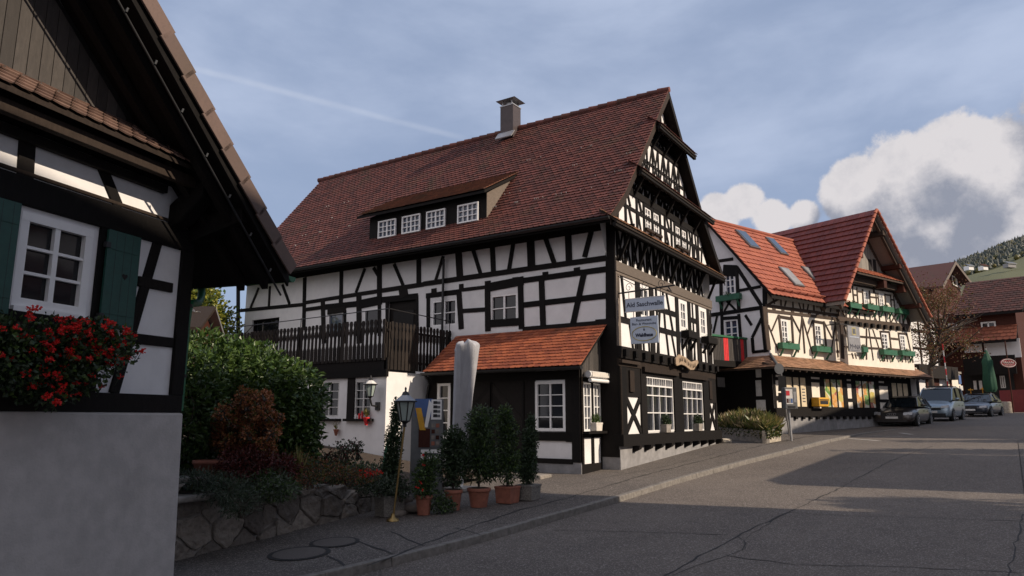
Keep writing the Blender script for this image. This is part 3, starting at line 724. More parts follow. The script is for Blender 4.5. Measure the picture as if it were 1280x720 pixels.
# far side and back
mb.add([(X1, Y0, .5), (X1, Y1, .5), (X1, Y1, 7.5), (X1, Y0, 7.5)], [(0, 1, 2, 3)], 'white_plaster')
mb.add([(X0, Y1, .2), (X1, Y1, .2), (X1, Y1, 8), (XR, Y1, ZR-.3), (X0, Y1, 8)], [(0, 1, 2, 3, 4)], 'white_plaster')
mb.build('wall', RB, recalc=False)
mb = MB(); rect(mb, FG, -.02, WD, .1, 1.27, -.3, .03, 'grey_plaster'); rect(mb, FS, .0, 1.0, .1, 1.0, .0, .028, 'grey_plaster'); mb.build('plinth', RB)
# timber frame of the long side
mb = MB(); T = 'black_timber'
beams(mb, FS, zA, [(45, 472, 480, 430, .13), (480, 420, 715, 382, .13), (715, 382, 1000, 338, .14), (1000, 338, 1280, 296, .15), (42, 270, 42, 690, .17), (180, 320, 124, 458, .1), (255, 308, 248, 442, .1), (338, 298, 386, 428, .11),
     (487, 250, 480, 600, .17), (732, 190, 728, 430, .16), (888, 190, 828, 352, .11), (985, 170, 985, 420, .2), (945, 185, 975, 235, .12), (1082, 160, 1145, 308, .12), (1247, 130, 1247, 300, .18),
     (490, 465, 610, 448, .13), (600, 450, 850, 425, .2), (850, 430, 1000, 400, .30), (1000, 400, 1240, 375, .2), (607, 400, 615, 690, .2), (726, 370, 726, 430, .16), (848, 360, 850, 690, .22), (985, 400, 985, 640, .13),
     (1140, 320, 1150, 380, .35), (1035, 400, 1035, 690, .12), (640, 480, 760, 462, .2), (755, 470, 752, 690, .12), (1235, 370, 1238, 690, .1)], .12)
beams(mb, FS, zB, [(0, 400, 610, 312, .155), (610, 312, 1225, 226, .155), (130, 215, 76, 388, .1), (232, 190, 242, 370, .24), (330, 175, 382, 342, .12), (457, 150, 465, 322, .17), (598, 125, 568, 310, .13), (712, 110, 718, 290, .25), (808, 85, 870, 262, .14),
     (962, 65, 968, 245, .2), (1122, 30, 1072, 222, .15), (1242, 0, 1246, 690, .27),
     (68, 430, 68, 470, .2), (250, 400, 250, 450, .16), (427, 380, 427, 420, .2), (611, 355, 611, 400, .2), (811, 320, 811, 370, .18), (1020, 290, 1022, 330, .19),
     (15, 480, 250, 450, .16), (250, 440, 420, 420, .11), (420, 425, 665, 378, .26), (660, 378, 1225, 300, .16), (235, 460, 250, 700, .19), (30, 480, 30, 690, .14), (255, 580, 412, 570, .13), (425, 430, 428, 715, .19), (645, 400, 652, 700, .18),
     (785, 370, 796, 685, .18), (1068, 330, 995, 668, .17), (668, 540, 1220, 478, .16), (430, 665, 660, 650, .22), (660, 700, 1225, 655, .12)], .12)
rect(mb, FS, 0, LEN, 7.05, 7.5, -.02, .035, T); rect(mb, FS, .0, .6, 1.2, 4.6, -.02, .032, T)
mb.build('timber_frame', RB)
for k, (q, c, r_) in enumerate(zip(lw, (2, 2, 2, 2), (2, 2, 1, 1))):
    window(FS, *q, c if k < 2 else 1, r_, RB, rec=.04, fw_=.055, mun=.03, pane='pane_sky' if k == 2 else 'pane_dark')
window(FS, *lo_, 1, 1, RB, rec=.1, fw_=.05, frame='black_timber')
mb = MB(); rect(mb, FS, *ld, -.14, -.09, 'door_wood'); rect(mb, FS, ld[0]+.2, ld[1]-.2, 4.3, ld[3]-.4, -.09, -.07, 'interior'); mb.build('balcony_door', RB)
# gable front timbers
mb = MB()
rect(mb, FG, -.02, WD+.02, 5.88, 6.16, -.05, .06, 'worn_timber'); rect(mb, FG, -.0, WD, 5.80, 5.88, -.05, .035, 'worn_timber')
rect(mb, FG, 0.0, .22, 3.85, 5.80, -.05, .04, 'worn_timber')
mb.build('fascia_beam', RB, bevel=.01)
mb = MB()
h0, h1 = 3.85, 5.80
def V(x, w, a=h0, b=h1): rect(mb, FG, x-X0-w/2, x-X0+w/2, a, b, -.03, .03+rnd.uniform(-.004, .004), T)
for x in (21.72, 22.85, 23.65, 24.82): V(x, .26)
for x in (18.62, 19.62): V(x, .3)
for a, b in ((0, f0[0]+X0-X0), ): pass
for hh in (4.60, 5.22):
    for a, b in ((17.39, 18.47), (19.77, 21.59), (22.98, 23.52), (24.95, 25.2)):
        if hh > 5 and a == 17.39: continue
        rect(mb, FG, a-X0, b-X0, hh-.08, hh+.08, -.03, .028, T)
for (a, b, c, d) in ((17.55, 5.8, 17.75, 4.65), (18.0, 4.55, 18.2, 3.85), (18.33, 4.55, 18.38, 3.85), (18.9, 4.5, 18.95, 3.85), (19.3, 4.5, 19.35, 3.85), (20.0, 5.8, 20.05, 3.85), (20.25, 5.2, 19.95, 3.85), (20.55, 5.8, 20.65, 4.65), (20.85, 5.8, 21.3, 4.6), (20.7, 4.6, 20.85, 3.85), (21.15, 4.6, 21.45, 3.85),
        (22.1, 4.5, 22.1, 3.85), (22.45, 4.5, 22.5, 3.85), (22.7, 4.5, 22.6, 3.85), (23.2, 5.8, 23.25, 3.85), (23.9, 4.5, 23.9, 3.85), (24.3, 4.5, 24.35, 3.85), (24.6, 4.5, 24.6, 3.85), (25.1, 5.8, 25.0, 3.85), (23.3, 4.5, 23.15, 3.85)):
    beam(mb, FG, (a-X0, b), (c-X0, d), .1, T)
# jetty: stacked beams and dark ground floor timbers
rect(mb, FG, -.03, WD+.02, 3.55, 3.86, -.05, .10, T); rect(mb, FG, -.02, WD+.02, 3.34, 3.55, -.05, .05, 'brown_timber')
for i in range(13): rect(mb, FG, .15+i*.64, .32+i*.64, 3.60, 3.78, .10, .20, T)
rect(mb, FG, 1.5, 4.15, 3.26, 3.40, .05, .14, 'brown_timber'); rect(mb, FG, 4.4, 6.95, 3.24, 3.38, .05, .14, 'brown_timber'); rect(mb, FG, .0, 1.2, 3.42, 3.5, .05, .14, 'brown_timber')
rect(mb, FG, -.03, .40, 1.5, 3.34, -.1, .07, T); rect(mb, FG, .40, 1.45, 2.55, 3.34, -.05, .03, T); rect(mb, FG, 1.42, 1.80, 1.5, 3.34, -.05, .05, T)
rect(mb, FG, .98+.42, 1.0+.43, 1.5, 2.6, -.05, .04, T)
rect(mb, FG, .62, .90, 2.68, 3.25, .03, .08, 'brown_timber'); rect(mb, FG, 7.25, 7.52, 2.62, 3.25, .03, .08, 'brown_timber')
rect(mb, FG, 3.91, 4.65, 1.5, 3.34, -.05, .06, T); rect(mb, FG, 6.65, 7.2, 1.5, 3.34, -.05, .06, T); rect(mb, FG, 7.2, WD+.02, 2.5, 3.34, -.05, .04, T); rect(mb, FG, 7.9, WD+.02, 1.5, 2.52, -.05, .05, T)
rect(mb, FG, 1.8, 3.91, 3.16, 3.34, -.05, .045, T); rect(mb, FG, 4.65, 6.65, 3.15, 3.34, -.05, .045, T)
for (a, b) in ((.42, 1.4), (7.22, 7.9)):
    beam(mb, FG, (a, 1.6), (b, 2.55), .15, T); beam(mb, FG, (a, 2.55), (b, 1.6), .15, T, d1=.034)
rect(mb, FG, -.08, WD+.08, 1.27, 1.57, -.1, .16, T)
for i in range(10): a = .75+i*.78; mb.slab([FG.p(a, 1.27, .0), FG.p(a, 1.27, .24), FG.p(a, 1.18, .22), FG.p(a, 1.08, .0)], FG.t*.16, T)
mb.slab([FS.p(-.02, 1.2, .04), FS.p(.75, 1.2, .04), FS.p(.75, 1.0, .04), FS.p(-.02, 1.0, .04)], (.04, 0, 0), T)
# carved corner post rope
for i in range(60): rect(mb, FG, -.02, .06, 1.6+i*.029, 1.614+i*.029, .07, .09+.01*(i % 2), 'brown_timber')
mb.build('front_timber_frame', RB)
mb = MB()   # attic timbers and lattices
def HB(z, w, d1=.03, d=0, m=T):
    a = max(.0, rx(z)+.25-X0); b = min(WD, rx(z, False)-.25-X0); rect(mb, FG, a, b, z-w/2, z+w/2, d-.03, d+d1, m)
HB(8.42, .2, .05); HB(7.9, .10); HB(7.28, .16); HB(10.45, .18, .05); HB(9.02, .14); HB(9.75, .0); HB(11.0, .12); HB(6.2, .12, .03, RC)
for x in (17.95, 18.75, 19.27, 19.92, 20.55, 20.95, 21.5, 21.80, 22.39, 22.98, 23.5, 24.1): rect(mb, FG, x-X0-.06, x-X0+.06, 7.2, 8.4, -.03, .035, T)
for (a, b, c, d) in ((18.1, 8.35, 18.3, 7.95), (18.9, 8.35, 19.1, 7.95), (18.2, 7.85, 18.45, 7.3), (18.85, 7.85, 19.05, 7.3), (21.1, 8.35, 21.35, 7.9), (21.0, 7.9, 21.3, 7.3), (23.2, 8.35, 23.35, 7.9), (23.1, 7.3, 23.3, 7.85), (23.8, 8.3, 24.0, 7.3), (24.5, 8.0, 24.35, 7.3), (17.5, 7.9, 17.4, 7.3), (23.7, 7.85, 23.6, 7.3)):
    beam(mb, FG, (a-X0, b), (c-X0, d), .1, T)
for hx in aw: 
    rect(mb, FG, hx[0]-.06, hx[1]+.06, hx[3], hx[3]+.1, -.03, .04, T); rect(mb, FG, hx[0]-.08, hx[1]+.08, hx[2]-.08, hx[2], -.03, .10, 'brown_timber')
x = 18.75
k = 0
while x < 23.3:
    rect(mb, FG, x-X0-.05, x-X0+.05, 9.05, 10.4 if x > 19.4 else 9.75, -.03, .03, T)
    if x+.35 < 23.2 and rx(10.3) < x+.1 and rx(10.3, False) > x+.4:
        beam(mb, FG, (x-X0, 9.1), (x-X0+.45, 10.4), .07, T); 
        if k % 2: beam(mb, FG, (x-X0+.45, 9.1), (x-X0, 10.4), .07, T)
    x += .46; k += 1
HB(9.72, .09)
for x in (20.6, 20.95, 21.3): rect(mb, FG, x-X0-.05, x-X0+.05, 10.95, 11.7, -.03, .03, T)
mb.build('attic_timber_frame', RB)
mb = MB()   # recessed lattices and struts
for z0, z1, st in ((6.2, 7.25, .42), (8.4, 9.05, .42), (10.4, 11.0, .42)):
    a, b = max(X0+.1, rx(z1+.05)+.22), min(X1-.1, rx(max(z1, 7.2), False)-.3); x = a; k = 0
    while x < b-.3:
        rect(mb, FG, x-X0-.04, x-X0+.04, z0, z1, RC-.02, RC+.05, T)
        beam(mb, FG, (x-X0, z0), (x-X0+st, z1), .055, T, RC-.02, RC+.04)
        beam(mb, FG, (x-X0+st, z0), (x-X0, z1), .055, T, RC-.02, RC+.04); x += st*1.25; k += 1
    mb.build('strut_lattice', RB); mb = MB()
for z0, z1 in ((6.3, 7.15), (8.4, 9.0), (10.42, 10.92)):
    a, b = max(X0+.25, rx(z1+.1)+.35), min(X1-.25, rx(max(z1, 7.2), False)-.3); n = max(2, int((b-a)/1.25))
    for i in range(n+1): x = a+(b-a)*i/n-X0; mb.rod(FG.p(x, z0-.1, .02), FG.p(x, z1, .46), .06, .08, T); mb.rod(FG.p(x, z1+.02, -.2), FG.p(x, z1-.02, .5), .07, .08, T); mb.build('strut', RB); mb = MB()
for q in aw: window(FG, *q, 2, 4, RB, rec=.02, fw_=.05, mun=.03)
window(FG, *f0, 2, 3, RB, rec=.03, fw_=.07, mun=.03); window(FG, *f1, 2, 3, RB, rec=.03, fw_=.07, mun=.03); window(FG, *f2, 2, 3, RB, rec=.03, fw_=.07, mun=.03)
for q in (g1, g2):
    o = window(FG, *q, 4, 3, RB, rec=.02, fw_=.045, mun=.028, sash=False)
    mb = MB(); hh = q[3]-.26; rect(mb, FG, q[0], q[1], hh-.02, hh+.02, -.05, .01, 'white_paint')
    n = 12
    for i in range(1, n): s_ = q[0]+(q[1]-q[0])*i/n; rect(mb, FG, s_-.008, s_+.008, hh, q[3], -.05, .005, 'white_paint')
    mb.build('transom', o)
# skirts
for i, (a, b, z, u0) in enumerate(((16.25, 25.55, 7.0, 1), (rx(8.93)+.06, 24.6, 8.93, 0), (rx(10.85)+.06, 22.9, 10.85, 0))):
    F_ = FG; d1 = .52; rise = .40; mb = MB()
    q = [F_.p(a-X0, z, d1), F_.p(b-X0, z, d1), F_.p(b-X0-.4, z+rise, -.02), F_.p(a-X0+(.42 if i else .1), z+rise, -.02)]
    mb.slab(q, (0, 0, -.06), 'brown_timber')
    rect(mb, F_, a-X0, b-X0, z-.14, z-.04, d1-.12, d1-.03, T)
    tiles(mb, F_.p(a-X0, z, d1+.03), F_.t, [(0, 0, 0), tuple(F_.n*-(d1+.03)+Vector((0, 0, rise)))], b-a, .18, .15, .016, 'skirt_tiles' if i == 0 else 'old_tiles')
    mb.build('skirt_roof', RB)
# main roof
VY = 7.68; VB = Y1+.35
mb = MB()
for P in (PROF, PROFR):
    for i in range(3):
        a, b = P[i], P[i+1]
        mb.slab([(a[0], VY, a[1]), (b[0], VY, b[1]), (b[0], VB, b[1]), (a[0], VB, a[1])], (0, 0, -.16), 'black_timber')
mb.build('roof_deck', RB)
mb = MB()
for P in (PROF, PROFR):   # barge boards
    for i in range(3):
        a, b = P[i], P[i+1]
        mb.slab([(a[0], VY-.03, a[1]+.02), (b[0], VY-.03, b[1]+.02), (b[0], VY-.03, b[1]-.26), (a[0], VY-.03, a[1]-.24)], (0, .03, 0), 'black_timber' if P is PROFR else 'carved_wood' if 0 else 'brown_timber')
mb.build('barge_board', RB)
DY0, DY1, DX = 12.25, 17.2, 17.2
mb = MB()
def keep(u, a):      # leave out the strip inside the dormer
    y = VB-u
    return True
tiles(mb, (16.27, VB, 7.16), (0, -1, 0), [(0, 0, 0)]+[(p[0]-16.27, 0, p[1]-7.15) for p in PROF[1:]], VB-VY+.04, .185, .155, .024, 'old_tiles', nose=.6)
mb.build('roof_tiles', RB, recalc=False)
mb = MB()
tiles(mb, (26.03, VY, 7.06), (0, 1, 0), [(0, 0, 0)]+[(p[0]-26.03, 0, p[1]-7.05) for p in PROFR[1:]], VB-VY, .37, .30, .017, 'old_tiles'); mb.build('roof_tiles', RB, recalc=False)
mb = MB(); y = VY-.05
while y < VB: mb.tube([(XR, y, ZR+.035), (XR, y+.40, ZR+.05)], [.095, .115], 'old_tiles', 8); y += .36
mb.build('ridge_tiles', RB)
mb = MB(); r = random.Random(2)    # snow hooks
for i in range(60):
    y = r.choice([8.2, 9, 9.8, 10.6, 11.4, 12.0, 19, 20.5, 21.5])+r.uniform(-.2, .2); z = r.choice([8.4, 8.9, 9.6, 10.4]); x = rx(z)
    mb.rod((x-.02, y, z+.05), (x-.05, y, z+.08), .015, .02, 'zinc')
mb.build('snow_hooks', RB)['kind'] = 'stuff'
mb = MB()   # gutter
prof = [(math.cos(t_)*.08, math.sin(t_)*.08) for t_ in [math.pi+i*math.pi/8 for i in range(9)]]
vs = []
for y in (VY-.02, VB): vs += [(16.22+x, y, 7.12+z) for x, z in prof]
mb.add(vs, [(i, i+1, i+10, i+9) for i in range(8)]+[tuple(range(9))], 'dark_metal'); mb.build('gutter', RB)
mb = MB(); p = FS.px(478, 318, 0)
mb.tube([(X0-.1, 13.8, 6.9), (X0-.12, 13.8, 3.3)], .04, 'dark_metal', 8); mb.build('downpipe', RB)
# dormer
DM = MB(); zb = 7.75; zt = 8.80
DM.hexa([(DX, DY0, zb), (DX+2.2, DY0, zb+.1), (DX+2.2, DY1, zb+.1), (DX, DY1, zb), (DX, DY0, zt), (DX+.7, DY0, zt+.4), (DX+.7, DY1, zt+.4), (DX, DY1, zt)], 'black_timber')
DO = DM.build('dormer', RB)
mb = MB(); cheek = [(DX-.005, DY0-.012, 7.9), (DX-.005, DY0-.012, 8.82), (DX+1.75, DY0-.012, 9.92), (DX+1.5, DY0-.012, 9.7)]
mb.slab(cheek, (0, .012, 0), 'worn_timber'); mb.build('dormer_cheek', DO)
FD = Frame((DX, DY0), 90, flip=True)
for (a, b) in ((12.55, 13.22), (14.05, 14.75), (14.97, 15.62), (16.05, 16.72)):
    pass
dws = [win_px(FD, zC, 712, 262, 848, 408), win_px(FD, zC, 505, 303, 627, 446), win_px(FD, zC, 343, 340, 460, 472), win_px(FD, zC, 185, 368, 297, 500)]
for q in dws: window(FD, q[0], q[1], 7.98, 8.58, 4, 3, DO, rec=-.05, fw_=.045, mun=.025, one=True, pane='pane_sky')
mb = MB(); mb.slab([(DX-.28, DY0-.12, 8.83), (DX+1.80, DY0-.12, 10.0), (DX+1.80, DY1+.35, 10.0), (DX-.28, DY1+.35, 8.83)], (0, 0, -.09), 'black_timber')
tiles(mb, (DX-.31, DY1+.35, 8.84), (0, -1, 0), [(0, 0, 0), (2.15, 0, 1.21)], DY1-DY0+.47, .185, .16, .03, 'mossy_tiles', nose=0)
mb.build('dormer_roof', DO, recalc=False)
# chimney
mb = MB(); cy = 13.75; cx = XR-.15
mb.box((cx, cy, 11.6), .52, .56, 1.75, 'copper_brown'); mb.box((cx, cy, 13.35), .55, .6, .04, 'zinc')
for a, b in ((-.2, -.2), (.2, -.2), (.2, .2), (-.2, .2)): mb.box((cx+a, cy+b, 13.39), .05, .05, .22, 'zinc')
mb.lathe((cx, cy, 13.39), [(.18, 0), (.18, .12)], 'zinc', 12)
mb.add([(cx-.38, cy-.42, 13.58), (cx+.38, cy-.42, 13.58), (cx+.38, cy+.42, 13.58), (cx-.38, cy+.42, 13.58), (cx, cy, 13.74)], [(0, 1, 4), (1, 2, 4), (2, 3, 4), (3, 0, 4), (3, 2, 1, 0)], 'zinc')
mb.slab([(cx-.48, cy-.36, 12.02), (cx-.48, cy+.36, 12.02), (cx-.26, cy+.36, 12.30), (cx-.26, cy-.36, 12.30)], (-.02, 0, .03), 'zinc'); mb.build('chimney', RB)
# ---- entrance porch (lean-to)
SX, SY, SYE = 16.05, 8.5, 13.45
FP = Frame((SX, SY), 90, flip=True); FQ = Frame((SX, SY), 0)
PO = MB(); pw = (8.90-SY+.02, 9.82-SY, 1.66, 2.93); pw2 = (12.62-SY, 13.10-SY, 1.42, 2.98)
bw = [(.10, .52, 1.66, 2.88), (.66, 1.10, 1.66, 2.88)]
wall(PO, FP, [(0, .2), (SYE-SY, .2), (SYE-SY, 3.35), (0, 3.35)], [pw, pw2], 'white_plaster', .1)
wall(PO, FQ, [(0, .3), (1.12, .3), (1.12, 4.2), (0, 3.3)], bw, 'white_plaster', .1)
PO = PO.build('entrance_porch', RB, recalc=False)
mb = MB()
for (a, b, c, d, e) in ((0, .24, .9, 3.3, .05), (.24, 4.95, 2.96, 3.3, .04), (.24, .42, 1.4, 2.96, .035), (1.32, 1.6, .5, 2.96, .045), (.24, 1.32, 1.42, 1.64, .045), (.24, 1.32, .86, .98, .045), (4.62, 4.95, .4, 2.96, .04), (3.85, 4.1, .5, 2.96, .045), (4.1, 4.95, 1.2, 1.40, .04)):
    rect(mb, FP, a, b, c, d, -.03, e, T)
for (a, b, c, d) in ((0, 1.14, 2.90, 3.0), (0, 1.14, 1.5, 1.64), (0, 1.14, .62, .86), (0.003, .10, .86, 3.2), (.53, .65, .86, 2.9), (1.06, 1.14, .86, 3.0)): rect(mb, FQ, a, b, c, d, -.03, .035, T)
for i in range(80): rect(mb, FQ, -.03, .05, .95+i*.026, .963+i*.026, .036, .05+.012*(i % 2), 'brown_timber')
rect(mb, FQ, .0, 1.2, 1.60, 1.66, .03, .22, T)
mb.build('porch_timber', PO)
mb = MB(); rect(mb, FP, -.01, 1.3, .2, .86, -.05, .03, 'grey_plaster'); rect(mb, FQ, -.02, 1.14, .2, .60, -.05, .025, 'grey_plaster'); mb.build('porch_plinth', PO)
mb = MB(); s = 0
while s < 1.1: mb.hexa([FQ.p(s+.004, 3.0, .02), FQ.p(s+.086, 3.0, .02), FQ.p(s+.086, 3.0, .045), FQ.p(s+.004, 3.0, .045)]+[FQ.p(s+.004, 3.38+.76*s, .02), FQ.p(s+.086, 3.45+.76*s, .02), FQ.p(s+.086, 3.45+.76*s, .045), FQ.p(s+.004, 3.38+.76*s, .045)], 'grey_boards'); s += .09
mb.build('porch_gable_boards', PO)
mb = MB(); rect(mb, FP, 1.6, 3.85, .3, 2.96, -.02, .02, 'door_wood')   # double door with diagonal boards
for k in range(2):
    a0, a1 = (1.72, 2.68) if k == 0 else (2.76, 3.72)
    i = -1.3
    while i < 2.6:
        lo, hi = (a0, a1)
        p0 = (lo, .6+i+(0 if k == 0 else .96)); p1 = (hi, .6+i+(.96 if k == 0 else 0))
        if max(p0[1], p1[1]) < 2.9 and min(p0[1], p1[1]) > .4: beam(mb, FP, p0, p1, .065, 'door_wood', .0, .035, .004)
        i += .075
    rect(mb, FP, a0-.06, a0, .35, 2.93, .02, .045, 'black_timber'); rect(mb, FP, a1, a1+.06, .35, 2.93, .02, .045, 'black_timber')
mb.build('entrance_door', PO)
mb = MB(); q = FP.px(630, 525, .045); rect(mb, FP, q[0]-.09, q[0]+.09, q[1]-.1, q[1]+.1, .045, .052, 'white_paint'); mb.build('notice', PO)
window(FP, *pw, 2, 4, PO, rec=.0, fw_=.075, mun=.022, one=True); window(FP, *pw2, 1, 4, PO, rec=0, fw_=.09, mun=.03, one=True)
for q in bw: window(FQ, *q, 2, 4, PO, rec=0, fw_=.05, mun=.022, one=True)
mb = MB(); ex, ez, tz = 15.62, 3.28, 4.46
mb.slab([(ex, 8.28, ez-.02), (X0-.03, 8.28, tz-.02), (X0-.03, 13.25, tz-.02), (ex, 13.25, ez-.02)], (0, 0, -.1), 'black_timber')
tiles(mb, (ex-.03, 13.3, ez-.02), (0, -1, 0), [(0, 0, 0), (X0-ex, 0, tz-ez)], 13.3-8.24, .185, .15, .018, 'orange_tiles')
mb.build('porch_roof', PO, recalc=False)
mb = MB(); vs = []
for y in (8.2, 13.3): vs += [(ex-.06+x, y, ez-.04+z) for x, z in prof]
mb.add(vs, [(i, i+1, i+10, i+9) for i in range(8)]+[tuple(range(9))], 'dark_metal')
mb.tube([(ex-.05, 13.2, 3.2), (15.9, 13.3, 3.0), (15.98, 13.45, 2.6), (15.98, 13.45, .5)], .035, 'dark_metal', 8); mb.build('porch_gutter', PO)
mb = MB(); rect(mb, FQ, .1, 1.35, 3.02, 3.14, .06, .30, 'awning_cloth'); mb.tube([FQ.p(.05, 3.08, .2), FQ.p(1.42, 3.08, .2)], .085, 'white_paint', 12); mb.tube([FQ.p(.05, 2.93, .25), FQ.p(1.42, 2.93, .25)], .05, 'white_paint', 10); mb.build('rolled_awning', PO)
# ---- terrace block and balcony railing
TX, TY = 14.45, 13.6; FT = Frame((TX, TY), 90, flip=True); FU = Frame((TX, TY), 0); TL = 9.6
TB = MB(); th = [win_px(FT, Z(290, 340, 2.77), 318, 365, 368, 500), win_px(FT, Z(290, 340, 2.77), 428, 360, 480, 500)]
th = [(a, b, 2.02, 3.02) for a, b, c, d in th]; th[0] = (th[0][0], th[0][0]+.85, 2.02, 3.02)
wall(TB, FT, [(0, .2), (TL, .2), (TL, 3.24), (0, 3.24)], th, 'white_plaster', .16)
TB.add([FU.p(0, .2), FU.p(X0-TX, .2), FU.p(X0-TX, 3.24), FU.p(0, 3.24)], [(0, 1, 2, 3)], 'white_plaster')
TB.add([(TX, TY, 3.24), (X0, TY, 3.24), (X0, TY+TL, 3.24), (TX, TY+TL, 3.24)], [(0, 1, 2, 3)], 'concrete')
TB.add([(TX, TY+TL, 3.24), (X0, TY+TL, 3.24), (X0, TY+TL, 0), (TX, TY+TL, 0)], [(0, 1, 2, 3)], 'white_plaster')
TB = TB.build('terrace_block', RB, recalc=False)
for q in th: window(FT, *q, 2, 4, TB, rec=.04, fw_=.045, mun=.02, frame='off_white', one=True)
mb = MB()
for q in th:
    rect(mb, FT, q[1], q[1]+.28, 1.96, 3.12, -.02, .03, T); rect(mb, FT, q[0]-.12, q[1]+.3, 1.90, 1.97, -.02, .14, T)
rect(mb, FT, -.05, TL, 3.10, 3.30, -.02, .08, T)
mb.build('terrace_timber', TB)
mb = MB()   # balcony rail: shaped pickets
def picket(F, s, h0, h1, wd, d=.06, mat='picket_wood'):
    pr = [(1, 0), (1, .36), (.62, .42), (.62, .62), (1, .68), (1, .78), (.6, .84), (1, .92), (.75, .985), (.3, 1)]
    H = h1-h0; pts = [(s+wd/2*a, h0+H*b) for a, b in pr]+[(s-wd/2*a, h0+H*b) for a, b in pr[::-1]]
    n = len(pts); v0 = [F.p(a, h, d) for a, h in pts]; v1 = [F.p(a, h, d+.025) for a, h in pts]
    mb.add(v0+v1, [tuple(range(n))[::-1], tuple(range(n, 2*n))]+[(i, (i+1) % n, (i+1) % n+n, i+n) for i in range(n)], mat)
s = .08
while s < 7.2: picket(FT, s, 3.55, 4.70+rnd.uniform(-.012, .012), .125); s += .16
rect(mb, FT, -.06, 7.3, 3.26, 3.62, .02, .05, T)
s = .1
while s < X0-TX-.06: picket(FU, s, 3.30, 4.62+rnd.uniform(-.015, .015), .115, .06); s += .15
for F, L in ((FT, 7.2), (FU, X0-TX)):
    for h in (3.5, 4.35): rect(mb, F, -.03, L, h, h+.07, .0, .045, 'picket_wood')
    n = int(L/1.6)
    for i in range(n+1): rect(mb, F, i*L/n-.05, i*L/n+.05, 3.24, 4.6, -.06, .0, 'picket_wood'); mb.tube([F.p(i*L/n, 4.5, 0), F.p(i*L/n, 4.98, 0)], .014, 'dark_metal', 6)
    mb.tube([F.p(0, 4.98, 0), F.p(L, 4.92, 0)], .014, 'dark_metal', 6)
mb.build('balcony_railing', TB)
# things on the front
F8 = FG
def hang_sign():
    t = thing('hanging_sign', 'pale blue double hanging sign on an iron bracket reading Ald Saschwalle', 'sign', (X0+.6, Y0, 4.9))
    xs0 = FG.px(*zD(208, 440), .22)[0]+X0        # board stands square to the wall, seen along the street
    fr = Frame((xs0, Y0), -90)
    a0 = fr.px(*zD(215, 440)); a1 = fr.px(*zD(602, 400)); b0 = fr.px(*zD(200, 570))
    s0, s1 = a0[0], a1[0]; h1 = (a0[1]+a1[1])/2; h0 = (b0[1]+fr.px(*zD(600, 515))[1])/2
    mb = MB(); rect(mb, fr, s0, s1, h0, h1, -.02, .02, 'sign_blue'); lpart_ = mb.build('name_board', t, bevel=.004)
    mb = MB()
    for r in ((s0-.02, s1+.02, h1, h1+.02), (s0-.02, s1+.02, h0-.02, h0)): rect(mb, fr, *r, -.025, .025, 'off_white')
    mb.build('board_edge', t)
    text('Ald Saschwalle', (h1-h0)*.53, 'ink', fr, (s0+s1)/2, (h0+h1)/2, .024, t, bold=.002).scale = (1, 1, 1)
    c0 = fr.px(*zD(262, 610)); c1 = fr.px(*zD(540, 600)); c2 = fr.px(*zE(400, 235))
    u0, u1, g1_, g0_ = c0[0], c1[0], (c0[1]+c1[1])/2, c2[1]
    mb = MB(); rect(mb, fr, u0, u1, g0_, g1_, -.02, .02, 'sign_blue'); mb.build('lower_board', t, bevel=.01)
    mb = MB(); cx, cy, ra, rb = (u0+u1)/2, g0_+(g1_-g0_)*.36, (u1-u0)*.44, (g1_-g0_)*.26
    pts = [fr.p(cx+ra*math.cos(i*math.pi/18), cy+rb*math.sin(i*math.pi/18), .024) for i in range(37)]; mb.tube(pts, .012, 'gold_line', 6, False)
    mb.slab([fr.p(cx, cy+rb*.85, .021), fr.p(cx+.025, cy+rb*.5, .021), fr.p(cx, cy+rb*.4, .021), fr.p(cx-.025, cy+rb*.5, .021)], fr.n*.004, 'ink'); mb.build('oval_line', t)
    H = g1_-g0_
    text('Restaurant', H*.14, 'ink', fr, cx, g1_-H*.13, .023, t); text('Bier- & Weinstube', H*.125, 'ink', fr, cx, g1_-H*.27, .023, t)
    text('Waldhaus', H*.17, 'ink', fr, cx, cy-rb*.2, .024, t, bold=.006)
    mb = MB()
    hb = h1+.22; mb.tube([fr.p(0, hb-.03), fr.p((s0+s1)/2, hb), fr.p(s1+.3, hb+.04)], .022, 'dark_metal', 8)
    for s_ in (s0+.1, s1-.1): mb.tube([fr.p(s_, h1), fr.p(s_, hb)], .01, 'dark_metal', 5)
    for s_ in (u0+.1, u1-.1): mb.tube([fr.p(s_, g1_), fr.p(s_, h0)], .01, 'dark_metal', 5)
    for k in range(3):   # scroll
        pts = []
        for i in range(20): a = i*.45; r_ = .13*(1-i/22); pts.append(fr.p(s0+.1+k*(s1-s0)*.42+r_*.8*math.cos(a), hb+.10+r_*math.sin(a)))
        mb.tube(pts, .008, 'dark_metal', 5)
    mb.tube([fr.p(s1+.1, hb+.04), fr.p(s1+.2, hb-.12), fr.p(s1+.08, hb-.06)], .02, 'dark_metal', 6)
    mb.tube([fr.p(.03, hb+.45), fr.p((s0+s1)/2, hb)], .012, 'dark_metal', 6)
    mb.rod(fr.p(.02, hb-.15), fr.p(.02, hb+.5), .04, .04, 'dark_metal')
    mb.build('bracket', t)
hang_sign()
t = thing('carved_sign', 'curved carved wooden banner sign above the big restaurant windows', 'sign', FG.p(4.3, 3.5, .25))
mb = MB(); fr = FG.sub(.22); up_ = [(705, 440), (705, 385), (740, 345), (800, 370), (860, 420), (925, 400), (930, 430), (885, 500), (850, 500), (800, 460), (760, 445), (715, 460)]
pts = [fr.px(*zE(*q)) for q in up_]; mb.slab([fr.p(a, h, 0) for a, h in pts], fr.n*.05, 'carved_wood'); mb.build('board', t, bevel=.01)
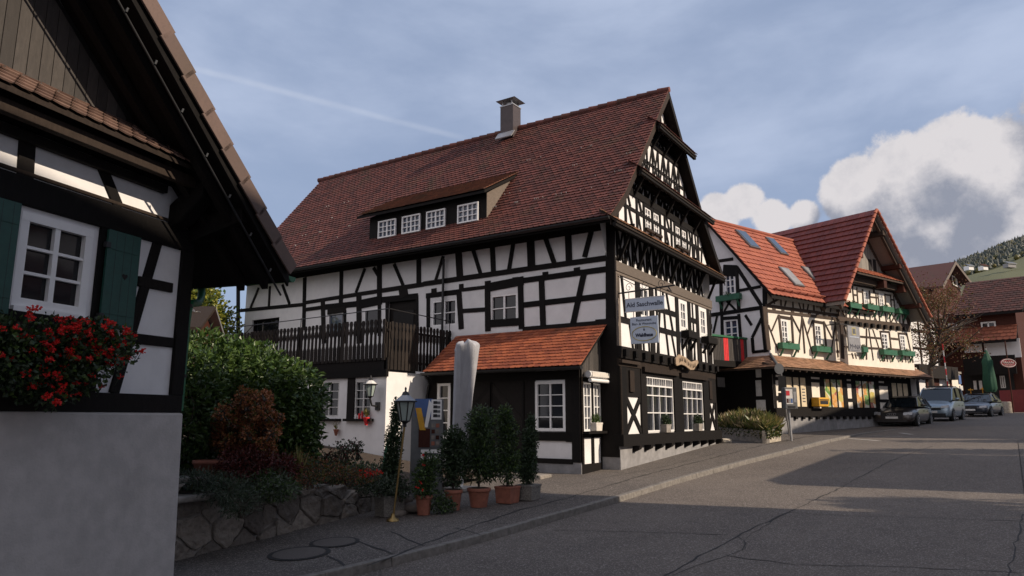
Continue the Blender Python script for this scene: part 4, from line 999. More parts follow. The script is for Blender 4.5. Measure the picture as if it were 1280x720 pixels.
mb = MB(); up2_ = [(735, 395), (765, 380), (795, 400), (830, 432), (865, 455), (895, 445)]
for k in range(13):
    f_ = k/12*4.999; i_ = int(f_); f_ -= i_; zx = up2_[i_][0]*(1-f_)+up2_[i_+1][0]*f_; zy = up2_[i_][1]*(1-f_)+up2_[i_+1][1]*f_+8
    a_, h_ = fr.px(*zE(zx, zy)); w_ = .035; mb.tube([fr.p(a_-w_*(k % 2), h_-.07, .055), fr.p(a_+w_*.5, h_+.06, .055)]+([fr.p(a_+w_, h_-.05, .055)] if k % 3 else []), .009, 'brown_timber', 5)
mb.build('carved_letters', t)
mb = MB(); mb.tube([fr.p(4.3, 3.5, 0), fr.p(4.3, 3.5, -.2)], .03, 'dark_metal'); mb.build('mount', t)
def potplant(name, label, cat, c, w, dp, h, potmat, blobs, n, ln, wd, leafmats, round_=False, seed=1, group=None, trunk=True, flowers=0):
    t = local_thing(name, label, cat, c, 0, group)
    mb = MB()
    if round_: mb.lathe((0, 0, 0), [(w*.36, 0), (w*.47, h*.8), (w*.5, h*.82), (w*.53, h*.84), (w*.53, h), (w*.46, h), (w*.44, h*.9)], potmat, 20)
    else:
        mb.hexa([Vector((a*w*.44, b*dp*.44, 0)) for a, b in ((-1, -1), (1, -1), (1, 1), (-1, 1))]+[Vector((a*w*.5, b*dp*.5, h)) for a, b in ((-1, -1), (1, -1), (1, 1), (-1, 1))], potmat)
        mb.box((0, 0, h-.03), w*1.04, dp*1.04, .04, potmat)
    lpart(mb, 'pot', t, bevel=.008)
    mb = MB(); mb.lathe((0, 0, h-.02), [(min(w, dp)*.42, 0), (min(w, dp)*.3, .03)], 'soil', 12)
    if trunk:
        for k in range(3): a = k*2.1; mb.tube([(0, 0, h-.05), (.03*math.cos(a), .03*math.sin(a), h+.3), tuple(Vector(blobs[0][0])+Vector((.05*math.cos(a), .05*math.sin(a), .1)))], [.018, .014, .008], 'bark', 6)
    lpart(mb, 'stems', t)
    mb = MB(); cloud(mb, blobs, n, ln, wd, None, .2, seed, mats=leafmats); lpart(mb, 'foliage', t, recalc=False)
    if flowers:
        mb = MB(); r = random.Random(seed)
        for i in range(flowers):
            c_, rd = r.choice(blobs); v = rv(r).normalized(); p_ = Vector(c_)+Vector((v.x*rd[0], v.y*rd[1], abs(v.z)*rd[2]))
            for k in range(6): leaf(mb, p_+rv(r)*.02, rv(r), rv(r), .035, .03, 'petal_red')
        lpart(mb, 'blossoms', t, recalc=False)
    return t
for s_, lab in ((2.95, 'box plant on the outer sill of the left big restaurant window'), (5.75, 'box plant on the outer sill of the right big restaurant window')):
    potplant('sill_planter', lab, 'planter', FG.p(s_, 1.575, .12), .38, .2, .22, 'concrete', [((0, 0, .36), (.2, .1, .17)), ((.22, 0, .3), (.13, .08, .1))], 900, .05, .03, ['dark_leaf'], seed=int(s_), trunk=False, group='planters on the restaurant window sills')
potplant('sill_planter', 'pale box with a leafy plant on the bay sill of the entrance porch', 'planter', FQ.p(.62, 1.665, .12), .36, .18, .2, 'awning_cloth', [((0, 0, .3), (.16, .08, .14))], 500, .05, .02, ['hedge_leaf'], seed=9, trunk=False)
for k, (q, lab) in enumerate(((f1, 'dark empty flower trough below the left upper front window'), (f2, 'dark empty flower trough below the right upper front window'))):
    mb = MB(); rect(mb, FG, q[0]-.1, q[1]+.35, q[2]-.30, q[2]-.08, .04, .30, 'black_timber'); mb.rod(FG.p(q[0], q[2]-.65, .04), FG.p(q[0], q[2]-.30, .26), .07, .07, T); mb.rod(FG.p(q[1]+.2, q[2]-.65, .04), FG.p(q[1]+.2, q[2]-.30, .26), .07, .07, T)
    cloud(mb, [(FG.p((q[0]+q[1])/2+.1, q[2]-.07, .17), (.4, .1, .06))], 160, .05, .02, 'dark_leaf', .2, k)
    tag(mb.build('flower_trough', recalc=False), lab, 'flower box', 'flower troughs on the restaurant front')
# wall lantern on the terrace block
def lantern(name, parent, c, s=1.0):
    mb = MB(); c = Vector(c); n = 6
    def ring(r, z): return [c+Vector((r*s*math.cos(k*math.pi/3), r*s*math.sin(k*math.pi/3), z*s)) for k in range(n)]
    lo, hi, ov, tp = ring(.085, 0), ring(.16, .34), ring(.20, .34), ring(.07, .45)
    mb.add(lo+hi, [(k, (k+1) % n, (k+1) % n+n, k+n) for k in range(n)], 'lantern_glass')
    mb.add(ov+tp, [(k, (k+1) % n, (k+1) % n+n, k+n) for k in range(n)]+[tuple(range(n))[::-1]], 'off_white' if parent.get('pale') else 'zinc')
    for k in range(n): mb.tube([lo[k], hi[k]], .012*s, 'dark_metal', 5)
    for k in range(n): mb.tube([lo[k], lo[(k+1) % n]], .012*s, 'dark_metal', 5); mb.tube([ov[k], ov[(k+1) % n]], .014*s, 'dark_metal', 5)
    mb.lathe(c+Vector((0, 0, .45*s)), [(.07*s, 0), (.05*s, .05*s), (.015*s, .07*s), (.02*s, .12*s), (.002, .15*s)], 'dark_metal', 8)
    mb.lathe(c+Vector((0, 0, -.06*s)), [(.02*s, 0), (.05*s, .03*s), (.09*s, .06*s)], 'dark_metal', 8)
    return mb.build(name, parent)
q = FT.px(463, 487, .3); LP = FT.p(q[0], q[1]-.18, .3)
t = thing('wall_lantern', 'hexagonal wall lantern on the white terrace corner', 'lamp', LP); t['pale'] = 1; lantern('lantern_head', t, LP, .95)
mb = MB(); mb.tube([FT.p(q[0]-.02, q[1]-.45, .02), FT.p(q[0]-.02, q[1]-.42, .25), FT.p(q[0], q[1]-.24, .3)], .025, 'dark_metal', 8); mb.box(FT.p(q[0]-.02, q[1]-.55, .02), .06, .14, .22, 'dark_metal'); mb.build('arm', t)
# small wall pots
for (x, y, lab, s_) in ((458, 527, 'small red hanging pot with green plant on the white terrace wall', 1), (420, 540, 'little reddish wall ornament pot beside the shrubs on the terrace wall', .8)):
    q = FT.px(x, y, .1); c = FT.p(q[0], q[1]-.1, .1); t = thing('wall_pot', lab, 'plant pot', c); mb = MB(); mb.lathe(c, [(.04*s_, 0), (.09*s_, .18*s_), (.10*s_, .19*s_), (.10*s_, .22*s_)], 'red_cloth' if s_ == 1 else 'terracotta', 12); mb.build('pot', t)
    mb = MB(); r = random.Random(int(x))
    for i in range(60 if s_ == 1 else 14): leaf(mb, c+Vector((0, 0, .2*s_)), rv(r)*.6+Vector((0, 0, 1)), rv(r), r.uniform(.12, .30)*s_, .02, 'grass_leaf')
    mb.build('foliage', t, recalc=False)
mb = MB()
for k, (a, h, m) in enumerate(((.35, .12, 'red_cloth'), (.48, .10, 'off_white'), (.24, .18, 'red_paint'))): mb.lathe(FT.p(th[1][0]+a, 1.97, .08), [(.03, 0), (.035, h), (.015, h+.03)], m, 10)
tag(mb.build('sill_ornament'), 'small red and white bottles on the sill of the window by the lantern', 'ornament')

# ================================================================== FORECOURT THINGS
# big closed parasol in grey cover
p0 = ground(572, 618, .11); pc = at(578, 560, 15.6); base = Vector((pc.x, pc.y, g(pc.x)+.11))
t = thing('closed_parasol', 'tall closed parasol in a pale grey cover in front of the dark door', 'parasol', base)
mb = MB(); topz = at(578, 429, 15.6).z; n = 110; prof = [(0, .14), (.04, .175), (.25, .19), (.55, .21), (.8, .235), (.93, .25), (.97, .262), (.985, .25), (1.0, .20), (1.01, .10)]
vs = []; H0 = base.z+.75; sh = at(584, 429, 15.6)-at(575, 560, 15.6)
for f_, r_ in prof:
    for k in range(n):
        a = 2*math.pi*k/n; rr = r_*(1+.20*(abs(math.sin(a*2.5+f_*.9+.5*math.sin(f_*5)))**.6-.7)+.05*math.sin(a*9+f_*2)*(1-f_*.4)+.05*math.sin(a*3+f_*4)+.02*math.sin(a*17+f_*9)); vs.append(base+Vector((sh.x*(f_-.5)+rr*math.cos(a), sh.y*(f_-.5)+rr*math.sin(a), H0-base.z+(topz-H0)*f_+(.05*math.cos(a+2)+.035*math.sin(a*5) if f_ > .95 else 0))))
mb.add(vs, [(i*n+k, i*n+(k+1) % n, (i+1)*n+(k+1) % n, (i+1)*n+k) for i in range(len(prof)-1) for k in range(n)], 'grey_cloth', True); mb.add(vs[-n:], [tuple(range(n))], 'grey_cloth'); mb.build('cover', t)
mb = MB(); mb.tube([base, base+Vector((0, 0, 1.0))], .03, 'white_paint', 10); mb.box(base, .6, .6, .06, 'concrete'); mb.build('stand', t)
# dispenser / ice cream board
bc = at(532, 540, 14.6); ic = Vector((bc.x, bc.y, g(bc.x)+.11)); Fi = Frame((ic.x, ic.y), -46, base=0)
t = thing('vending_machine', 'tall blue vending machine with yellow stripe and white button panel beside the terrace wall', 'vending machine', ic)
def rp(x0, y0, x1, y1): 
    a = Fi.px(x0, y0); b = Fi.px(x1, y1); return min(a[0], b[0]), max(a[0], b[0]), min(a[1], b[1]), max(a[1], b[1])
q = rp(515, 499, 553, 592); mb = MB(); rect(mb, Fi, q[0], q[1], ic.z, q[3], -.12, 0, 'grey_metal'); mb.build('housing', t, bevel=.01)
zi = Z(440, 430, 2.88)
for nm, rr, m, d1 in (('blue_panel', (228, 197, 290, 262), 'blue_panel', .012), ('button_panel', (286, 200, 322, 272), 'white_paint', .02), ('lower_panel', (283, 276, 318, 372), 'grey_metal', .015), ('poster_panel', (240, 305, 280, 372), 'rust_wood', .01), ('coin_panel', (248, 380, 318, 414), 'white_paint', .02)):
    a, b = zi(rr[0], rr[1]), zi(rr[2], rr[3]); q = rp(*a, *b); mb = MB(); rect(mb, Fi, *q, 0, d1, m)
    if nm == 'button_panel':
        for i in range(4): h = q[2]+(q[3]-q[2])*(.12+.22*i); rect(mb, Fi, q[0]+.04, q[0]+.12, h, h+.06, d1, d1+.006, 'black_plastic'); rect(mb, Fi, q[1]-.10, q[1]-.03, h, h+.05, d1, d1+.006, 'grey_metal')
    if nm == 'coin_panel': rect(mb, Fi, q[0]+.05, q[1]-.05, q[2]+.07, q[2]+.12, d1, d1+.006, 'black_plastic')
    if nm == 'lower_panel':
        for i in range(4):
            for j in range(2): rect(mb, Fi, q[0]+.02+j*.09, q[0]+.09+j*.09, q[2]+.04+i*.12, q[2]+.12+i*.12, d1, d1+.006, ('terracotta', 'brickish', 'rust_wood', 'stone')[(i+j) % 4])
    mb.build(nm, t)
q = rp(*zi(228, 230), *zi(265, 310)); mb = MB(); mb.slab([Fi.p(q[0], q[3], .013), Fi.p(q[0]+.12, q[3], .013), Fi.p(q[1], q[2], .013), Fi.p(q[1]-.12, q[2], .013)], Fi.n*.008, 'yellow_paint'); mb.build('yellow_band', t)
q = rp(*zi(262, 200), *zi(288, 300)); mb = MB(); mb.slab([Fi.p(q[0], q[2], .013), Fi.p(q[0]+.07, q[2], .013), Fi.p(q[1], q[3]-.1, .013), Fi.p(q[1]-.07, q[3], .013)], Fi.n*.008, 'white_paint'); mb.build('white_band', t)
# tall garden lantern on a slanted brass pole
fb = ground(491, 651, .11); tp = at(506, 530, 12.25)
t = thing('garden_lantern', 'tall lantern on a leaning brass pole at the end of the rubble wall', 'lamp', fb)
mb = MB(); mb.tube([fb, tp], .018, 'brass', 10); mb.lathe(fb, [(.11, 0), (.10, .03), (.04, .06), (.03, .12)], 'brass', 14); mb.tube([tp+Vector((0, 0, -.05)), tp+Vector((0, 0, .04))], .03, 'dark_metal', 8); mb.build('pole', t)
lantern('lantern_head', t, tp+Vector((0, 0, .05)), .98)
# green arched ladder-like trellis leaning at the wall
a, b = at(524, 636, 13.4), at(549, 540, 13.8)
mb = MB(); mb.tube([at(475, 606, 13.3), at(480, 580, 13.6), at(483, 560, 13.8), at(488, 545, 13.9), at(493, 540, 13.9)], .03, 'green_paint', 8); tag(mb.build('rolled_hose'), 'green curved pole leaning on the lit terrace corner', 'pole')
# pots row
rows = [
 (505, 648, .46, .34, .34, 'pebble_stone', False, [((0, 0, .75), (.20, .18, .40)), ((.05, 0, 1.25), (.15, .15, .42)), ((.08, 0, 1.75), (.10, .10, .3))], 5200, .05, .03, ['dark_leaf'], 'rectangular pebbled planter with dark columnar shrub beside the tall lantern', 0),
 (536, 644, .30, .30, .34, 'terracotta', True, [((0, 0, .6), (.24, .22, .28)), ((.1, 0, .85), (.2, .2, .22)), ((-.1, -.1, .45), (.2, .15, .15))], 2200, .06, .03, ['dark_leaf', 'hedge_leaf'], 'terracotta pot with a loose shrub and a few red flowers', 5),
 (573, 638, .32, .32, .36, 'terracotta', True, [((0, 0, .85), (.30, .30, .42)), ((0, 0, 1.2), (.22, .22, .28))], 4200, .08, .03, ['dark_leaf'], 'terracotta pot with a dense upright laurel, foot of the grey parasol', 0),
 (605, 634, .42, .42, .34, 'terracotta', True, [((0, 0, .9), (.36, .34, .44)), ((.05, 0, 1.45), (.3, .3, .4)), ((.25, 0, .65), (.2, .2, .2))], 5200, .09, .028, ['dark_leaf', 'dark_leaf', 'hedge_leaf'], 'largest round terracotta pot with a tall loose oleander', 0),
 (641, 629, .36, .36, .30, 'terracotta', False, [((0, 0, .75), (.28, .26, .38)), ((0, 0, 1.25), (.22, .2, .35)), ((-.1, 0, 1.6), (.15, .14, .25))], 3600, .08, .028, ['dark_leaf', 'hedge_leaf'], 'square terracotta pot with an oleander between round pot and stone trough', 0),
 (667, 625, .42, .36, .28, 'pebble_stone', False, [((0, 0, .65), (.20, .18, .36)), ((.08, 0, 1.1), (.2, .16, .34)), ((.12, 0, 1.45), (.1, .1, .2)), ((-.1, 0, .5), (.15, .14, .2))], 4600, .05, .03, ['dark_leaf'], 'grey stone trough with a dark evergreen nearest the porch window', 0)]
for i, (x, y, w, dp, h, pm, rd, bl, n, ln, wd, lm, lab, fl) in enumerate(rows):
    p = ground(x, y, .11); sc_f = 1.0
    t = potplant('potted_shrub', lab, 'potted plant', p+Vector((.12 if i == 0 else 0, .45 if i == 0 else .12, 0)), w*sc_f, dp*sc_f, h*sc_f, pm, [((c[0]*sc_f, c[1]*sc_f, c[2]*sc_f), tuple(v*sc_f for v in r_)) for c, r_ in bl], n, ln, wd, lm, rd, 20+i, 'potted shrubs lined up before the entrance', True, fl)
    t.rotation_euler = (0, 0, R(-15+i*4))
# small ivy clump & dark post between, low bench step behind pots
mb = MB(); p = ground(555, 642, .11); cloud(mb, [(p+Vector((0, .1, .18)), (.22, .2, .2)), (p+Vector((.1, 0, .1)), (.2, .15, .12))], 900, .05, .04, None, .1, 77, mats=['hedge_leaf', 'sage_leaf']); tag(mb.build('ivy_clump', recalc=False), 'small clump of pale ivy on the pavement between two terracotta pots', 'plant')
mb = MB(); mb.box((15.1, 10.75, .5), .55, 3.6, .16, 'stone', 0); mb.box((14.6, 11.1, .42), .5, 4.2, .14, 'stone', .05); mb.build('steps', PO, bevel=.03)

# ================================================================== GARDEN
def wy(x): return 9.30+(x-5.6)*.085
# rubble wall: individual fitted stones along a wall, one thing
mb = MB(); r = random.Random(11)
def ztop(x): return 1.02-.07*(x-5.5) if x < 10.5 else .62
GW = thing('rubble_wall', 'low retaining wall of irregular rubble stones along the pavement', 'wall', (8, wy(8), .1))
import mathutils
pts = []
x = 5.0
cell = .36
rowsn = 4
P2 = []
for i in range(-1, 14):
    for j in range(-1, 4): P2.append((5.1+i*.46+r.uniform(-.17, .17)+(.22 if j % 2 else 0), j*.35+r.uniform(-.13, .13)))
def clip(poly, a, b):   # keep points nearer to a than b
    mx, my = (a[0]+b[0])/2, (a[1]+b[1])/2; nx, ny = b[0]-a[0], b[1]-a[1]; o = []
    for i in range(len(poly)):
        p, q = poly[i], poly[(i+1) % len(poly)]; dp = (p[0]-mx)*nx+(p[1]-my)*ny; dq = (q[0]-mx)*nx+(q[1]-my)*ny
        if dp <= 0: o.append(p)
        if (dp < 0) != (dq < 0): f = dp/(dp-dq); o.append((p[0]+f*(q[0]-p[0]), p[1]+f*(q[1]-p[1])))
    return o
for a in P2:
    poly = [(a[0]-.5, a[1]-.5), (a[0]+.5, a[1]-.5), (a[0]+.5, a[1]+.5), (a[0]-.5, a[1]+.5)]
    for b in P2:
        if b is not a and abs(b[0]-a[0]) < 1.1 and abs(b[1]-a[1]) < 1.1: poly = clip(poly, a, b)
        if len(poly) < 3: break
    if len(poly) < 3: continue
    hx = ztop(a[0])-g(a[0])-.08
    poly = [(min(max(p[0], 4.9), 10.75), max(-.1, min(p[1], hx+.08*math.sin(a[0]*9)))) for p in poly]
    cx = sum(p[0] for p in poly)/len(poly); cy = sum(p[1] for p in poly)/len(poly)
    if max(p[1] for p in poly)-min(p[1] for p in poly) < .06 or max(p[0] for p in poly)-min(p[0] for p in poly) < .06: continue
    bul = r.uniform(.02, .07); n = len(poly); vs = []
    for f_, dd in ((.985, -.25), (.95, bul*.35), (.88, bul*.9), (.4, bul*1.0)):
        for p in poly:
            X = cx+(p[0]-cx)*f_; Y = cy+(p[1]-cy)*f_; jj = r.uniform(-.016, .016)
            vs.append((X, wy(X)-dd+jj+Y*.12, g(X)+.08+Y))
    fs = [(k*n+i, k*n+(i+1) % n, (k+1)*n+(i+1) % n, (k+1)*n+i) for k in range(3) for i in range(n)]+[tuple(range(3*n, 4*n))]
    mb.add(vs, fs, 'rubble')
so_ = mb.build('stones', GW); m_ = so_.modifiers.new('s', 'SUBSURF'); m_.subdivision_type = 'SIMPLE'; m_.levels = m_.render_levels = 3
m_ = so_.modifiers.new('s2', 'SMOOTH'); m_.factor = .5; m_.iterations = 2
tx = bpy.data.textures.new('rough', 'CLOUDS'); tx.noise_scale = .13; tx.noise_depth = 4; m_ = so_.modifiers.new('d', 'DISPLACE'); m_.texture = tx; m_.strength = .075; m_.mid_level = .55; m_.texture_coords = 'GLOBAL'
mb = MB(); vs = []
xs_ = [4.9+i*.2 for i in range(30)]
for x in xs_: vs += [(x, wy(x)-.0, g(x)-.1), (x, wy(x)+.1, ztop(x)-.03), (x, wy(x)+.35, ztop(x)-.01)]
mb.add(vs, [(3*i+j, 3*i+j+1, 3*i+4+j, 3*i+3+j) for i in range(len(xs_)-1) for j in (0, 1)], 'concrete')
mb.add([(10.70, wy(10.7), 0), (10.70, wy(10.7), .62), (10.9, 12, .8), (10.9, 12, 0)], [(0, 1, 2, 3)], 'soil'); mb.build('mortar', GW, recalc=False)
mb = MB()
def bz(x, y): return min(ztop(x)-.02+.16*(y-wy(x)), 1.9) if x < 11 else max(g(x)+.11, ztop(x)+.1*(y-wy(x)))
gx = [4.4+i*.5 for i in range(21)]; gy = [0, .4, 1, 1.8, 2.8, 4.2, 6, 8, 10]
mb.add([(x, wy(x)+.1+y, bz(x, wy(x)+y)+rnd.uniform(-.03, .03)) for x in gx for y in gy], [(i*9+j, (i+1)*9+j, (i+1)*9+j+1, i*9+j+1) for i in range(20) for j in range(8)], 'soil')
# steep bed only up to the terrace
struct(mb.build('garden_bed', recalc=False))
# hedge (laurel)
def bush(name, label, cat, blobs, n, ln, wd, mats, seed, stems=True, shell=.6, group=None):
    c = Vector(blobs[0][0]); t = thing(name, label, cat, (c.x, c.y, c.z-blobs[0][1][2]), group)
    mb = MB(); cloud(mb, blobs, n, ln, wd, None, shell, seed, mats=mats); mb.build('foliage', t, recalc=False)
    if stems:
        mb = MB(); r = random.Random(seed)
        for cc, rd in blobs:
            for k in range(4): mb.tube([(cc[0]+r.uniform(-.1, .1), cc[1]+r.uniform(-.1, .1), cc[2]-rd[2]*1.05), (cc[0]+r.uniform(-.3, .3)*rd[0], cc[1]+r.uniform(-.3, .3)*rd[1], cc[2]), (cc[0]+r.uniform(-.6, .6)*rd[0], cc[1]+r.uniform(-.6, .6)*rd[1], cc[2]+rd[2]*.6)], [.02, .014, .005], 'bark', 5)
        mb.build('stems', t)
    return t
A = lambda x, y, d: tuple(at(x, y, d))
bush('laurel_hedge', 'big glossy green laurel hedge between the near house and the terrace', 'hedge',
     [(A(300, 485, 13.2), (1.0, 1.1, .85)), (A(250, 470, 12.6), (.9, 1.0, .75)), (A(345, 498, 13.6), (.85, 1.0, .75)), (A(352, 528, 13.5), (.6, .8, .7)), (A(250, 520, 12.4), (.9, 1.0, .8)), (A(320, 530, 13.2), (1.0, 1.0, .8)), (A(360, 550, 13.4), (.5, .7, .7)), (A(232, 505, 11.6), (.45, .8, .9))],
     24000, .125, .06, ['hedge_leaf'], 31, shell=.72)
r_ = random.Random(77); HB_ = []
for i in range(62):
    x_ = r_.uniform(262, 350); y_ = r_.uniform(492, 566)
    if (x_-306)**2/46**2+(y_-530)**2/42**2 > 1: continue
    HB_.append((A(x_, y_, r_.uniform(10.9, 11.7)), (r_.uniform(.07, .13),)*3))
leafm('hydrangea_leaf', (.26, .085, .03), (.46, .19, .075), .3)
bush('hydrangea_bush', 'rust brown faded hydrangea in front of the laurel hedge', 'shrub', [(A(305, 545, 11.4), (.42, .38, .42))]+HB_, 9000, .05, .04, ['hydrangea_leaf', 'hydrangea_leaf', 'brown_leaf', 'olive_leaf'], 32, shell=.5)
bush('red_leaf_bush', 'dark red leaved low bush under the hydrangea', 'shrub', [(A(310, 580, 10.9), (.5, .4, .28)), (A(350, 585, 11.2), (.35, .3, .22))], 2600, .05, .035, ['red_bush_leaf'], 33, shell=.4)
bush('lavender_clump', 'grey green lavender spilling over the left end of the rubble wall', 'shrub', [(A(285, 612, 10.1), (.42, .34, .20)), (A(300, 630, 9.9), (.34, .2, .18)), (A(250, 600, 10.2), (.35, .4, .15))], 4600, .07, .012, ['sage_leaf', 'dark_leaf'], 34, shell=.3)
bush('sage_clump', 'silvery sage mound at the middle of the wall top', 'shrub', [(A(348, 612, 10.6), (.30, .3, .17)), (A(335, 600, 10.9), (.4, .3, .17))], 3000, .07, .02, ['sage_leaf', 'hedge_leaf'], 35, shell=.3)
bush('heather_patch', 'brown and olive ground cover plants on the bed behind the wall', 'plant', [(A(400, 588, 11.7), (.55, .5, .17)), (A(440, 595, 12.1), (.4, .5, .15)), (A(385, 600, 11.2), (.3, .3, .12)), (A(370, 580, 12.2), (.4, .5, .2))], 4200, .05, .02, ['olive_leaf', 'brown_leaf', 'dark_leaf'], 36, shell=.3)
bush('cyclamen_clump', 'low shrub with red flower heads near the tall lantern', 'shrub', [(A(470, 605, 12.4), (.42, .4, .2)), (A(495, 610, 12.6), (.3, .3, .22))], 2600, .05, .03, ['dark_leaf', 'sage_leaf'], 37, shell=.3)
mb = MB(); r = random.Random(6); c = at(463, 592, 12.2)
for i in range(60): leaf(mb, c+Vector((r.uniform(-.2, .2), r.uniform(-.15, .15), r.uniform(-.03, .06))), rv(r), rv(r), .05, .04, 'petal_red')
o = mb.build('blossoms', bpy.data.objects['cyclamen_clump'], recalc=False)
bush('terrace_foot_shrub', 'low dark leafy plants along the foot of the shaded terrace wall', 'shrub', [(A(425, 590, 13.6), (.7, .6, .26)), (A(458, 594, 13.3), (.5, .5, .24)), (A(400, 585, 14.2), (.6, .6, .3))], 4200, .06, .035, ['dark_leaf', 'sage_leaf', 'hedge_leaf'], 39, shell=.3)
bush('rose_shrub', 'thin dark shrub against the white terrace wall', 'shrub', [(A(430, 565, 13.3), (.28, .3, .22)), (A(412, 575, 13.2), (.25, .3, .2)), (A(445, 560, 13.4), (.16, .2, .2))], 900, .05, .035, ['dark_leaf', 'sage_leaf', 'red_bush_leaf'], 38, shell=.1)
# spiky yucca leaves
mb = MB(); r = random.Random(8); c = at(374, 600, 11.4)
for i in range(26): leaf(mb, c, Vector((r.uniform(-.28, .28), r.uniform(-.28, .28), 1)), rv(r), r.uniform(.35, .62), .035, 'grass_leaf', .1)
tag(mb.build('iris_plant', recalc=False), 'upright sword leaved iris in the middle of the bed', 'plant')
mb = MB(); r = random.Random(9)
for i in range(900):
    x = r.uniform(5.6, 10.6); y = wy(x)+r.uniform(.1, 3.0); leaf(mb, (x, y, bz(x, y)), rv(r)+Vector((0, 0, 1.2)), rv(r), r.uniform(.05, .16), .03, r.choice(['dark_leaf', 'olive_leaf', 'red_bush_leaf', 'sage_leaf']))
o = mb.build('ground_cover', recalc=False); tag(o, 'mixed low leaves covering the soil of the bed', 'ground cover', kind='stuff')
# big clay pot left in bed
c = at(262, 590, 11.0); mb = MB(); mb.lathe(c, [(.17, -.2), (.24, .12), (.26, .13), (.26, .18), (.2, .18)], 'terracotta', 18)
tag(mb.build('clay_pot'), 'dark clay pot half hidden in the bed left of the hydrangea', 'plant pot')
mb = MB(); r = random.Random(10)
for k, (x, y, d, s) in enumerate(((250, 622, 9.9, .3), (235, 600, 10.1, .28))): c = at(x, y, d); mb.box(c+Vector((0, .15, -.05)), .8, .35, .09, 'stone', .1)
tag(mb.build('garden_step', bevel=.03), 'flat stone slabs stepping up beside the near house', 'step')
mb = MB()
for (x, y, d, sx_, sz) in ((503, 622, 12.9, .2, .22), (518, 632, 12.8, .26, .16), (497, 640, 12.6, .18, .12)):
    c = at(x, y, d); mb.lathe(c+Vector((0, 0, -sz*.6)), [(sx_*.7, 0), (sx_, sz*.4), (sx_*.8, sz*.8), (sx_*.4, sz)], 'rubble', 7)
tag(mb.build('loose_stones'), 'few pale rocks at the end of the rubble wall', 'rocks')
# backdrop: yellow-green tree, small gabled hut with two dishes
def tree(name, label, base, h, cr, n, ln, wd, mats, seed, trunk_r=.12, crown_c=None, shell=.3, nb=9, limbs=7, group=None):
    r = random.Random(seed); base = Vector(base); t = thing(name, label, 'tree', base, group)
    cc = base+Vector((0, 0, h)) if crown_c is None else Vector(crown_c)
    mb = MB(); th_ = [base, base+Vector((.1, .05, (cc.z-base.z)*.5)), cc+Vector((0, 0, -.1*cr[2]))]; mb.tube(th_, [trunk_r, trunk_r*.75, trunk_r*.45], 'bark', 8)
    for i in range(limbs):
        v = rv(r).normalized(); v.z = abs(v.z)*.8; st = th_[1].lerp(th_[2], r.random()); e = cc+Vector((v.x*cr[0], v.y*cr[1], (v.z-.2)*cr[2]))*.85
        m_ = st.lerp(e, .5)+rv(r)*.25; mb.tube([st, m_, e], [trunk_r*.4, trunk_r*.22, trunk_r*.07], 'bark', 6)
        for k in range(3): e2 = m_.lerp(e, r.random())+rv(r)*cr[0]*.35; mb.tube([m_, m_.lerp(e2, .5)+rv(r)*.1, e2], [trunk_r*.14, trunk_r*.09, trunk_r*.03], 'bark', 4, False)
    mb.build('trunk', t)
    bl = []
    for i in range(nb): v = rv(r); bl.append((tuple(cc+Vector((v.x*cr[0], v.y*cr[1], v.z*cr[2]))*.75), (cr[0]*r.uniform(.28, .45),)*2+(cr[2]*r.uniform(.25, .4),)))
    mb = MB(); cloud(mb, bl, n, ln, wd, None, shell, seed, mats=mats); mb.build('crown', t, recalc=False); return t
c = at(255, 395, 26); tree('broadleaf_tree', 'yellow green sunlit tree behind the laurel hedge', (c.x, c.y, 0), 5, (2.6, 2.6, 2.4), 14000, .16, .11, ['yellow_leaf', 'yellow_leaf', 'hedge_leaf'], 41, .16, c+Vector((0, 0, -.6)), nb=16)
c = at(300, 470, 30); tree('broadleaf_tree', 'darker green tree lower behind the hedge and balcony', (c.x, c.y, 0), 4, (2.4, 2.4, 2.2), 6000, .18, .12, ['yellow_leaf', 'hedge_leaf'], 42, .16, c, nb=12)
c = at(258, 408, 22); Fh = Frame((c.x, c.y), 40); mb = MB()
t = thing('garden_hut', 'small dark hut with red roof edge seen past the green downpipe', 'hut', (c.x, c.y, 0))
mb.slab([Fh.p(-1.1, 0), Fh.p(1.3, 0), Fh.p(1.3, c.z-.55), Fh.p(-.2, c.z+.45), Fh.p(-1.1, c.z-.1)], Fh.n*-2, 'rust_wood'); mb.build('wall', t)
mb = MB(); mb.slab([Fh.p(-.2, c.z+.5, .3), Fh.p(1.6, c.z-.65, .3), Fh.p(1.6, c.z-.65, -2), Fh.p(-.2, c.z+.5, -2)], (0, 0, .1), 'zinc'); mb.slab([Fh.p(-.2, c.z+.5, .3), Fh.p(-1.5, c.z-.3, .3), Fh.p(-1.5, c.z-.3, -2), Fh.p(-.2, c.z+.5, -2)], (0, 0, .1), 'brown_timber'); mb.build('roof', t)
for i, (x, y) in enumerate(((240, 392), (248, 395))):
    q = at(x, y, 21.5); mb = MB(); n = 14; v0 = [q+(-fw*(.05))+rt*(.13*math.cos(k*2*math.pi/n))+Vector((0, 0, .16*math.sin(k*2*math.pi/n))) for k in range(n)]
    mb.add(v0+[q+fw*.04], [(k, (k+1) % n, n) for k in range(n)], 'off_white'); mb.tube([q, q+Vector((0, 0, -.6))], .02, 'dark_metal', 6)
    tag(mb.build('satellite_dish'), ('left' if i == 0 else 'right')+' of the two small round white dishes above the hut roof', 'satellite dish')

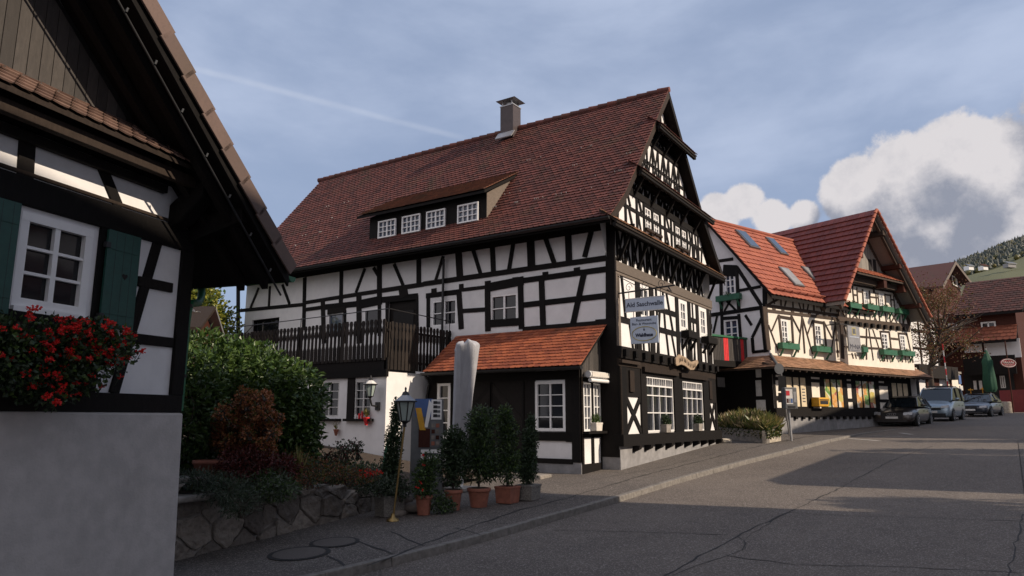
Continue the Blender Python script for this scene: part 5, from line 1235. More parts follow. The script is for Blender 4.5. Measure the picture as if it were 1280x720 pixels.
# ================================================================== SECOND BUILDING (right)
C2 = at(968, 515, 29); F2 = Frame((C2.x, C2.y), -20); F2s = Frame((C2.x, C2.y), 70, flip=True)
B2 = thing('timbered_shop_building', 'cream and brown timbered shop building with bright red roofs and green flower boxes', 'building', (C2.x, C2.y, 1.25))
PJ = .3; FJ = F2.sub(PJ)
zJ, zK, zL, zM, z3, zNN = Z(880, 290, 7.111), Z(880, 370, 7.111), Z(1030, 395, 9), Z(1020, 450, 7.58), Z(880, 430, 5.54), Z(1040, 330, 9)
sJ = F2.px(1049, 410)[0]; sE = FJ.px(*zL(1000, 400))[0]; sG = F2.px(1149, 490)[0]
print('B2 spans', sJ, sE, sG)
h_j, h_e = 4.25, 7.05
k_w = [win_px(F2, zK, 680, 205, 755, 435), win_px(F2, zK, 980, 250, 1052, 445)]
l_w = [win_px(FJ, zL, 640, 185, 728, 385, 0), win_px(FJ, zL, 848, 205, 925, 398, 0)]
n_w = [win_px(FJ, zNN, 350, 300, 415, 465), win_px(FJ, zNN, 522, 330, 588, 492), win_px(FJ, zNN, 697, 362, 755, 512)]
apx = FJ.px(1095, 262, 1.0); print('apex', apx, FJ.px(1055, 376, 1.0), FJ.px(1163, 397, 1.0))
mb = MB(); wall(mb, F2, [(0, h_j), (sJ, h_j), (sJ, h_e+.3), (0, h_e+.3)], k_w, 'cream_plaster', .12)
mb.add([F2.p(sJ, h_j, 0), F2.p(sJ, 9, 0), F2.p(sJ, 9, PJ), F2.p(sJ, h_j, PJ)], [(0, 1, 2, 3)], 'white_plaster')
aS, aH = (sJ+sE)/2+.2, apx[1]
half = (sE-sJ)/2
wall(mb, FJ, [(sJ, h_j), (sE, h_j), (sE, 7.6), (sE-1.0, 8.8), (sJ+.9, 8.8), (sJ, 7.6)], l_w+n_w, 'cream_plaster', .12)
gh = [(z3(485, 155), z3(715, 455))]
wall(mb, F2, [(0, .9), (sG, .9), (sG, h_j+.3), (0, h_j+.3)], [], 'cream_plaster', .1)
# side wall
srd = F2s.px(881, 274, .3); print('side ridge', srd)
sw = [win_px(F2s, zJ, 180, 365, 283, 548), win_px(F2s, zK, 175, 215, 312, 400)]
wall(mb, F2s, [(0, 1.0), (9, 1.0), (9, 7.3), (srd[0], srd[1]-.3), (0, 7.3)], sw, 'white_plaster', .12)
mb.add([FJ.p(sE, 1, 0), FJ.p(sE, 7.6, 0), FJ.p(sE, 7.6, -9), FJ.p(sE, 1, -9)], [(0, 1, 2, 3)], 'white_plaster')
mb.build('wall', B2, recalc=False)
mb = MB(); BT = 'shop_timber'
beams(mb, F2, zK, [(535, 95, 548, 240, .28), (548, 240, 575, 480, .26), (550, 85, 1190, 172, .13), (555, 130, 1190, 205, .13), (572, 260, 655, 485, .07), (655, 180, 600, 310, .07), (662, 165, 690, 420, .13), (775, 175, 790, 420, .12), (675, 185, 765, 200, .12), (780, 185, 855, 330, .07), (870, 180, 835, 500, .07), (868, 180, 893, 510, .09), (875, 200, 962, 515, .07), (960, 215, 915, 350, .07), (968, 215, 990, 500, .13), (1062, 225, 1082, 450, .12), (975, 225, 1060, 240, .12), (1070, 240, 1138, 375, .07), (1165, 240, 1125, 525, .07), (1160, 200, 1190, 545, .1),
     (620, 100, 620, 125, .2), (700, 108, 700, 140, .2), (785, 120, 785, 150, .2), (862, 130, 862, 160, .2), (935, 140, 935, 170, .2), (1005, 150, 1005, 180, .2), (1065, 160, 1065, 190, .2), (1115, 165, 1115, 195, .2)], .09, 0, BT)
beams(mb, F2, zJ, [(600, 545, 625, 640, .07), (670, 590, 550, 655, .09), (680, 545, 682, 655, .08), (740, 555, 715, 660, .07), (787, 570, 790, 680, .08), (825, 580, 860, 690, .07), (880, 590, 882, 690, .08), (935, 600, 915, 700, .07), (972, 600, 975, 705, .08), (1010, 610, 1045, 705, .07), (1065, 620, 1068, 710, .08), (1130, 630, 1120, 711, .07), (1175, 620, 1180, 711, .08)], .08, 0, BT)
beams(mb, FJ, zL, [(165, 35, 965, 130, .2), (170, 85, 965, 165, .13), (195, 100, 210, 480, .22), (215, 215, 640, 252, .09), (735, 250, 845, 262, .09), (225, 345, 655, 368, .09), (730, 370, 850, 380, .09), (475, 140, 475, 490, .09), (500, 140, 552, 500, .07), (545, 145, 665, 515, .07), (628, 165, 680, 510, .1), (730, 175, 768, 515, .1), (832, 185, 880, 520, .1), (928, 195, 1000, 525, .1), (225, 110, 260, 240, .07), (310, 415, 328, 480, .06), (345, 415, 362, 482, .06), (428, 400, 440, 490, .07), (700, 440, 712, 515, .06), (910, 450, 920, 522, .06), (960, 450, 968, 525, .06), (640, 175, 728, 180, .09), (845, 195, 928, 203, .09), (240, 430, 480, 445, .0001)], .08, 0, BT)
for i in range(10): x, y = 240+i*72, 78+i*7.2; a = FJ.px(*zL(x, y)); rect(mb, FJ, a[0]-.1, a[0]+.1, a[1]-.1, a[1]+.08, .03, .14, T)
nb = [(70, 450, 85, 600, .09), (85, 460, 150, 605, .06), (140, 470, 160, 608, .06), (195, 490, 200, 612, .07), (205, 495, 288, 620, .06), (300, 500, 222, 618, .06), (310, 490, 305, 622, .07), (352, 505, 372, 628, .07), (430, 515, 425, 635, .07), (435, 515, 500, 642, .06), (505, 520, 470, 640, .06), (520, 525, 535, 648, .07), (590, 530, 610, 655, .07), (640, 535, 655, 660, .07), (660, 540, 730, 668, .06), (725, 545, 660, 660, .06), (755, 550, 762, 672, .07), (790, 555, 795, 675, .06), (820, 560, 800, 675, .06), (840, 560, 850, 680, .07), (60, 605, 870, 692, .13),
      (225, 250, 245, 440, .08), (275, 265, 290, 450, .07), (340, 285, 350, 460, .09), (418, 300, 432, 470, .09), (490, 320, 500, 480, .07), (512, 325, 530, 490, .08), (590, 335, 605, 500, .08), (655, 345, 665, 505, .07), (690, 355, 705, 515, .08), (758, 370, 775, 520, .08), (232, 345, 275, 350, .07), (275, 305, 340, 315, .07), (430, 370, 510, 380, .07), (595, 345, 655, 352, .07), (660, 400, 700, 408, .07), (780, 410, 820, 420, .07), (230, 235, 760, 330, .09), (180, 450, 850, 530, .06), (465, 230, 470, 330, .14)]
beams(mb, FJ, zNN, nb, .07, 0, BT)
# ground floor: dark frame drawn by bands
rect(mb, F2, -.02, sG, 3.75, h_j+.1, -.03, .04, T); rect(mb, F2, -.03, sG, 2.05, 2.38, -.03, .12, T)
for i in range(int(sG/.55)): rect(mb, F2, .2+i*.55, .36+i*.55, 1.93, 2.05, 0, .14, T)
cols = [(z3, 485, 535), (z3, 732, 812), (zM, 278, 350), (zM, 582, 690), (zM, 895, 955)]
pan = [(z3, 487, 155, 530, 230), (z3, 490, 250, 536, 360), (z3, 500, 390, 540, 455), (z3, 732, 175, 800, 245), (z3, 738, 265, 806, 370), (z3, 750, 390, 815, 455), (zM, 280, 130, 330, 200), (zM, 287, 225, 343, 365), (zM, 300, 395, 355, 480), (zM, 584, 160, 645, 220), (zM, 590, 245, 690, 375), (zM, 600, 400, 690, 480), (zM, 897, 165, 945, 240), (zM, 905, 265, 955, 345), (zM, 905, 365, 955, 470)]
wins = [(z3, 555, 195, 718, 455, 'cream_blind'), (z3, 820, 212, 972, 455, 'poster'), (zM, 358, 152, 572, 475, 'poster'), (zM, 700, 180, 888, 470, 'cream_blind')]
rects = [win_px(F2, z, a, b, c, d) for z, a, b, c, d in pan]+[win_px(F2, z, a, b, c, d) for z, a, b, c, d, m in wins]
polys = [[Vector((0, 2.3, 0)), Vector((sG, 2.3, 0)), Vector((sG, 3.8, 0)), Vector((0, 3.8, 0))]]
hl = []
for q in rects:
    q = (max(q[0], .04), min(q[1], sG-.04), max(q[2], 2.40), min(q[3], 3.74))
    if q[1]-q[0] > .05 and q[3]-q[2] > .05: hl.append(q)
wall(mb, F2, [(0, 2.3), (sG, 2.3), (sG, 3.8), (0, 3.8)], hl, T, .05, .03)
mb.build('timber_frame', B2, recalc=False)
mb = MB(); beams(mb, F2s, zJ, [(292, 310, 512, 655, .16), (315, 520, 505, 485, .12), (292, 330, 312, 700, .16), (152, 430, 157, 711, .16), (182, 592, 282, 692, .09), (252, 580, 182, 705, .09), (120, 260, 260, 240, .14), (170, 340, 290, 345, .5), (540, 500, 545, 711, .2)], .12)
beams(mb, F2s, zK, [(60, 170, 520, 102, .17), (118, 178, 84, 330, .1), (160, 170, 165, 380, .15), (310, 160, 328, 380, .14), (165, 200, 315, 190, .15), (368, 170, 425, 260, .12), (520, 185, 430, 370, .13), (430, 370, 440, 500, .15), (515, 100, 555, 500, .22), (430, 500, 560, 485, .12)], .12)
mb.build('side_timber_frame', B2)
for i, q in enumerate(k_w): window(F2, *q, 2, 4, B2, rec=.03, fw_=.08, mun=.035)
for i, q in enumerate(l_w): window(FJ, *q, 2, 4, B2, rec=.03, fw_=.08, mun=.035)
for i, q in enumerate(n_w): window(FJ, *q, 2, 3, B2, rec=.03, fw_=.08, mun=.035)
for i, q in enumerate(sw): window(F2s, *q, 2, 3, B2, rec=.03, fw_=.08, mun=.035, pane='pane_sky')
for z, a, b, c, d, m in wins:
    q = win_px(F2, z, a, b, c, d); q = (q[0], q[1], max(q[2], 2.4), min(q[3], 3.74)); mb = MB(); w3 = (q[1]-q[0])/3
    rect(mb, F2, q[0], q[1], q[2], q[3], -.02, .02, T)
    for k in range(3): rect(mb, F2, q[0]+k*w3+.07, q[0]+(k+1)*w3-.07, q[2]+.06, q[3]-.06, .02, .026, m)
    if m == 'cream_blind' and z is z3:
        for k in range(5): rect(mb, F2, q[0]+2*w3+.15, q[1]-.15, q[2]+.25+.13*k, q[2]+.30+.13*k, .026, .029, 'grey_metal')
    mb.build('shop_window', B2)
mb = MB(); rect(mb, F2, -.05, sG, .9, 2.06, -.2, .04, 'grey_plaster'); mb.build('plinth', B2)
# pent roof above ground floor
e0, e1 = F2.px(943, 452, .85), F2.px(1165, 466, .85); print('pent', e0, e1); hz_ = 3.98; mb = MB(); rise = .55
sp0, sp1 = -.95, e1[0]
mb.slab([F2.p(sp0+.1, hz_, .85), F2.p(sp1, hz_, .85), F2.p(sp1, hz_+rise, -.02), F2.p(0, hz_+rise, -.02)], (0, 0, -.07), BT)
tiles(mb, F2.p(sp0, hz_, .88), F2.t, [(0, 0, 0), tuple(F2.n*-.9+Vector((0, 0, rise)))], sp1-sp0, .2, .15, .02, 'skirt_tiles', keep=lambda u, a: u > a*1.0)
mb.slab([F2.p(-.9, hz_, .85), F2.p(0, hz_+rise, 0), F2.p(0, hz_+rise, -2.2), F2.p(-.9, hz_, -2.2)], (0, 0, -.06), BT)
tiles(mb, F2.p(-.93, hz_, -2.2), F2.n, [(0, 0, 0), tuple(F2.t*.93+Vector((0, 0, rise)))], 3.05, .2, .15, .02, 'skirt_tiles', keep=lambda u, a: u < 3.05-a)
mb.tube([F2.p(-.95, hz_+.05, .9), F2.p(0, hz_+rise+.05, 0)], .06, 'grey_metal', 8)
s = sp0+.2
while s < sp1-.1: mb.rod(F2.p(s, hz_-.1, .82), F2.p(s, hz_+.2, .1), .08, .1, BT); s += .5
mb.build('pent_roof', B2, recalc=False)
# main roofs
EV2 = .45; eave_h = 6.98; rd = F2s.px(881, 274, .35); bd, rh = rd[0], rd[1]; print('ridge depth', bd, rh)
mb = MB(); sR = aS+.5
mb.slab([F2.p(-.35, eave_h, EV2), F2.p(sJ+2.5, eave_h, EV2), F2.p(sJ+2.5, rh, -bd), F2.p(-.35, rh, -bd)], (0, 0, -.15), 'black_timber')
mb.slab([F2.p(-.35, eave_h, -2*bd-EV2), F2.p(sJ+2.5, eave_h, -2*bd-EV2), F2.p(sJ+2.5, rh, -bd), F2.p(-.35, rh, -bd)], (0, 0, -.15), 'black_timber')
tiles(mb, F2.p(-.38, eave_h, EV2+.03), F2.t, [(0, 0, 0), tuple(F2.n*-(bd+EV2+.03)+Vector((0, 0, rh-eave_h)))], sJ+2.9, .3, .34, .03, 'red_tiles', nose=.3)
mb.tube([F2.p(-.38, rh+.03, -bd), F2.p(sJ+2.5, rh+.03, -bd)], .1, 'red_tiles', 8)
mb.build('wing_roof', B2, recalc=False)
up2 = Vector((0, 0, rh-eave_h))-F2.n*(bd+EV2); sl2 = up2.length; ud = up2.normalized(); nn = F2.t.cross(ud); nn = nn if nn.z > 0 else -nn
mb = MB()
for i in range(14): c = F2.p(.1+i*.58, eave_h, EV2)+ud*.28+nn*.05; mb.rod(c, c+nn*.16, .03, .05, 'red_tiles'); 
mb.rod(F2.p(0, eave_h, EV2)+ud*.3+nn*.19, F2.p(sJ+.3, eave_h, EV2)+ud*.3+nn*.19, .03, .03, 'red_tiles'); mb.rod(F2.p(0, eave_h, EV2)+ud*.3+nn*.12, F2.p(sJ+.3, eave_h, EV2)+ud*.3+nn*.12, .03, .03, 'red_tiles'); mb.build('snow_guard', B2)
def on_roof(x, y):
    q = on(x, y, nn, nn.dot(F2.p(0, eave_h, EV2))+.04); v = q-F2.p(0, eave_h, EV2); return v.dot(F2.t), v.dot(ud)
for k, (pts_, m) in enumerate((([(920, 290), (948, 310)], 'pane_sky'), ([(959, 299), (982, 318)], 'pane_sky'), ([(972, 337), (1005, 357)], 'zinc'), ([(1004, 338), (1027, 353)], 'zinc'))):
    a = on_roof(*pts_[0]); b = on_roof(*pts_[1]); w_ = .62 if k in (0, 2) else .5; c_ = ((a[0]+b[0])/2, (a[1]+b[1])/2); hl_ = .55
    mb = MB()
    def rr(s0, s1, u0, u1, lo, hi, m):
        O_ = F2.p(0, eave_h, EV2); q = [(s0, u0), (s1, u0), (s1, u1), (s0, u1)]; mb.hexa([O_+F2.t*s_+ud*u_+nn*lo for s_, u_ in q]+[O_+F2.t*s_+ud*u_+nn*hi for s_, u_ in q], m)
    rr(c_[0]-w_/2-.07, c_[0]+w_/2+.07, c_[1]-hl_-.07, c_[1]+hl_+.07, 0, .12, 'grey_metal'); rr(c_[0]-w_/2, c_[0]+w_/2, c_[1]-hl_, c_[1]+hl_, .12, .135, m)
    mb.build('skylight', B2)
mb = MB(); a = on_roof(1016, 334); O_ = F2.p(0, eave_h, EV2)+F2.t*a[0]+ud*a[1]; mb.tube([O_, O_+Vector((0, 0, .35))], .07, 'red_tiles', 10); mb.tube([O_+Vector((0, 0, .3)), O_+Vector((0, 0, .42))], [.11, .03], 'red_tiles', 10); mb.build('roof_vent', B2)
# gable roof
GO = 1.0; lb, rb2 = FJ.px(1055, 376, GO), FJ.px(1163, 397, GO); ax, ah = apx
mb = MB()
Lb = (lb[0], lb[1]); Rb = (rb2[0], rb2[1]); AP = (ax, ah)
for Q in (Lb, Rb):
    mb.slab([FJ.p(Q[0], Q[1], GO), FJ.p(AP[0], AP[1], GO), FJ.p(AP[0], AP[1], -12), FJ.p(Q[0], Q[1], -12)], (0, 0, -.14), 'light_boards')
v = Vector((AP[0]-Lb[0], AP[1]-Lb[1])); 
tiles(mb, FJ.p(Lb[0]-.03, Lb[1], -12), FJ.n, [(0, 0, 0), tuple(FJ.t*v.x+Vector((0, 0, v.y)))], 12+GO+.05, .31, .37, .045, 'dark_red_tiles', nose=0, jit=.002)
v = Vector((AP[0]-Rb[0], AP[1]-Rb[1])); tiles(mb, FJ.p(Rb[0]+.03, Rb[1], -12), FJ.n, [(0, 0, 0), tuple(FJ.t*v.x+Vector((0, 0, v.y)))], 12+GO+.05, .31, .37, .03, 'red_tiles', nose=0)
mb.build('gable_roof', B2, recalc=False)
mb = MB()
for Q in (Lb, Rb):
    L_ = Vector((AP[0]-Q[0], AP[1]-Q[1])); n = int(L_.length/.33)
    for i in range(n):
        a = Vector(Q)+L_*(i/n); b = Vector(Q)+L_*((i+1)/n); mb.tube([FJ.p(a.x, a.y+.03, GO+.03), FJ.p(b.x, b.y+.0, GO+.03)], [.085, .07], 'verge_tiles' if 0 else 'red_tiles', 8)
mb.build('verge_tiles', B2)
mb = MB()
for dd in (.85, .05):
    for Q in (Lb, Rb): mb.slab([FJ.p(Q[0], Q[1]-.16, dd), FJ.p(AP[0], AP[1]-.18, dd), FJ.p(AP[0], AP[1]-.42, dd), FJ.p(Q[0]+(.1 if Q is Lb else -.1), Q[1]-.34, dd)], FJ.n*-.12, BT)
for f_ in (.18, .55, .85):
    for Q in (Lb, Rb): a = Vector(Q).lerp(Vector(AP), f_); rect(mb, FJ, a.x-.12, a.x+.12, a.y-.42, a.y-.2, 0, GO-.05, 'rust_wood' if f_ < .8 else BT)
mb.build('gable_rafters', B2)
def inside(s, marg): 
    if s < ax: return Lb[1]+(s-Lb[0])/(ax-Lb[0])*(ah-Lb[1])-marg
    return Rb[1]+(Rb[0]-s)/(Rb[0]-ax)*(ah-Rb[1])-marg
gs = FJ.px(1085, 345)[1]; mb = MB(); s = ax-3
while s < ax+3:
    h = min(inside(s, .35), inside(s+.12, .35))
    if h > 8.6: rect(mb, FJ, s+.006, s+.118, 8.6, h, .0, .03, 'light_boards')
    s += .12
for x in (1087, 1092.5): q = FJ.px(x, 333); rect(mb, FJ, q[0]-.14, q[0]+.14, q[1]-.35, q[1]+.35, .03, .05, 'interior')
mb.build('gable_boards', B2)
k0, k1 = FJ.px(1072, 341, .75), FJ.px(1133, 353, .75); print('gable skirt', k0, k1, 'board base', gs)
mb = MB(); kz = (k0[1]+k1[1])/2; mb.slab([FJ.p(k0[0], kz, .75), FJ.p(k1[0], kz, .75), FJ.p(k1[0]-.3, kz+.5, 0), FJ.p(k0[0]+.2, kz+.5, 0)], (0, 0, -.08), BT)
tiles(mb, FJ.p(k0[0], kz, .78), FJ.t, [(0, 0, 0), tuple(FJ.n*-.78+Vector((0, 0, .52)))], k1[0]-k0[0], .3, .3, .025, 'orange_tiles')
rect(mb, FJ, k0[0]+.1, k1[0]-.1, kz-.35, kz-.08, .2, .4, BT)
for x in (k0[0]+2.6, k1[0]-.15): rect(mb, FJ, x-.14, x+.14, kz-.45, kz-.08, .3, .72, 'rust_wood')
mb.build('gable_skirt', B2)
# side balcony: slatted grey rail with red stripes, in front of the side wing
bs = F2s.px(941, 440)[0]; FBk = F2.sub(-bs-.3); b0 = FBk.px(*zK(75, 400)); b1 = FBk.px(*zK(432, 420)); ht = FBk.px(*zK(250, 365))[1]; hb = FBk.px(*zK(250, 578))[1]
mb = MB(); s = b0[0]-1.2
i = 0
while s < b1[0]:
    px_ = proj = None; red = False
    for (c_,) in ((FBk.px(*zK(190, 470))[0],), (FBk.px(*zK(340, 470))[0],)):
        if abs(s+.05-c_) < .13: red = True
    rect(mb, FBk, s, s+.085, hb, ht-.05, 0, .03, 'red_cloth' if red else 'light_boards' if 0 else 'grey_boards'); s += .105
rect(mb, FBk, b0[0]-1.3, b1[0]+.05, ht-.05, ht+.03, -.05, .08, 'green_paint'); rect(mb, FBk, b0[0]-1.3, b1[0]+.05, hb-.25, hb, -1.8, .05, 'black_timber'); mb.build('balcony', B2)
mb = MB(); FW = F2.sub(-bs-1.5); sl_ = FW.px(*z3(95, 300))[0]
rect(mb, FW, sl_-3, 0, 1.1, hb-.2, -.1, 0, T)
for (x0, y0, x1, y1, m) in ((90, 230, 172, 300, 'grey_plaster'), (210, 242, 326, 298, 'grey_plaster'), (215, 312, 325, 470, 'brickish')):
    q = win_px(FW, z3, x0, y0, x1, y1); rect(mb, FW, q[0], q[1], max(1.1, q[2]), q[3], 0, .03, m)
mb.build('carport_wall', B2)
mb = MB(); rect(mb, F2s, 0, 9, 1.2, 4.0, 0, .03, T)  # black sheet paints in the shade of the open void here
for (x0, y0, x1, y1) in ((357, 160, 398, 230), (357, 252, 402, 360), (362, 388, 430, 460)):
    q = win_px(F2s, z3, x0, y0, x1, y1, .03); rect(mb, F2s, max(.1, q[0]), q[1], q[2], q[3], .03, .045, 'off_white')
mb.build('side_base_panel', B2)
# green flower boxes
def fbox(F, z, x0, y0, x1, y1, lab, plants=True):
    q = win_px(F, z, x0, y0, x1, y1, .2); t = thing('flower_box', lab, 'flower box', F.p((q[0]+q[1])/2, q[2], .15), 'green flower boxes on the shop building')
    hm = (q[2]+q[3])/2; mb = MB(); rect(mb, F, q[0], q[1], hm-.13, hm+.12, .05, .28, 'box_green')
    for s_ in (q[0]+.15, q[1]-.15): mb.rod(F.p(s_, hm-.42, .04), F.p(s_, hm-.13, .22), .06, .06, 'box_green')
    mb.build('box', t)
    mb = MB(); cloud(mb, [(F.p((q[0]+q[1])/2, hm+.14, .17), ((q[1]-q[0])*.45, .12, .07))], 160, .07, .03, None, .1, int(x0), mats=['dark_leaf', 'hedge_leaf']); mb.build('plants', t, recalc=False)
fbox(F2, zK, 683, 415, 840, 475, 'green flower box under the first upper window from the building corner')
fbox(F2, zK, 985, 445, 1132, 500, 'green flower box under the second upper window, left of the hanging banner')
fbox(FJ, zL, 425, 352, 482, 402, 'short green flower box peeking out right of the hanging banner')
fbox(FJ, zL, 657, 382, 810, 436, 'green flower box under the third first-floor window, right of the banner')
fbox(FJ, zL, 862, 392, 1010, 446, 'green flower box under the last first-floor window before the tree')
for i, (a, b, c, d) in enumerate(((190, 447, 320, 490), (385, 462, 515, 510), (555, 486, 685, 532), (740, 512, 850, 556))):
    fbox(FJ, zNN, a, b, c, d, ('leftmost', 'second from left', 'third from left', 'rightmost')[i]+' of the four green flower boxes under the gable windows')
fbox(F2s, zJ, 110, 562, 320, 602, 'dark green flower box under the shaded side gable window')
# banner sign M+NA
bn = FJ.sub(.6); q = win_px(bn, zL, 255, 105, 412, 412); t = thing('banner_sign', 'pale grey vertical banner sign with M+NA on the cream facade', 'sign', bn.p((q[0]+q[1])/2, q[2], 0))
mb = MB(); rect(mb, bn, *q, -.04, .04, 'zinc'); mb.build('board', t, bevel=.01)
text('M+NA', (q[1]-q[0])*.31, 'ink', bn, (q[0]+q[1])/2, q[2]+.22, .043, t); mb = MB(); rect(mb, bn, q[0]+.12, q[1]-.12, q[2]+(q[3]-q[2])*.56, q[2]+(q[3]-q[2])*.56+.035, .04, .043, 'sign_blue'); rect(mb, bn, q[0]+.1, q[1]-.1, q[2]+.06, q[2]+.075, .04, .043, 'ink'); mb.build('line', t)
mb = MB(); cx, cy = (q[0]+q[1])/2, q[2]+(q[3]-q[2])*.80; rect(mb, bn, cx-.17, cx+.17, cy-.17, cy+.17, .04, .045, 'gold_line'); rect(mb, bn, cx-.12, cx+.12, cy-.12, cy+.12, .045, .05, 'grey_metal'); mb.build('emblem', t)
mb = MB(); mb.rod(bn.p(q[0]-.6, q[3]+.02, 0), bn.p(q[1], q[3]+.06, 0), .04, .04, 'dark_metal'); mb.rod(bn.p(q[0]-.6, q[3]+.02, 0), bn.p(q[0]-.6, q[3]+.02, -.6), .04, .04, 'dark_metal'); mb.build('bracket', t)
# yellow mail box on wall
q = win_px(F2, z3, 762, 370, 838, 435, .2); t = thing('post_box', 'yellow post box on the dark shop wall', 'post box', F2.p(q[0], q[2], .1)); mb = MB(); rect(mb, F2, q[0], q[1], q[2], q[3], .05, .42, 'yellow_paint'); mb.build('box', t, bevel=.04)
mb = MB(); rect(mb, F2, q[0]+.08, q[1]-.1, q[2]+.1, q[2]+.25, .42, .425, 'black_plastic'); rect(mb, F2, q[0]+.05, q[1]-.05, q[3]-.12, q[3]-.08, .42, .43, 'black_plastic'); mb.build('slot_plate', t)
# vending machine on a pole
c = at(993, 545, 25.0); gz_ = g(c.x)+.05; Fv = Frame((c.x, c.y), -52); q = win_px(Fv, z3, 556, 300, 652, 450); t = thing('vending_machine', 'grey cigarette vending machine on a post by the planter', 'vending machine', (c.x, c.y, gz_))
mb = MB(); rect(mb, Fv, q[0], q[1], q[2], q[3], -.25, 0, 'grey_metal'); mb.build('cabinet', t, bevel=.02)
mb = MB(); W_ = q[1]-q[0]; H_ = q[3]-q[2]; rect(mb, Fv, q[0]+.08*W_, q[0]+.62*W_, q[2]+.22*H_, q[3]-.08*H_, 0, .012, 'off_white'); rect(mb, Fv, q[0]+.1*W_, q[0]+.38*W_, q[2]+.62*H_, q[2]+.84*H_, .012, .018, 'red_paint')
for i in range(3): rect(mb, Fv, q[0]+(.12+.17*i)*W_, q[0]+(.25+.17*i)*W_, q[2]+.28*H_, q[2]+.48*H_, .012, .018, ('rust_wood', 'zinc', 'blue_panel')[i])
rect(mb, Fv, q[0]+.68*W_, q[0]+.9*W_, q[2]+.3*H_, q[2]+.8*H_, 0, .015, 'zinc'); rect(mb, Fv, q[0]+.2*W_, q[0]+.8*W_, q[2]+.06*H_, q[2]+.14*H_, 0, .012, 'black_plastic'); mb.build('front_panel', t)
mb = MB(); qc = (q[0]+q[1])/2; mb.tube([Fv.p(qc, gz_, -.2), Fv.p(qc, q[3]-.1, -.28)], .045, 'zinc', 10); mb.build('post', t)
# road sign from behind
c = at(986, 535, 27.5); gz_ = g(c.x)+.1; t = thing('road_sign', 'round road sign seen from behind with two dark plates below on a pole', 'road sign', (c.x, c.y, gz_))
pt = at(975, 456, 27.3); mb = MB(); mb.tube([(c.x, c.y, gz_), tuple(pt)], .03, 'zinc', 8); mb.build('pole', t)
mb = MB(); n = 20; cc = at(974, 461, 24.45); v = [cc+rt*.17*math.cos(k*2*math.pi/n)+Vector((0, 0, .17*math.sin(k*2*math.pi/n))) for k in range(n)]
cc = at(974, 461, 27.2); v = [cc+rt*.18*math.cos(k*2*math.pi/n)+Vector((0, 0, .21*math.sin(k*2*math.pi/n))) for k in range(n)]; mb.slab(v, fw.to_2d().to_3d()*.02, 'grey_metal'); mb.build('disc', t)
for (y0, y1) in ((470, 489), (491, 503)):
    a = at(977.5, y1, 27.2); b = at(977.5, y0, 27.2); mb = MB(); mb.slab([a-rt*.14, a+rt*.14, b+rt*.14, b-rt*.14], fw.to_2d().to_3d()*.02, 'dark_metal'); mb.build('plate', t)
# stone planter with grasses
pl = [ground(898, 547, .11), ground(958, 554, .11), ground(985, 549, .11)]; PL = thing('stone_planter', 'stone edged bed of grass and ivy between restaurant and shop building', 'planter', pl[1])
mb = MB(); d1 = (pl[1]-pl[0]).normalized(); d2 = (pl[2]-pl[1]).normalized(); hgt = .42
bk = pl[2]-d1*3.2+Vector((0, 0, 0)); c4 = pl[0]+d2*1.6
quad = [pl[0], pl[1], pl[1]+d2*1.3, pl[0]+d2*1.9]
for i, (a, b) in enumerate(((0, 1), (1, 2), (2, 3), (3, 0))):
    A_, B_ = quad[a], quad[b]; inn = Vector((-(B_-A_).y, (B_-A_).x, 0)).normalized()*.15
    mb.hexa([A_+Vector((0, 0, -.2)), B_+Vector((0, 0, -.2)), B_+inn+Vector((0, 0, -.2)), A_+inn+Vector((0, 0, -.2)), A_+Vector((0, 0, hgt)), B_+Vector((0, 0, hgt)), B_+inn+Vector((0, 0, hgt)), A_+inn+Vector((0, 0, hgt))], 'wall_stone_light' if i == 1 else 'stone')
mb.build('stone_edge', PL, bevel=.03)
mb = MB(); mb.add([q_+Vector((0, 0, hgt-.06)) for q_ in quad], [(0, 1, 2, 3)], 'soil'); mb.build('soil', PL)
mb = MB(); r = random.Random(3); cen = sum(quad, Vector())/4
for i in range(5200):
    a, b = r.random(), r.random(); p = quad[0].lerp(quad[1], a).lerp(quad[3].lerp(quad[2], a), b); h = .35+.35*math.sin(a*3.1)*math.sin(b*3.1)
    ln = r.uniform(.15, .45)
    leaf(mb, p+Vector((0, 0, hgt-.05+h*r.random()*.7)), Vector((r.uniform(-.6, .6), r.uniform(-.8, .4), r.uniform(.2, 1))), rv(r), ln, .035 if r.random() < .5 else .07, r.choice(['grass_leaf', 'grass_leaf', 'grass_leaf', 'straw_leaf' if a < .6 else 'grass_leaf', 'straw_leaf', 'hedge_leaf']))
for i in range(1400):
    a = r.random(); p = quad[0].lerp(quad[1], a) if r.random() < .75 else quad[1].lerp(quad[2], r.random()*.9); leaf(mb, p+Vector((0, -.05, hgt+r.uniform(-.25, .1))), rv(r), rv(r), .09, .07, r.choice(['dark_leaf', 'hedge_leaf', 'olive_leaf']))
mb.build('grasses', PL, recalc=False)
mb = MB(); c = ground(905, 553, .11); mb.lathe(c, [(.28, 0), (.3, .08), (.2, .14)], 'wall_stone_light', 7); tag(mb.build('loose_stones'), 'flat pale rock lying at the restaurant corner before the planter', 'rocks')

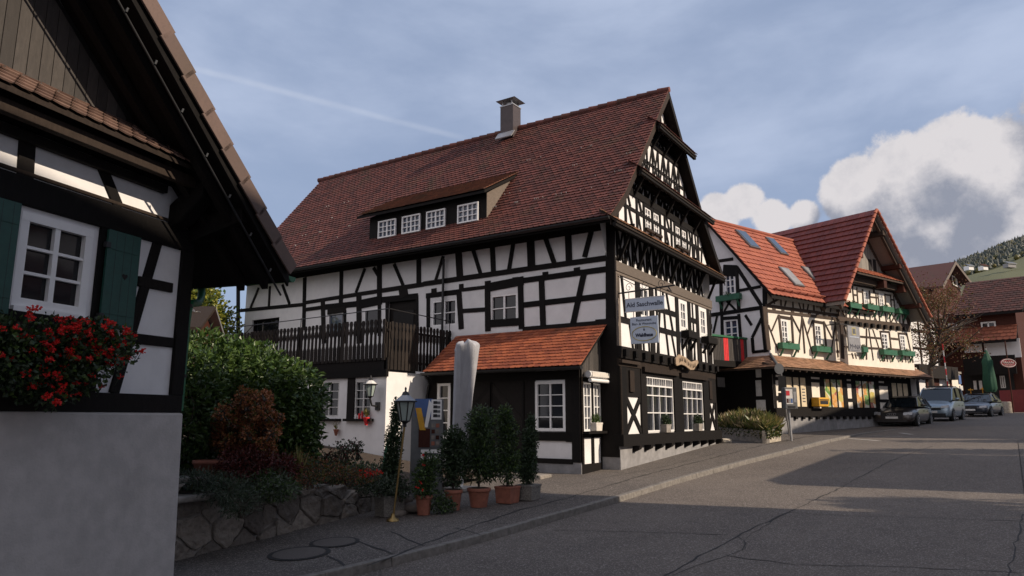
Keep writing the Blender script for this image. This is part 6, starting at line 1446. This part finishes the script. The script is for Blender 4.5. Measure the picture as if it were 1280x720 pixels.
# ================================================================== CARS
def car(name, label, front, ang, L, Wd, H, paint, kind):
    """front = ground point below the front bumper centre; ang = world direction pointing to the car's rear"""
    a = R(ang); t = local_thing(name, label, 'car' if kind != 'van' else 'van', front, a+math.pi)   # local +X is forward
    hw = Wd/2
    if kind == 'van': st = [(0.0, .28, .55, .80), (-.06, .2, .80, .93), (-.35, .2, .93, .98), (-.95, .2, 1.08, 1), (-1.35, .2, 1.16, 1), (-2.6, .2, 1.20, 1), (-L+.15, .22, 1.2, 1), (-L+.02, .3, 1.15, .96)]
    else: st = [(0.0, .25, .52, .72), (-.05, .18, .62, .86), (-.25, .18, .72, .95), (-.8, .18, .84, 1), (-1.35, .18, .93, 1), (-2.6, .18, .96, 1), (-3.7, .18, .98, 1), (-L+.25, .2, .97, .96), (-L+.04, .28, .88, .88)]
    sec = lambda z0, z1, w: [(0, z0), (w*.86, z0), (w*.98, z0+.10), (w, (z0+z1)*.5), (w*.985, z1-.14), (w*.90, z1-.02), (0, z1+.025)]
    mb = MB(); vs = []
    for x, z0, z1, f in st:
        s_ = sec(z0, z1, hw*f); ring = [(x, y, z) for y, z in s_]+[(x, -y, z) for y, z in s_[-2:0:-1]]; vs += ring
    m = len(ring); n = len(st)
    mb.add(vs, [(i*m+k, i*m+(k+1) % m, (i+1)*m+(k+1) % m, (i+1)*m+k) for i in range(n-1) for k in range(m)]+[tuple(range(m))[::-1], tuple(range((n-1)*m, n*m))], paint, True)
    o = lpart(mb, 'body', t)
    s2 = o.modifiers.new('s', 'SUBSURF'); s2.levels = 2; s2.render_levels = 2
    if kind == 'van': gh = [(-.95, 1.05, .98, .02), (-1.62, H-.10, .84, 1), (-1.95, H-.01, .83, 1), (-3.0, H+.01, .83, 1), (-L+.22, H-.04, .82, 1), (-L+.06, 1.12, .93, .02)]
    elif kind == 'estate': gh = [(-1.22, .92, .93, 0), (-1.95, H-.08, .76, 1), (-2.35, H, .73, 1), (-3.3, H-.015, .73, 1), (-4.05, H-.09, .70, 1), (-L+.22, .96, .84, 0)]
    else: gh = [(-1.30, .92, .93, 0), (-2.02, H-.07, .74, 1), (-2.45, H, .71, 1), (-3.1, H-.02, .71, 1), (-3.55, H-.10, .68, 1), (-L+.55, .96, .80, 0)]
    mb = MB(); vs = []
    for x, z, w, f in gh: vs += [(x, hw*w, z), (x, -hw*w, z)]
    zbelt = 1.12 if kind == 'van' else .94
    # glass house: sides drop to the belt line
    low = [(x, hw*.95, zbelt) for x, z, w, f in gh]+[(x, -hw*.95, zbelt) for x, z, w, f in gh]
    k = len(gh)
    V_ = vs+low; fs = []
    for i in range(k-1):
        fs.append((2*i, 2*i+2, 2*i+3, 2*i+1)); fs.append((2*i, 2*k+i, 2*k+i+1, 2*i+2)); fs.append((2*i+1, 2*i+3, 3*k+i+1, 3*k+i))
    mb.add(V_, fs, 'car_glass'); gl = lpart(mb, 'windows', t)
    mb = MB()   # roof skin and pillars
    rs = [gg for gg in gh if gg[3] == 1]; vv = []
    for x, z, w, f in rs: vv += [(x, hw*w, z-.03), (x, hw*w*.9, z+.02), (x, 0, z+.045), (x, -hw*w*.9, z+.02), (x, -hw*w, z-.03)]
    mb.add(vv, [(5*i+j, 5*i+j+1, 5*i+j+6, 5*i+j+5) for i in range(len(rs)-1) for j in range(4)], paint, True)
    for sg in (1, -1):
        e = [(x, sg*hw*w, z) for x, z, w, f in gh]
        mb.tube([(e[0][0], sg*hw*.93, zbelt-.02), e[1]], .035, paint, 6); mb.tube([e[-2], (e[-1][0], sg*hw*.88, zbelt)], .05, paint, 6); mb.tube(e[1:-1], .03, paint, 6)
        xm = (-2.45 if kind != 'van' else -2.2); mb.rod((xm, sg*hw*.955, zbelt), (xm-.03, sg*hw*.76 if kind != 'van' else sg*hw*.84, H-.05), .08, .03, 'black_plastic')
        if kind != 'sedan': xm = -3.4; mb.rod((xm, sg*hw*.955, zbelt), (xm-.03, sg*hw*.76 if kind != 'van' else sg*hw*.84, H-.05), .08, .03, 'black_plastic')
    lpart(mb, 'roof', t)
    if kind != 'sedan':
        mb = MB()
        for sg in (1, -1): mb.tube([(-1.9, sg*hw*.66, H+.05), (-2.0, sg*hw*.66, H+.09), (-3.6, sg*hw*.66, H+.08), (-3.7, sg*hw*.66, H+.02)], .015, 'zinc' if kind == 'estate' else 'black_plastic', 6)
        if kind == 'van':
            for x in (-1.9, -2.6, -3.3): mb.rod((x, -hw*.72, H+.09), (x, hw*.72, H+.09), .04, .03, 'black_plastic')
        lpart(mb, 'roof_rails', t)
    fz = .62 if kind != 'van' else .78
    mb = MB(); rect_ = lambda y0, y1, z0, z1, x, m_, th=.03: mb.hexa([Vector(p_) for p_ in ((x, y0, z0), (x, y1, z0), (x-.10, y1, z0), (x-.10, y0, z0), (x, y0, z1), (x, y1, z1), (x-.12, y1, z1), (x-.12, y0, z1))], m_)
    gx0 = .035
    if kind == 'sedan': rect_(-.34, -.03, .50, .64, gx0, 'black_plastic'); rect_(.03, .34, .50, .64, gx0, 'black_plastic')
    elif kind == 'estate': rect_(-.45, .45, .34, .64, gx0, 'black_plastic')
    else: rect_(-.42, .42, .60, .70, gx0-.02, 'black_plastic'); rect_(-.62, .62, .25, .42, gx0, 'black_plastic')
    lpart(mb, 'grille', t)
    mb = MB(); rect_(-.26, .26, .37 if kind != 'van' else .44, .47 if kind != 'van' else .55, gx0+.015, 'off_white'); lpart(mb, 'number_plate', t)
    mb = MB(); rect_(-.62, .62, .22, .30, gx0-.02, 'black_plastic'); lpart(mb, 'lower_grille', t)
    if kind == 'estate':
        mb = MB()
        for i in range(4):
            pts_ = [(gx0+.02, -.135+.09*i+.055*math.cos(k*.7), .565+.055*math.sin(k*.7)) for k in range(10)]; mb.tube(pts_, .008, 'zinc', 4)
        lpart(mb, 'emblem', t)
    for sg in (1, -1):
        mb = MB(); y0, y1 = sg*hw*.52, sg*hw*.90
        mb.hexa([Vector(p_) for p_ in ((.01, y0, fz-.10), (-.12, y1, fz-.08), (-.40, y1, fz-.06), (-.2, y0, fz-.08), (-.02, y0, fz+.02), (-.16, y1, fz+.05), (-.44, y1, fz+.09), (-.2, y0, fz+.04))], 'lens'); lpart(mb, 'headlight', t, bevel=.015)
        mb = MB(); mb.lathe((0, 0, 0), [(.03, -.04), (.11, -.05), (.12, .05), (.05, .08)], paint, 10); o = lpart(mb, 'wing_mirror', t); o.location = (-1.55 if kind != 'van' else -1.35, sg*(hw+.12), zbelt+.05); o.scale = (.5, 1, .8)
        mb = MB(); mb.box((-2.3, sg*(hw+.002), .72 if kind != 'van' else .85), .22, .03, .03, 'black_plastic'); mb.box((-3.15, sg*(hw+.002), .72 if kind != 'van' else .85), .2, .03, .03, 'black_plastic'); lpart(mb, 'door_handles', t)
    for xw in (-.86, -L+.95):
        for sg in (1, -1):
            wr = .32; c = Vector((xw, sg*(hw-.11), wr)); w = local_w = MB()
            n = 24
            def ringv(r_, y): return [(xw+r_*math.cos(2*math.pi*k/n), y, wr+r_*math.sin(2*math.pi*k/n)) for k in range(n)]
            y_o = sg*(hw+.012); y_i = sg*(hw-.2)
            R_ = [ringv(wr*.93, y_o), ringv(wr, y_o-sg*.03), ringv(wr, y_i), ringv(wr*.6, y_i)]; vv = sum(R_, [])
            w.add(vv, [(i*n+k, i*n+(k+1) % n, (i+1)*n+(k+1) % n, (i+1)*n+k) for i in range(3) for k in range(n)], 'rubber', True); w.add(ringv(wr*.93, y_o)+ringv(wr*.66, y_o), [(k, (k+1) % n, (k+1) % n+n, k+n) for k in range(n)], 'rubber')
            w.add(ringv(wr*.66, y_o-sg*.02), [tuple(range(n))], 'black_plastic')
            wo = lpart(w, 'wheel', t)
            mb = MB(); mb.add(ringv(wr*.66, y_o)+ringv(wr*.58, y_o), [(k, (k+1) % n, (k+1) % n+n, k+n) for k in range(n)], 'zinc')
            for k in range(5): a_ = k*2*math.pi/5; mb.rod((xw, y_o-sg*.005, wr), (xw+wr*.62*math.cos(a_), y_o-sg*.005, wr+wr*.62*math.sin(a_)), .05, .015, 'zinc')
            o = lpart(mb, 'rim', wo)
            mb = MB(); mb.add(ringv(wr*1.0, sg*(hw+.004))+ringv(wr*1.15, sg*(hw+.004)), [(k, (k+1) % n, (k+1) % n+n, k+n) for k in range(n) if math.sin(2*math.pi*(k+.5)/n) > -.35], 'black_plastic'); lpart(mb, 'wheel_arch', t)
    return t
fr_ = at(1116, 533, 32.8); fr_.z = g(fr_.x)+.0
print('car1', fr_, at(1116, 533, 32.8).z)
P1 = at(1116, 534, 32.8); P1.z = g(P1.x)
P2_ = at(1166, 528, 37.0); P2_.z = g(P2_.x); P3 = at(1214, 522, 42.5); P3.z = g(P3.x)
print(P1, P2_, P3, at(1166, 528, 37).z, at(1214, 522, 42.5).z)
c1 = car('parked_estate_car', 'brown grey estate car parked nearest in the row with four rings on its grille', P1, -7, 4.7, 1.83, 1.42, 'paint_grey', 'estate')
c2 = car('parked_van', 'light blue compact van with roof rack parked between two dark cars', P2_, -9, 4.1, 1.68, 1.80, 'paint_blue', 'van')
c3 = car('parked_saloon_car', 'dark saloon car with split grille parked last in the row', P3, -12, 4.55, 1.82, 1.42, 'paint_dark', 'sedan')
for c in (c1, c2, c3): c['group'] = 'cars parked along the street'

# ================================================================== FAR RIGHT
# white timbered house behind the shop building
c = at(1152, 500, 50); FH = Frame((c.x, c.y), -20); t = thing('white_house', 'white timbered house half hidden by the brown tree behind the shop building', 'house', c)
mb = MB(); a0 = FH.px(1128, 440)[0]; a1 = FH.px(1172, 440)[0]; hh_ = FH.px(1150, 392)[1]
rect(mb, FH, a0-3, a1, 1.5, hh_, -6, 0, 'white_plaster'); mb.build('wall', t)
mb = MB()
for i in range(5): s_ = a0+(a1-a0)*i/4; rect(mb, FH, s_-.09, s_+.09, 1.8, hh_, -.01, .05, T)
for i in range(6): h = 3+(hh_-3)*i/5; rect(mb, FH, a0-3, a1, h-.08, h+.08, -.01, .04, T)
rect(mb, FH, a0, a1+.6, 4.7, 5.6, .1, 1.0, 'picket_wood'); mb.build('timber_frame', t)
mb = MB(); mb.slab([FH.p(a0-3.3, hh_-.1, .6), FH.p(a1+.5, hh_-.1, .6), FH.p(a1+.5, hh_+3, -3), FH.p(a0-3.3, hh_+3, -3)], (0, 0, -.15), 'far_tiles'); mb.build('roof', t)
# brown inn
c = at(1205, 505, 60); FN = Frame((c.x, c.y), 78, flip=True)
IN = thing('brown_inn', 'dark red brown inn with big tiled roofs at the bend of the street', 'inn', c)
def ip(x, y, d=0): return FN.px(x, y, d)
l_, r_ = ip(1150, 500)[0], ip(1283, 500)[0]; s0, s1 = min(l_, r_), max(l_, r_)
ev = ip(1240, 392)[1]; mid_ = ip(1240, 437)[1]; print('inn', s0, s1, ev, mid_, ip(1190, 356, -4), ip(1278, 346, -4))
mb = MB(); rect(mb, FN, s0, s1+1, 1.5, ev+.3, -8, 0, 'rust_wood'); mb.build('wall', IN)
mb = MB(); w0_ = win_px(FN, zr_ := Z(1130, 400, 6), 600, 180, 880, 250); rect(mb, FN, w0_[0], w0_[1], w0_[2]-.3, w0_[3]+.3, 0, .05, 'white_plaster'); q = win_px(FN, zr_, 450, 190, 590, 240); rect(mb, FN, q[0], q[1], q[2], q[3]+.2, 0, .05, 'white_plaster'); mb.build('upper_wall', IN)
mb = MB(); q = win_px(FN, zr_, 440, 280, 840, 345, 1.0); rect(mb, FN, q[0], q[1], q[2]-.6, q[3], .9, 1.05, 'black_timber'); q2 = win_px(FN, zr_, 440, 345, 840, 560); rect(mb, FN, q2[0], q2[1], 1.5, q[2]-.3, .05, .1, 'interior'); mb.build('balcony', IN)
for (x0, y0, x1, y1) in ((1226, 403, 1246, 414),): q = win_px(FN, Z(0, 0, 1), x0, y0, x1, y1); window(FN, *q, 2, 1, IN, rec=-.06, fw_=.12, mun=.06, frame='off_white')
for (x0, y0, x1, y1) in ((1217, 476, 1222, 487), (1224, 476, 1229, 487), (1250, 470, 1258, 485), (1186, 405, 1198, 415)): q = win_px(FN, Z(0, 0, 1), x0, y0, x1, y1); window(FN, *q, 2, 1, IN, rec=-.14, fw_=.06, mun=.05, frame='off_white')
def roofquad(F, e0, e1, r0, r1, name, mat, parent, tw=.45, te=.4, th_=.03):
    """e0,e1 eave ends, r0,r1 ridge ends as (s,h,d)"""
    E0, E1, R0, R1 = [F.p(*q) for q in (e0, e1, r0, r1)]; mb = MB(); mb.slab([E0, E1, R1, R0], (0, 0, -.2), 'black_timber')
    U = (E1-E0); L = U.length; tiles(mb, E0, U, [(0, 0, 0), tuple((R0-E0)-U.normalized()*(R0-E0).dot(U.normalized()))], L, tw, te, th_, mat); return mb.build(name, parent, recalc=False)
rdg = ip(1230, 351, -4.5)[1]; print('inn ridge', rdg)
a_, b_ = ip(1281, 390)[0], ip(1204, 394)[0]; a_, b_ = min(a_, b_), max(a_, b_)
roofquad(FN, (a_, ev, .8), (b_+.5, ev, .8), (a_, rdg, -4.5), (b_+.5, rdg, -4.5), 'roof', 'far_tiles', IN)
mb = MB(); mb.slab([FN.p(a_, ev, -9.8), FN.p(b_+.5, ev, -9.8), FN.p(b_+.5, rdg, -4.5), FN.p(a_, rdg, -4.5)], (0, 0, -.2), 'far_tiles'); mb.build('roof', IN)
l0, l1 = ip(1270, 420, 1.2), ip(1160, 433, 1.2); sa, sb = min(l0[0], l1[0]), max(l0[0], l1[0]); hl_ = ip(1220, 427, 1.2)[1]; ht_ = ip(1220, 415, 0)[1]
roofquad(FN, (sa, hl_, 1.2), (sb, hl_, 1.2), (sa, ht_+.4, 0), (sb, ht_+.4, 0), 'pent_roof', 'far_orange_tiles', IN)
# gabled house behind with chimney
c = at(1180, 480, 66); FK = Frame((c.x, c.y), -12); t = thing('gabled_house', 'house with dark red roof and open gable behind the brown tree', 'house', c)
apk = FK.px(1194, 327, 1); gl_, gr_ = FK.px(1178, 357, 1), FK.px(1214, 353, 1); print('gab', apk, gl_, gr_)
mb = MB(); mb.slab([FK.p(gl_[0]+.3, 2, 0), FK.p(gr_[0]-.3, 2, 0), FK.p(gr_[0]-.3, gr_[1], 0), FK.p(apk[0], apk[1]-.4, 0), FK.p(gl_[0]+.3, gl_[1], 0)], FK.n*-8, 'rust_wood'); mb.build('wall', t)
mb = MB(); 
for Q in (gl_, gr_):
    mb.slab([FK.p(Q[0], Q[1], 1), FK.p(apk[0], apk[1], 1), FK.p(apk[0], apk[1], -14), FK.p(Q[0], Q[1], -14)], (0, 0, -.2), 'far_tiles')
mb.build('roof', t)
mb = MB()
for Q in (gl_, gr_): mb.slab([FK.p(Q[0], Q[1]+.03, 1.02), FK.p(apk[0], apk[1]+.03, 1.02), FK.p(apk[0], apk[1]-.3, 1.02), FK.p(Q[0], Q[1]-.3, 1.02)], FK.n*.05, 'worn_timber')
mb.build('barge_board', t)
q = win_px(FK, Z(0, 0, 1), 1189, 344, 1201, 361, .05); window(FK, *q, 2, 1, t, rec=-.1, fw_=.12, mun=.3, frame='off_white')
cc_ = at(1135, 345, 60); t = thing('red_roof_house', 'low dark red roof with chimney rising behind the shop gable', 'house', (cc_.x, cc_.y, 2.5)); Fc = Frame((cc_.x, cc_.y), -12); q = Fc.px(1136, 345)
mb = MB(); rect(mb, Fc, -1, 6, 2, q[1]-2.5, -6, 0, 'rust_wood'); mb.build('wall', t)
a1_ = Fc.px(1138, 352)[1]; mb = MB(); mb.slab([Fc.p(-1.5, a1_-3.5, .5), Fc.p(6.5, a1_-3.5, .5), Fc.p(6.0, a1_+.3, -3), Fc.p(.6, a1_+.1, -3)], (0, 0, -.2), 'far_tiles'); mb.build('roof', t)
mb = MB(); q0 = Fc.px(1131, 340); q1 = Fc.px(1139, 329); rect(mb, Fc, q0[0], q1[0], q0[1]-2, q1[1], -1.5, -.9, 'concrete'); rect(mb, Fc, q0[0]-.15, q1[0]+.15, q1[1]+.12, q1[1]+.2, -1.65, -.75, 'dark_metal')
for k in (.1, .6, 1): rect(mb, Fc, q0[0]+(q1[0]-q0[0])*k-.05, q0[0]+(q1[0]-q0[0])*k+.0, q1[1], q1[1]+.12, -1.3, -1.1, 'dark_metal')
mb.build('chimney', t)
# autumn tree
c = at(1167, 500, 46); b_ = Vector((c.x, c.y, g(c.x))); tree('autumn_tree', 'thinly leaved brown autumn tree behind the parked van', b_, 5, (3.1, 3.0, 3.3), 6500, .12, .09, ['autumn_leaf', 'autumn_leaf', 'olive_leaf'], 51, .2, at(1178, 400, 46), shell=.0, nb=30, limbs=24)
# lit market corner, parasol, oval sign, barrier pole, red fence
mb = MB(); a = at(1194, 500, 52); Fm = Frame((a.x, a.y), -20); p0_ = Fm.px(1182, 466); p1_ = Fm.px(1203, 500); rect(mb, Fm, p0_[0], p1_[0], 1.8, p0_[1], -2, 0, 'cream_plaster'); rect(mb, Fm, p0_[0]-.1, p1_[0]+.1, p0_[1], p0_[1]+.15, -2.1, .1, 'stone')
for (x0, y0, x1, y1, m_) in ((1186, 470, 1190, 488, 'rust_wood'), (1197, 469, 1201, 480, 'blue_panel'), (1199, 482, 1203, 488, 'off_white')): q = win_px(Fm, Z(0, 0, 1), x0, y0, x1, y1); rect(mb, Fm, *q, 0, .06, m_)
tag(mb.build('gate_pillar'), 'sunlit cream wall end with little notices behind the blue van', 'wall')
mb = MB(); a = at(1165, 490, 50); Fm2 = Frame((a.x, a.y), -20); q = win_px(Fm2, Z(0, 0, 1), 1148, 468, 1184, 500); rect(mb, Fm2, q[0], q[1], 1.6, q[3], -2, 0, 'white_plaster'); q = win_px(Fm2, Z(0, 0, 1), 1156, 470, 1174, 490); rect(mb, Fm2, *q, 0, .08, 'rust_wood'); tag(mb.build('garden_wall'), 'white wall with brown gate behind the parked cars', 'wall')
a = at(1240, 502, 50); t = thing('green_parasol', 'closed dark green parasol in front of the brown inn', 'parasol', (a.x, a.y, g(a.x))); z0_, z1_, z2_ = at(1238, 490, 50).z, at(1236, 436, 50).z, 0
mb = MB(); n = 18; vs = []; prof2 = [(0, .30), (.08, .42), (.3, .40), (.6, .32), (.72, .34), (.78, .26), (.95, .10), (1, .03)]
for f_, r0_ in prof2:
    for k in range(n): an = 2*math.pi*k/n; rr_ = r0_*(1+.16*math.cos(an*6)); vs.append((a.x+rr_*math.cos(an), a.y+rr_*math.sin(an), z0_+(z1_-z0_)*f_))
mb.add(vs, [(i*n+k, i*n+(k+1) % n, (i+1)*n+(k+1) % n, (i+1)*n+k) for i in range(len(prof2)-1) for k in range(n)], 'green_cloth', True); mb.add(vs[:n], [tuple(range(n))], 'green_cloth'); mb.build('canopy', t)
mb = MB(); mb.tube([(a.x, a.y, g(a.x)), (a.x, a.y, z1_+.1)], .04, 'zinc', 8); mb.build('pole', t)
a = at(1264, 490, 50); t = thing('oval_sign', 'dark red oval sign with pale lettering on a pole before the inn', 'sign', (a.x, a.y, g(a.x)+.3)); Fo = Frame((a.x, a.y), -50)
c0_ = Fo.px(1259, 454); n = 28; rx_, ry_ = .62, .32; mb = MB(); mb.slab([Fo.p(c0_[0]+rx_*math.cos(k*2*math.pi/n), c0_[1]+ry_*math.sin(k*2*math.pi/n), .05) for k in range(n)], Fo.n*.06, 'dark_red_paint')
mb.tube([Fo.p(c0_[0]+rx_*.9*math.cos(k*2*math.pi/n), c0_[1]+ry_*.86*math.sin(k*2*math.pi/n), .12) for k in range(n+1)], .018, 'off_white', 5, False); mb.build('board', t)
mb = MB(); mb.tube([Fo.p(c0_[0]-.42+i*.0467, c0_[1]+.03+.075*math.sin(i*1.9), .125) for i in range(19)], .014, 'off_white', 5, False); mb.tube([Fo.p(c0_[0]-.3, c0_[1]-.14, .125), Fo.p(c0_[0]+.3, c0_[1]-.14, .125)], .01, 'off_white', 5, False); mb.build('lettering', t)
mb = MB(); mb.tube([(a.x, a.y, g(a.x)), (a.x-.15, a.y, at(1262, 425, 50).z)], .04, 'rust_wood', 8); mb.rod(Fo.p(c0_[0], c0_[1]+ry_, 0), (a.x-.1, a.y, c0_[1]+.7), .03, .03, 'dark_metal'); mb.build('pole', t)
a, b = at(1186, 492, 44.5), at(1178, 430, 44.5); t = thing('striped_pole', 'thin red and white striped pole leaning behind the blue van', 'pole', a)
for k in range(8): mb = MB(); mb.tube([a.lerp(b, k/8), a.lerp(b, (k+1)/8)], .032, 'red_paint' if k % 2 else 'off_white', 8); mb.build('stripe', t)
a = at(1253, 505, 52); b = at(1284, 507, 50); mb = MB(); za = at(1253, 488, 52).z
mb.hexa([Vector((a.x, a.y, 1.5)), Vector((b.x, b.y, 1.5)), Vector((b.x+.1, b.y+.1, 1.5)), Vector((a.x+.1, a.y+.1, 1.5)), Vector((a.x, a.y, za)), Vector((b.x, b.y, za)), Vector((b.x+.1, b.y+.1, za)), Vector((a.x+.1, a.y+.1, za))], 'dark_red_paint')
tag(mb.build('red_fence'), 'low dark red fence panels below the oval sign', 'fence')
a = at(1228, 508, 49); b = at(1265, 507, 49); mb = MB(); d_ = (b-a).normalized(); n_ = Vector((-d_.y, d_.x, 0))*.4; za = at(1240, 502, 49).z
mb.hexa([Vector((p_.x, p_.y, 1.5)) for p_ in (a, b, b+n_, a+n_)]+[Vector((p_.x, p_.y, za)) for p_ in (a, b, b+n_, a+n_)], 'wall_stone_light'); tag(mb.build('low_wall', bevel=.05), 'short pale stone wall at the foot of the red fence', 'wall')
mb = MB(); 
for k, (x, y, d) in enumerate(((1213, 487, 51), (1228, 486, 52))): cc = at(x, y, d); mb.rod(cc, cc+Vector((.9, 0, 0)), .3, .05, 'yellow_paint'); mb.rod(cc+Vector((.4, 0, -.6)), cc+Vector((.4, 0, .1)), .05, .05, 'yellow_paint')
tag(mb.build('cafe_table'), 'yellow wooden cafe furniture before the inn entrance', 'table')
# people? none.  hills -------------------------------------------------
mb = MB(); nA, nD = 60, 14; vs = []
def hillz(x_px, k):   # k 0..1 from foot to crest
    crest = [(900, 16), (1040, 16), (1130, 60-46), (1190, 332), (1220, 318), (1250, 306), (1290, 292), (1350, 270), (1450, 240), (1600, 230), (1800, 260)]
    return crest
def crest_y(x):
    C = [(700, 520), (1000, 430), (1130, 352), (1190, 333), (1218, 322), (1250, 310), (1290, 294), (1350, 272), (1450, 245), (1600, 235), (1900, 300)]
    for i in range(len(C)-1):
        if x <= C[i+1][0]: f = (x-C[i][0])/(C[i+1][0]-C[i][0]); return C[i][1]+f*(C[i+1][1]-C[i][1])
    return C[-1][1]
for i in range(nA+1):
    x = 700+i*1200/nA
    for j in range(nD+1):
        k = j/nD; d = 150+650*k; pz = at(x, crest_y(x), 800).z; q = at(x, 500, d); z = 3+(pz-3)*(k**1.25)+1.5*math.sin(i*1.3+j)+2*k*math.sin(i*.7+j*2.1)
        vs.append((q.x, q.y, z))
mb.add(vs, [(i*(nD+1)+j, (i+1)*(nD+1)+j, (i+1)*(nD+1)+j+1, i*(nD+1)+j+1) for i in range(nA) for j in range(nD)], 'hill_grass', True)
struct(mb.build('hills', recalc=False))
mb = MB(); r = random.Random(12)
for i in range(2600):
    x = r.uniform(1205, 1420); k = r.uniform(.78, 1.0); d = 150+650*k; q = at(x, 500, d); pz = at(x, crest_y(x), 800).z; z = 3+(pz-3)*(k**1.25)
    if k < .86 and r.random() < .7: continue
    h = r.uniform(3, 7); w = h*.34; n = 6
    if r.random() < .6: mb.add([(q.x+w*math.cos(a_*math.pi/3), q.y+w*math.sin(a_*math.pi/3), z) for a_ in range(6)]+[(q.x, q.y, z+h)], [(a_, (a_+1) % 6, 6) for a_ in range(6)], 'far_leaf')
    else: mb.lathe((q.x, q.y, z-1), [(w*.6, 0), (w*1.3, h*.3), (w*1.1, h*.6), (w*.3, h*.85)], r.choice(['far_leaf', 'far_leaf', 'olive_leaf']), 6)
tag(mb.build('hill_forest', recalc=False), 'dark wooded crest of the far hill', 'forest', kind='stuff')
for i, (x, y, lab) in enumerate(((1214, 330, 'leftmost tiny white house on the far hill'), (1232, 330, 'middle tiny white house on the far hill'), (1265, 327, 'tiny grey roofed house right on the far hill'))):
    d = 600+i*10; c = at(x, y+3, d); t = thing('hill_house', lab, 'house', c, 'houses on the far hill'); Fq = Frame((c.x, c.y), -40); mb = MB()
    w_ = 2.6 if i < 2 else 4.5
    rect(mb, Fq, -w_, w_, c.z-3, c.z+.5, -5, 0, 'white_plaster' if i < 2 else 'grey_plaster'); mb.build('wall', t)
    mb = MB(); mb.slab([Fq.p(-w_-.6, c.z+.5, .7), Fq.p(w_+.6, c.z+.5, .7), Fq.p(w_+.6, c.z+2.8, -3), Fq.p(-w_-.6, c.z+2.8, -3)], (0, 0, -.5), 'grey_metal' if i != 1 else 'rust_wood'); mb.build('roof', t)

# ================================================================== OFF-FRAME HOUSES ACROSS THE STREET (they cast the street's shade)
def opp(name, label, x0, x1, y0, y1, he, hr, gable_y=True):
    t = thing(name, label, 'house', (x0, y1, g(x0))); mb = MB(); zb = g((x0+x1)/2)-.5
    mb.box(((x0+x1)/2, (y0+y1)/2, zb), x1-x0, y1-y0, he-zb, 'white_plaster'); mb.build('wall', t)
    mb = MB(); xm = (x0+x1)/2; ym = (y0+y1)/2; o = .5
    if gable_y: mb.slab([(x0-o, y1+o, he-.3), (x1+o, y1+o, he-.3), (xm, y1+o, hr)], (0, y0-y1-2*o, 0), 'old_tiles')
    else: mb.slab([(x0-o, y0-o, he-.3), (x0-o, y1+o, he-.3), (x0-o, ym, hr)], (x1-x0+2*o, 0, 0), 'old_tiles')
    mb.build('roof', t); return t
OPP = [(-14, 15.1, -15, -5.5, 10.5, 15.5, False), (19.3, 25.2, -13, -5.5, 6.6, 8.6, False), (34.2, 62, -24, -12.0, 13.0, 15.0, False)]
opp('neighbour_house', 'long house across the street from the near house, outside the picture', *OPP[0])
opp('neighbour_house', 'broad house across the street from the shop building, outside the picture', *OPP[2])
opp('neighbour_house', 'smaller gabled house across the street from the restaurant, outside the picture', *OPP[1])

for i, (x, y, h, lab) in enumerate(((26.8, -9, 8.5, 'leafy tree across the street beside the small neighbour house, outside the picture'), (17.4, -13, 11, 'tall thin tree between the two neighbour houses across the street, outside the picture'), (31, -12, 9.5, 'leafy tree across the street before the shop building, outside the picture'))):
    tree('street_tree', lab, (x, y, g(x)), h, (1.3, 1.8, 2.2), 1500, .22, .16, ['autumn_leaf', 'hedge_leaf'], 90+i, .16, (x, y, g(x)+h-2.6), nb=10, limbs=9)
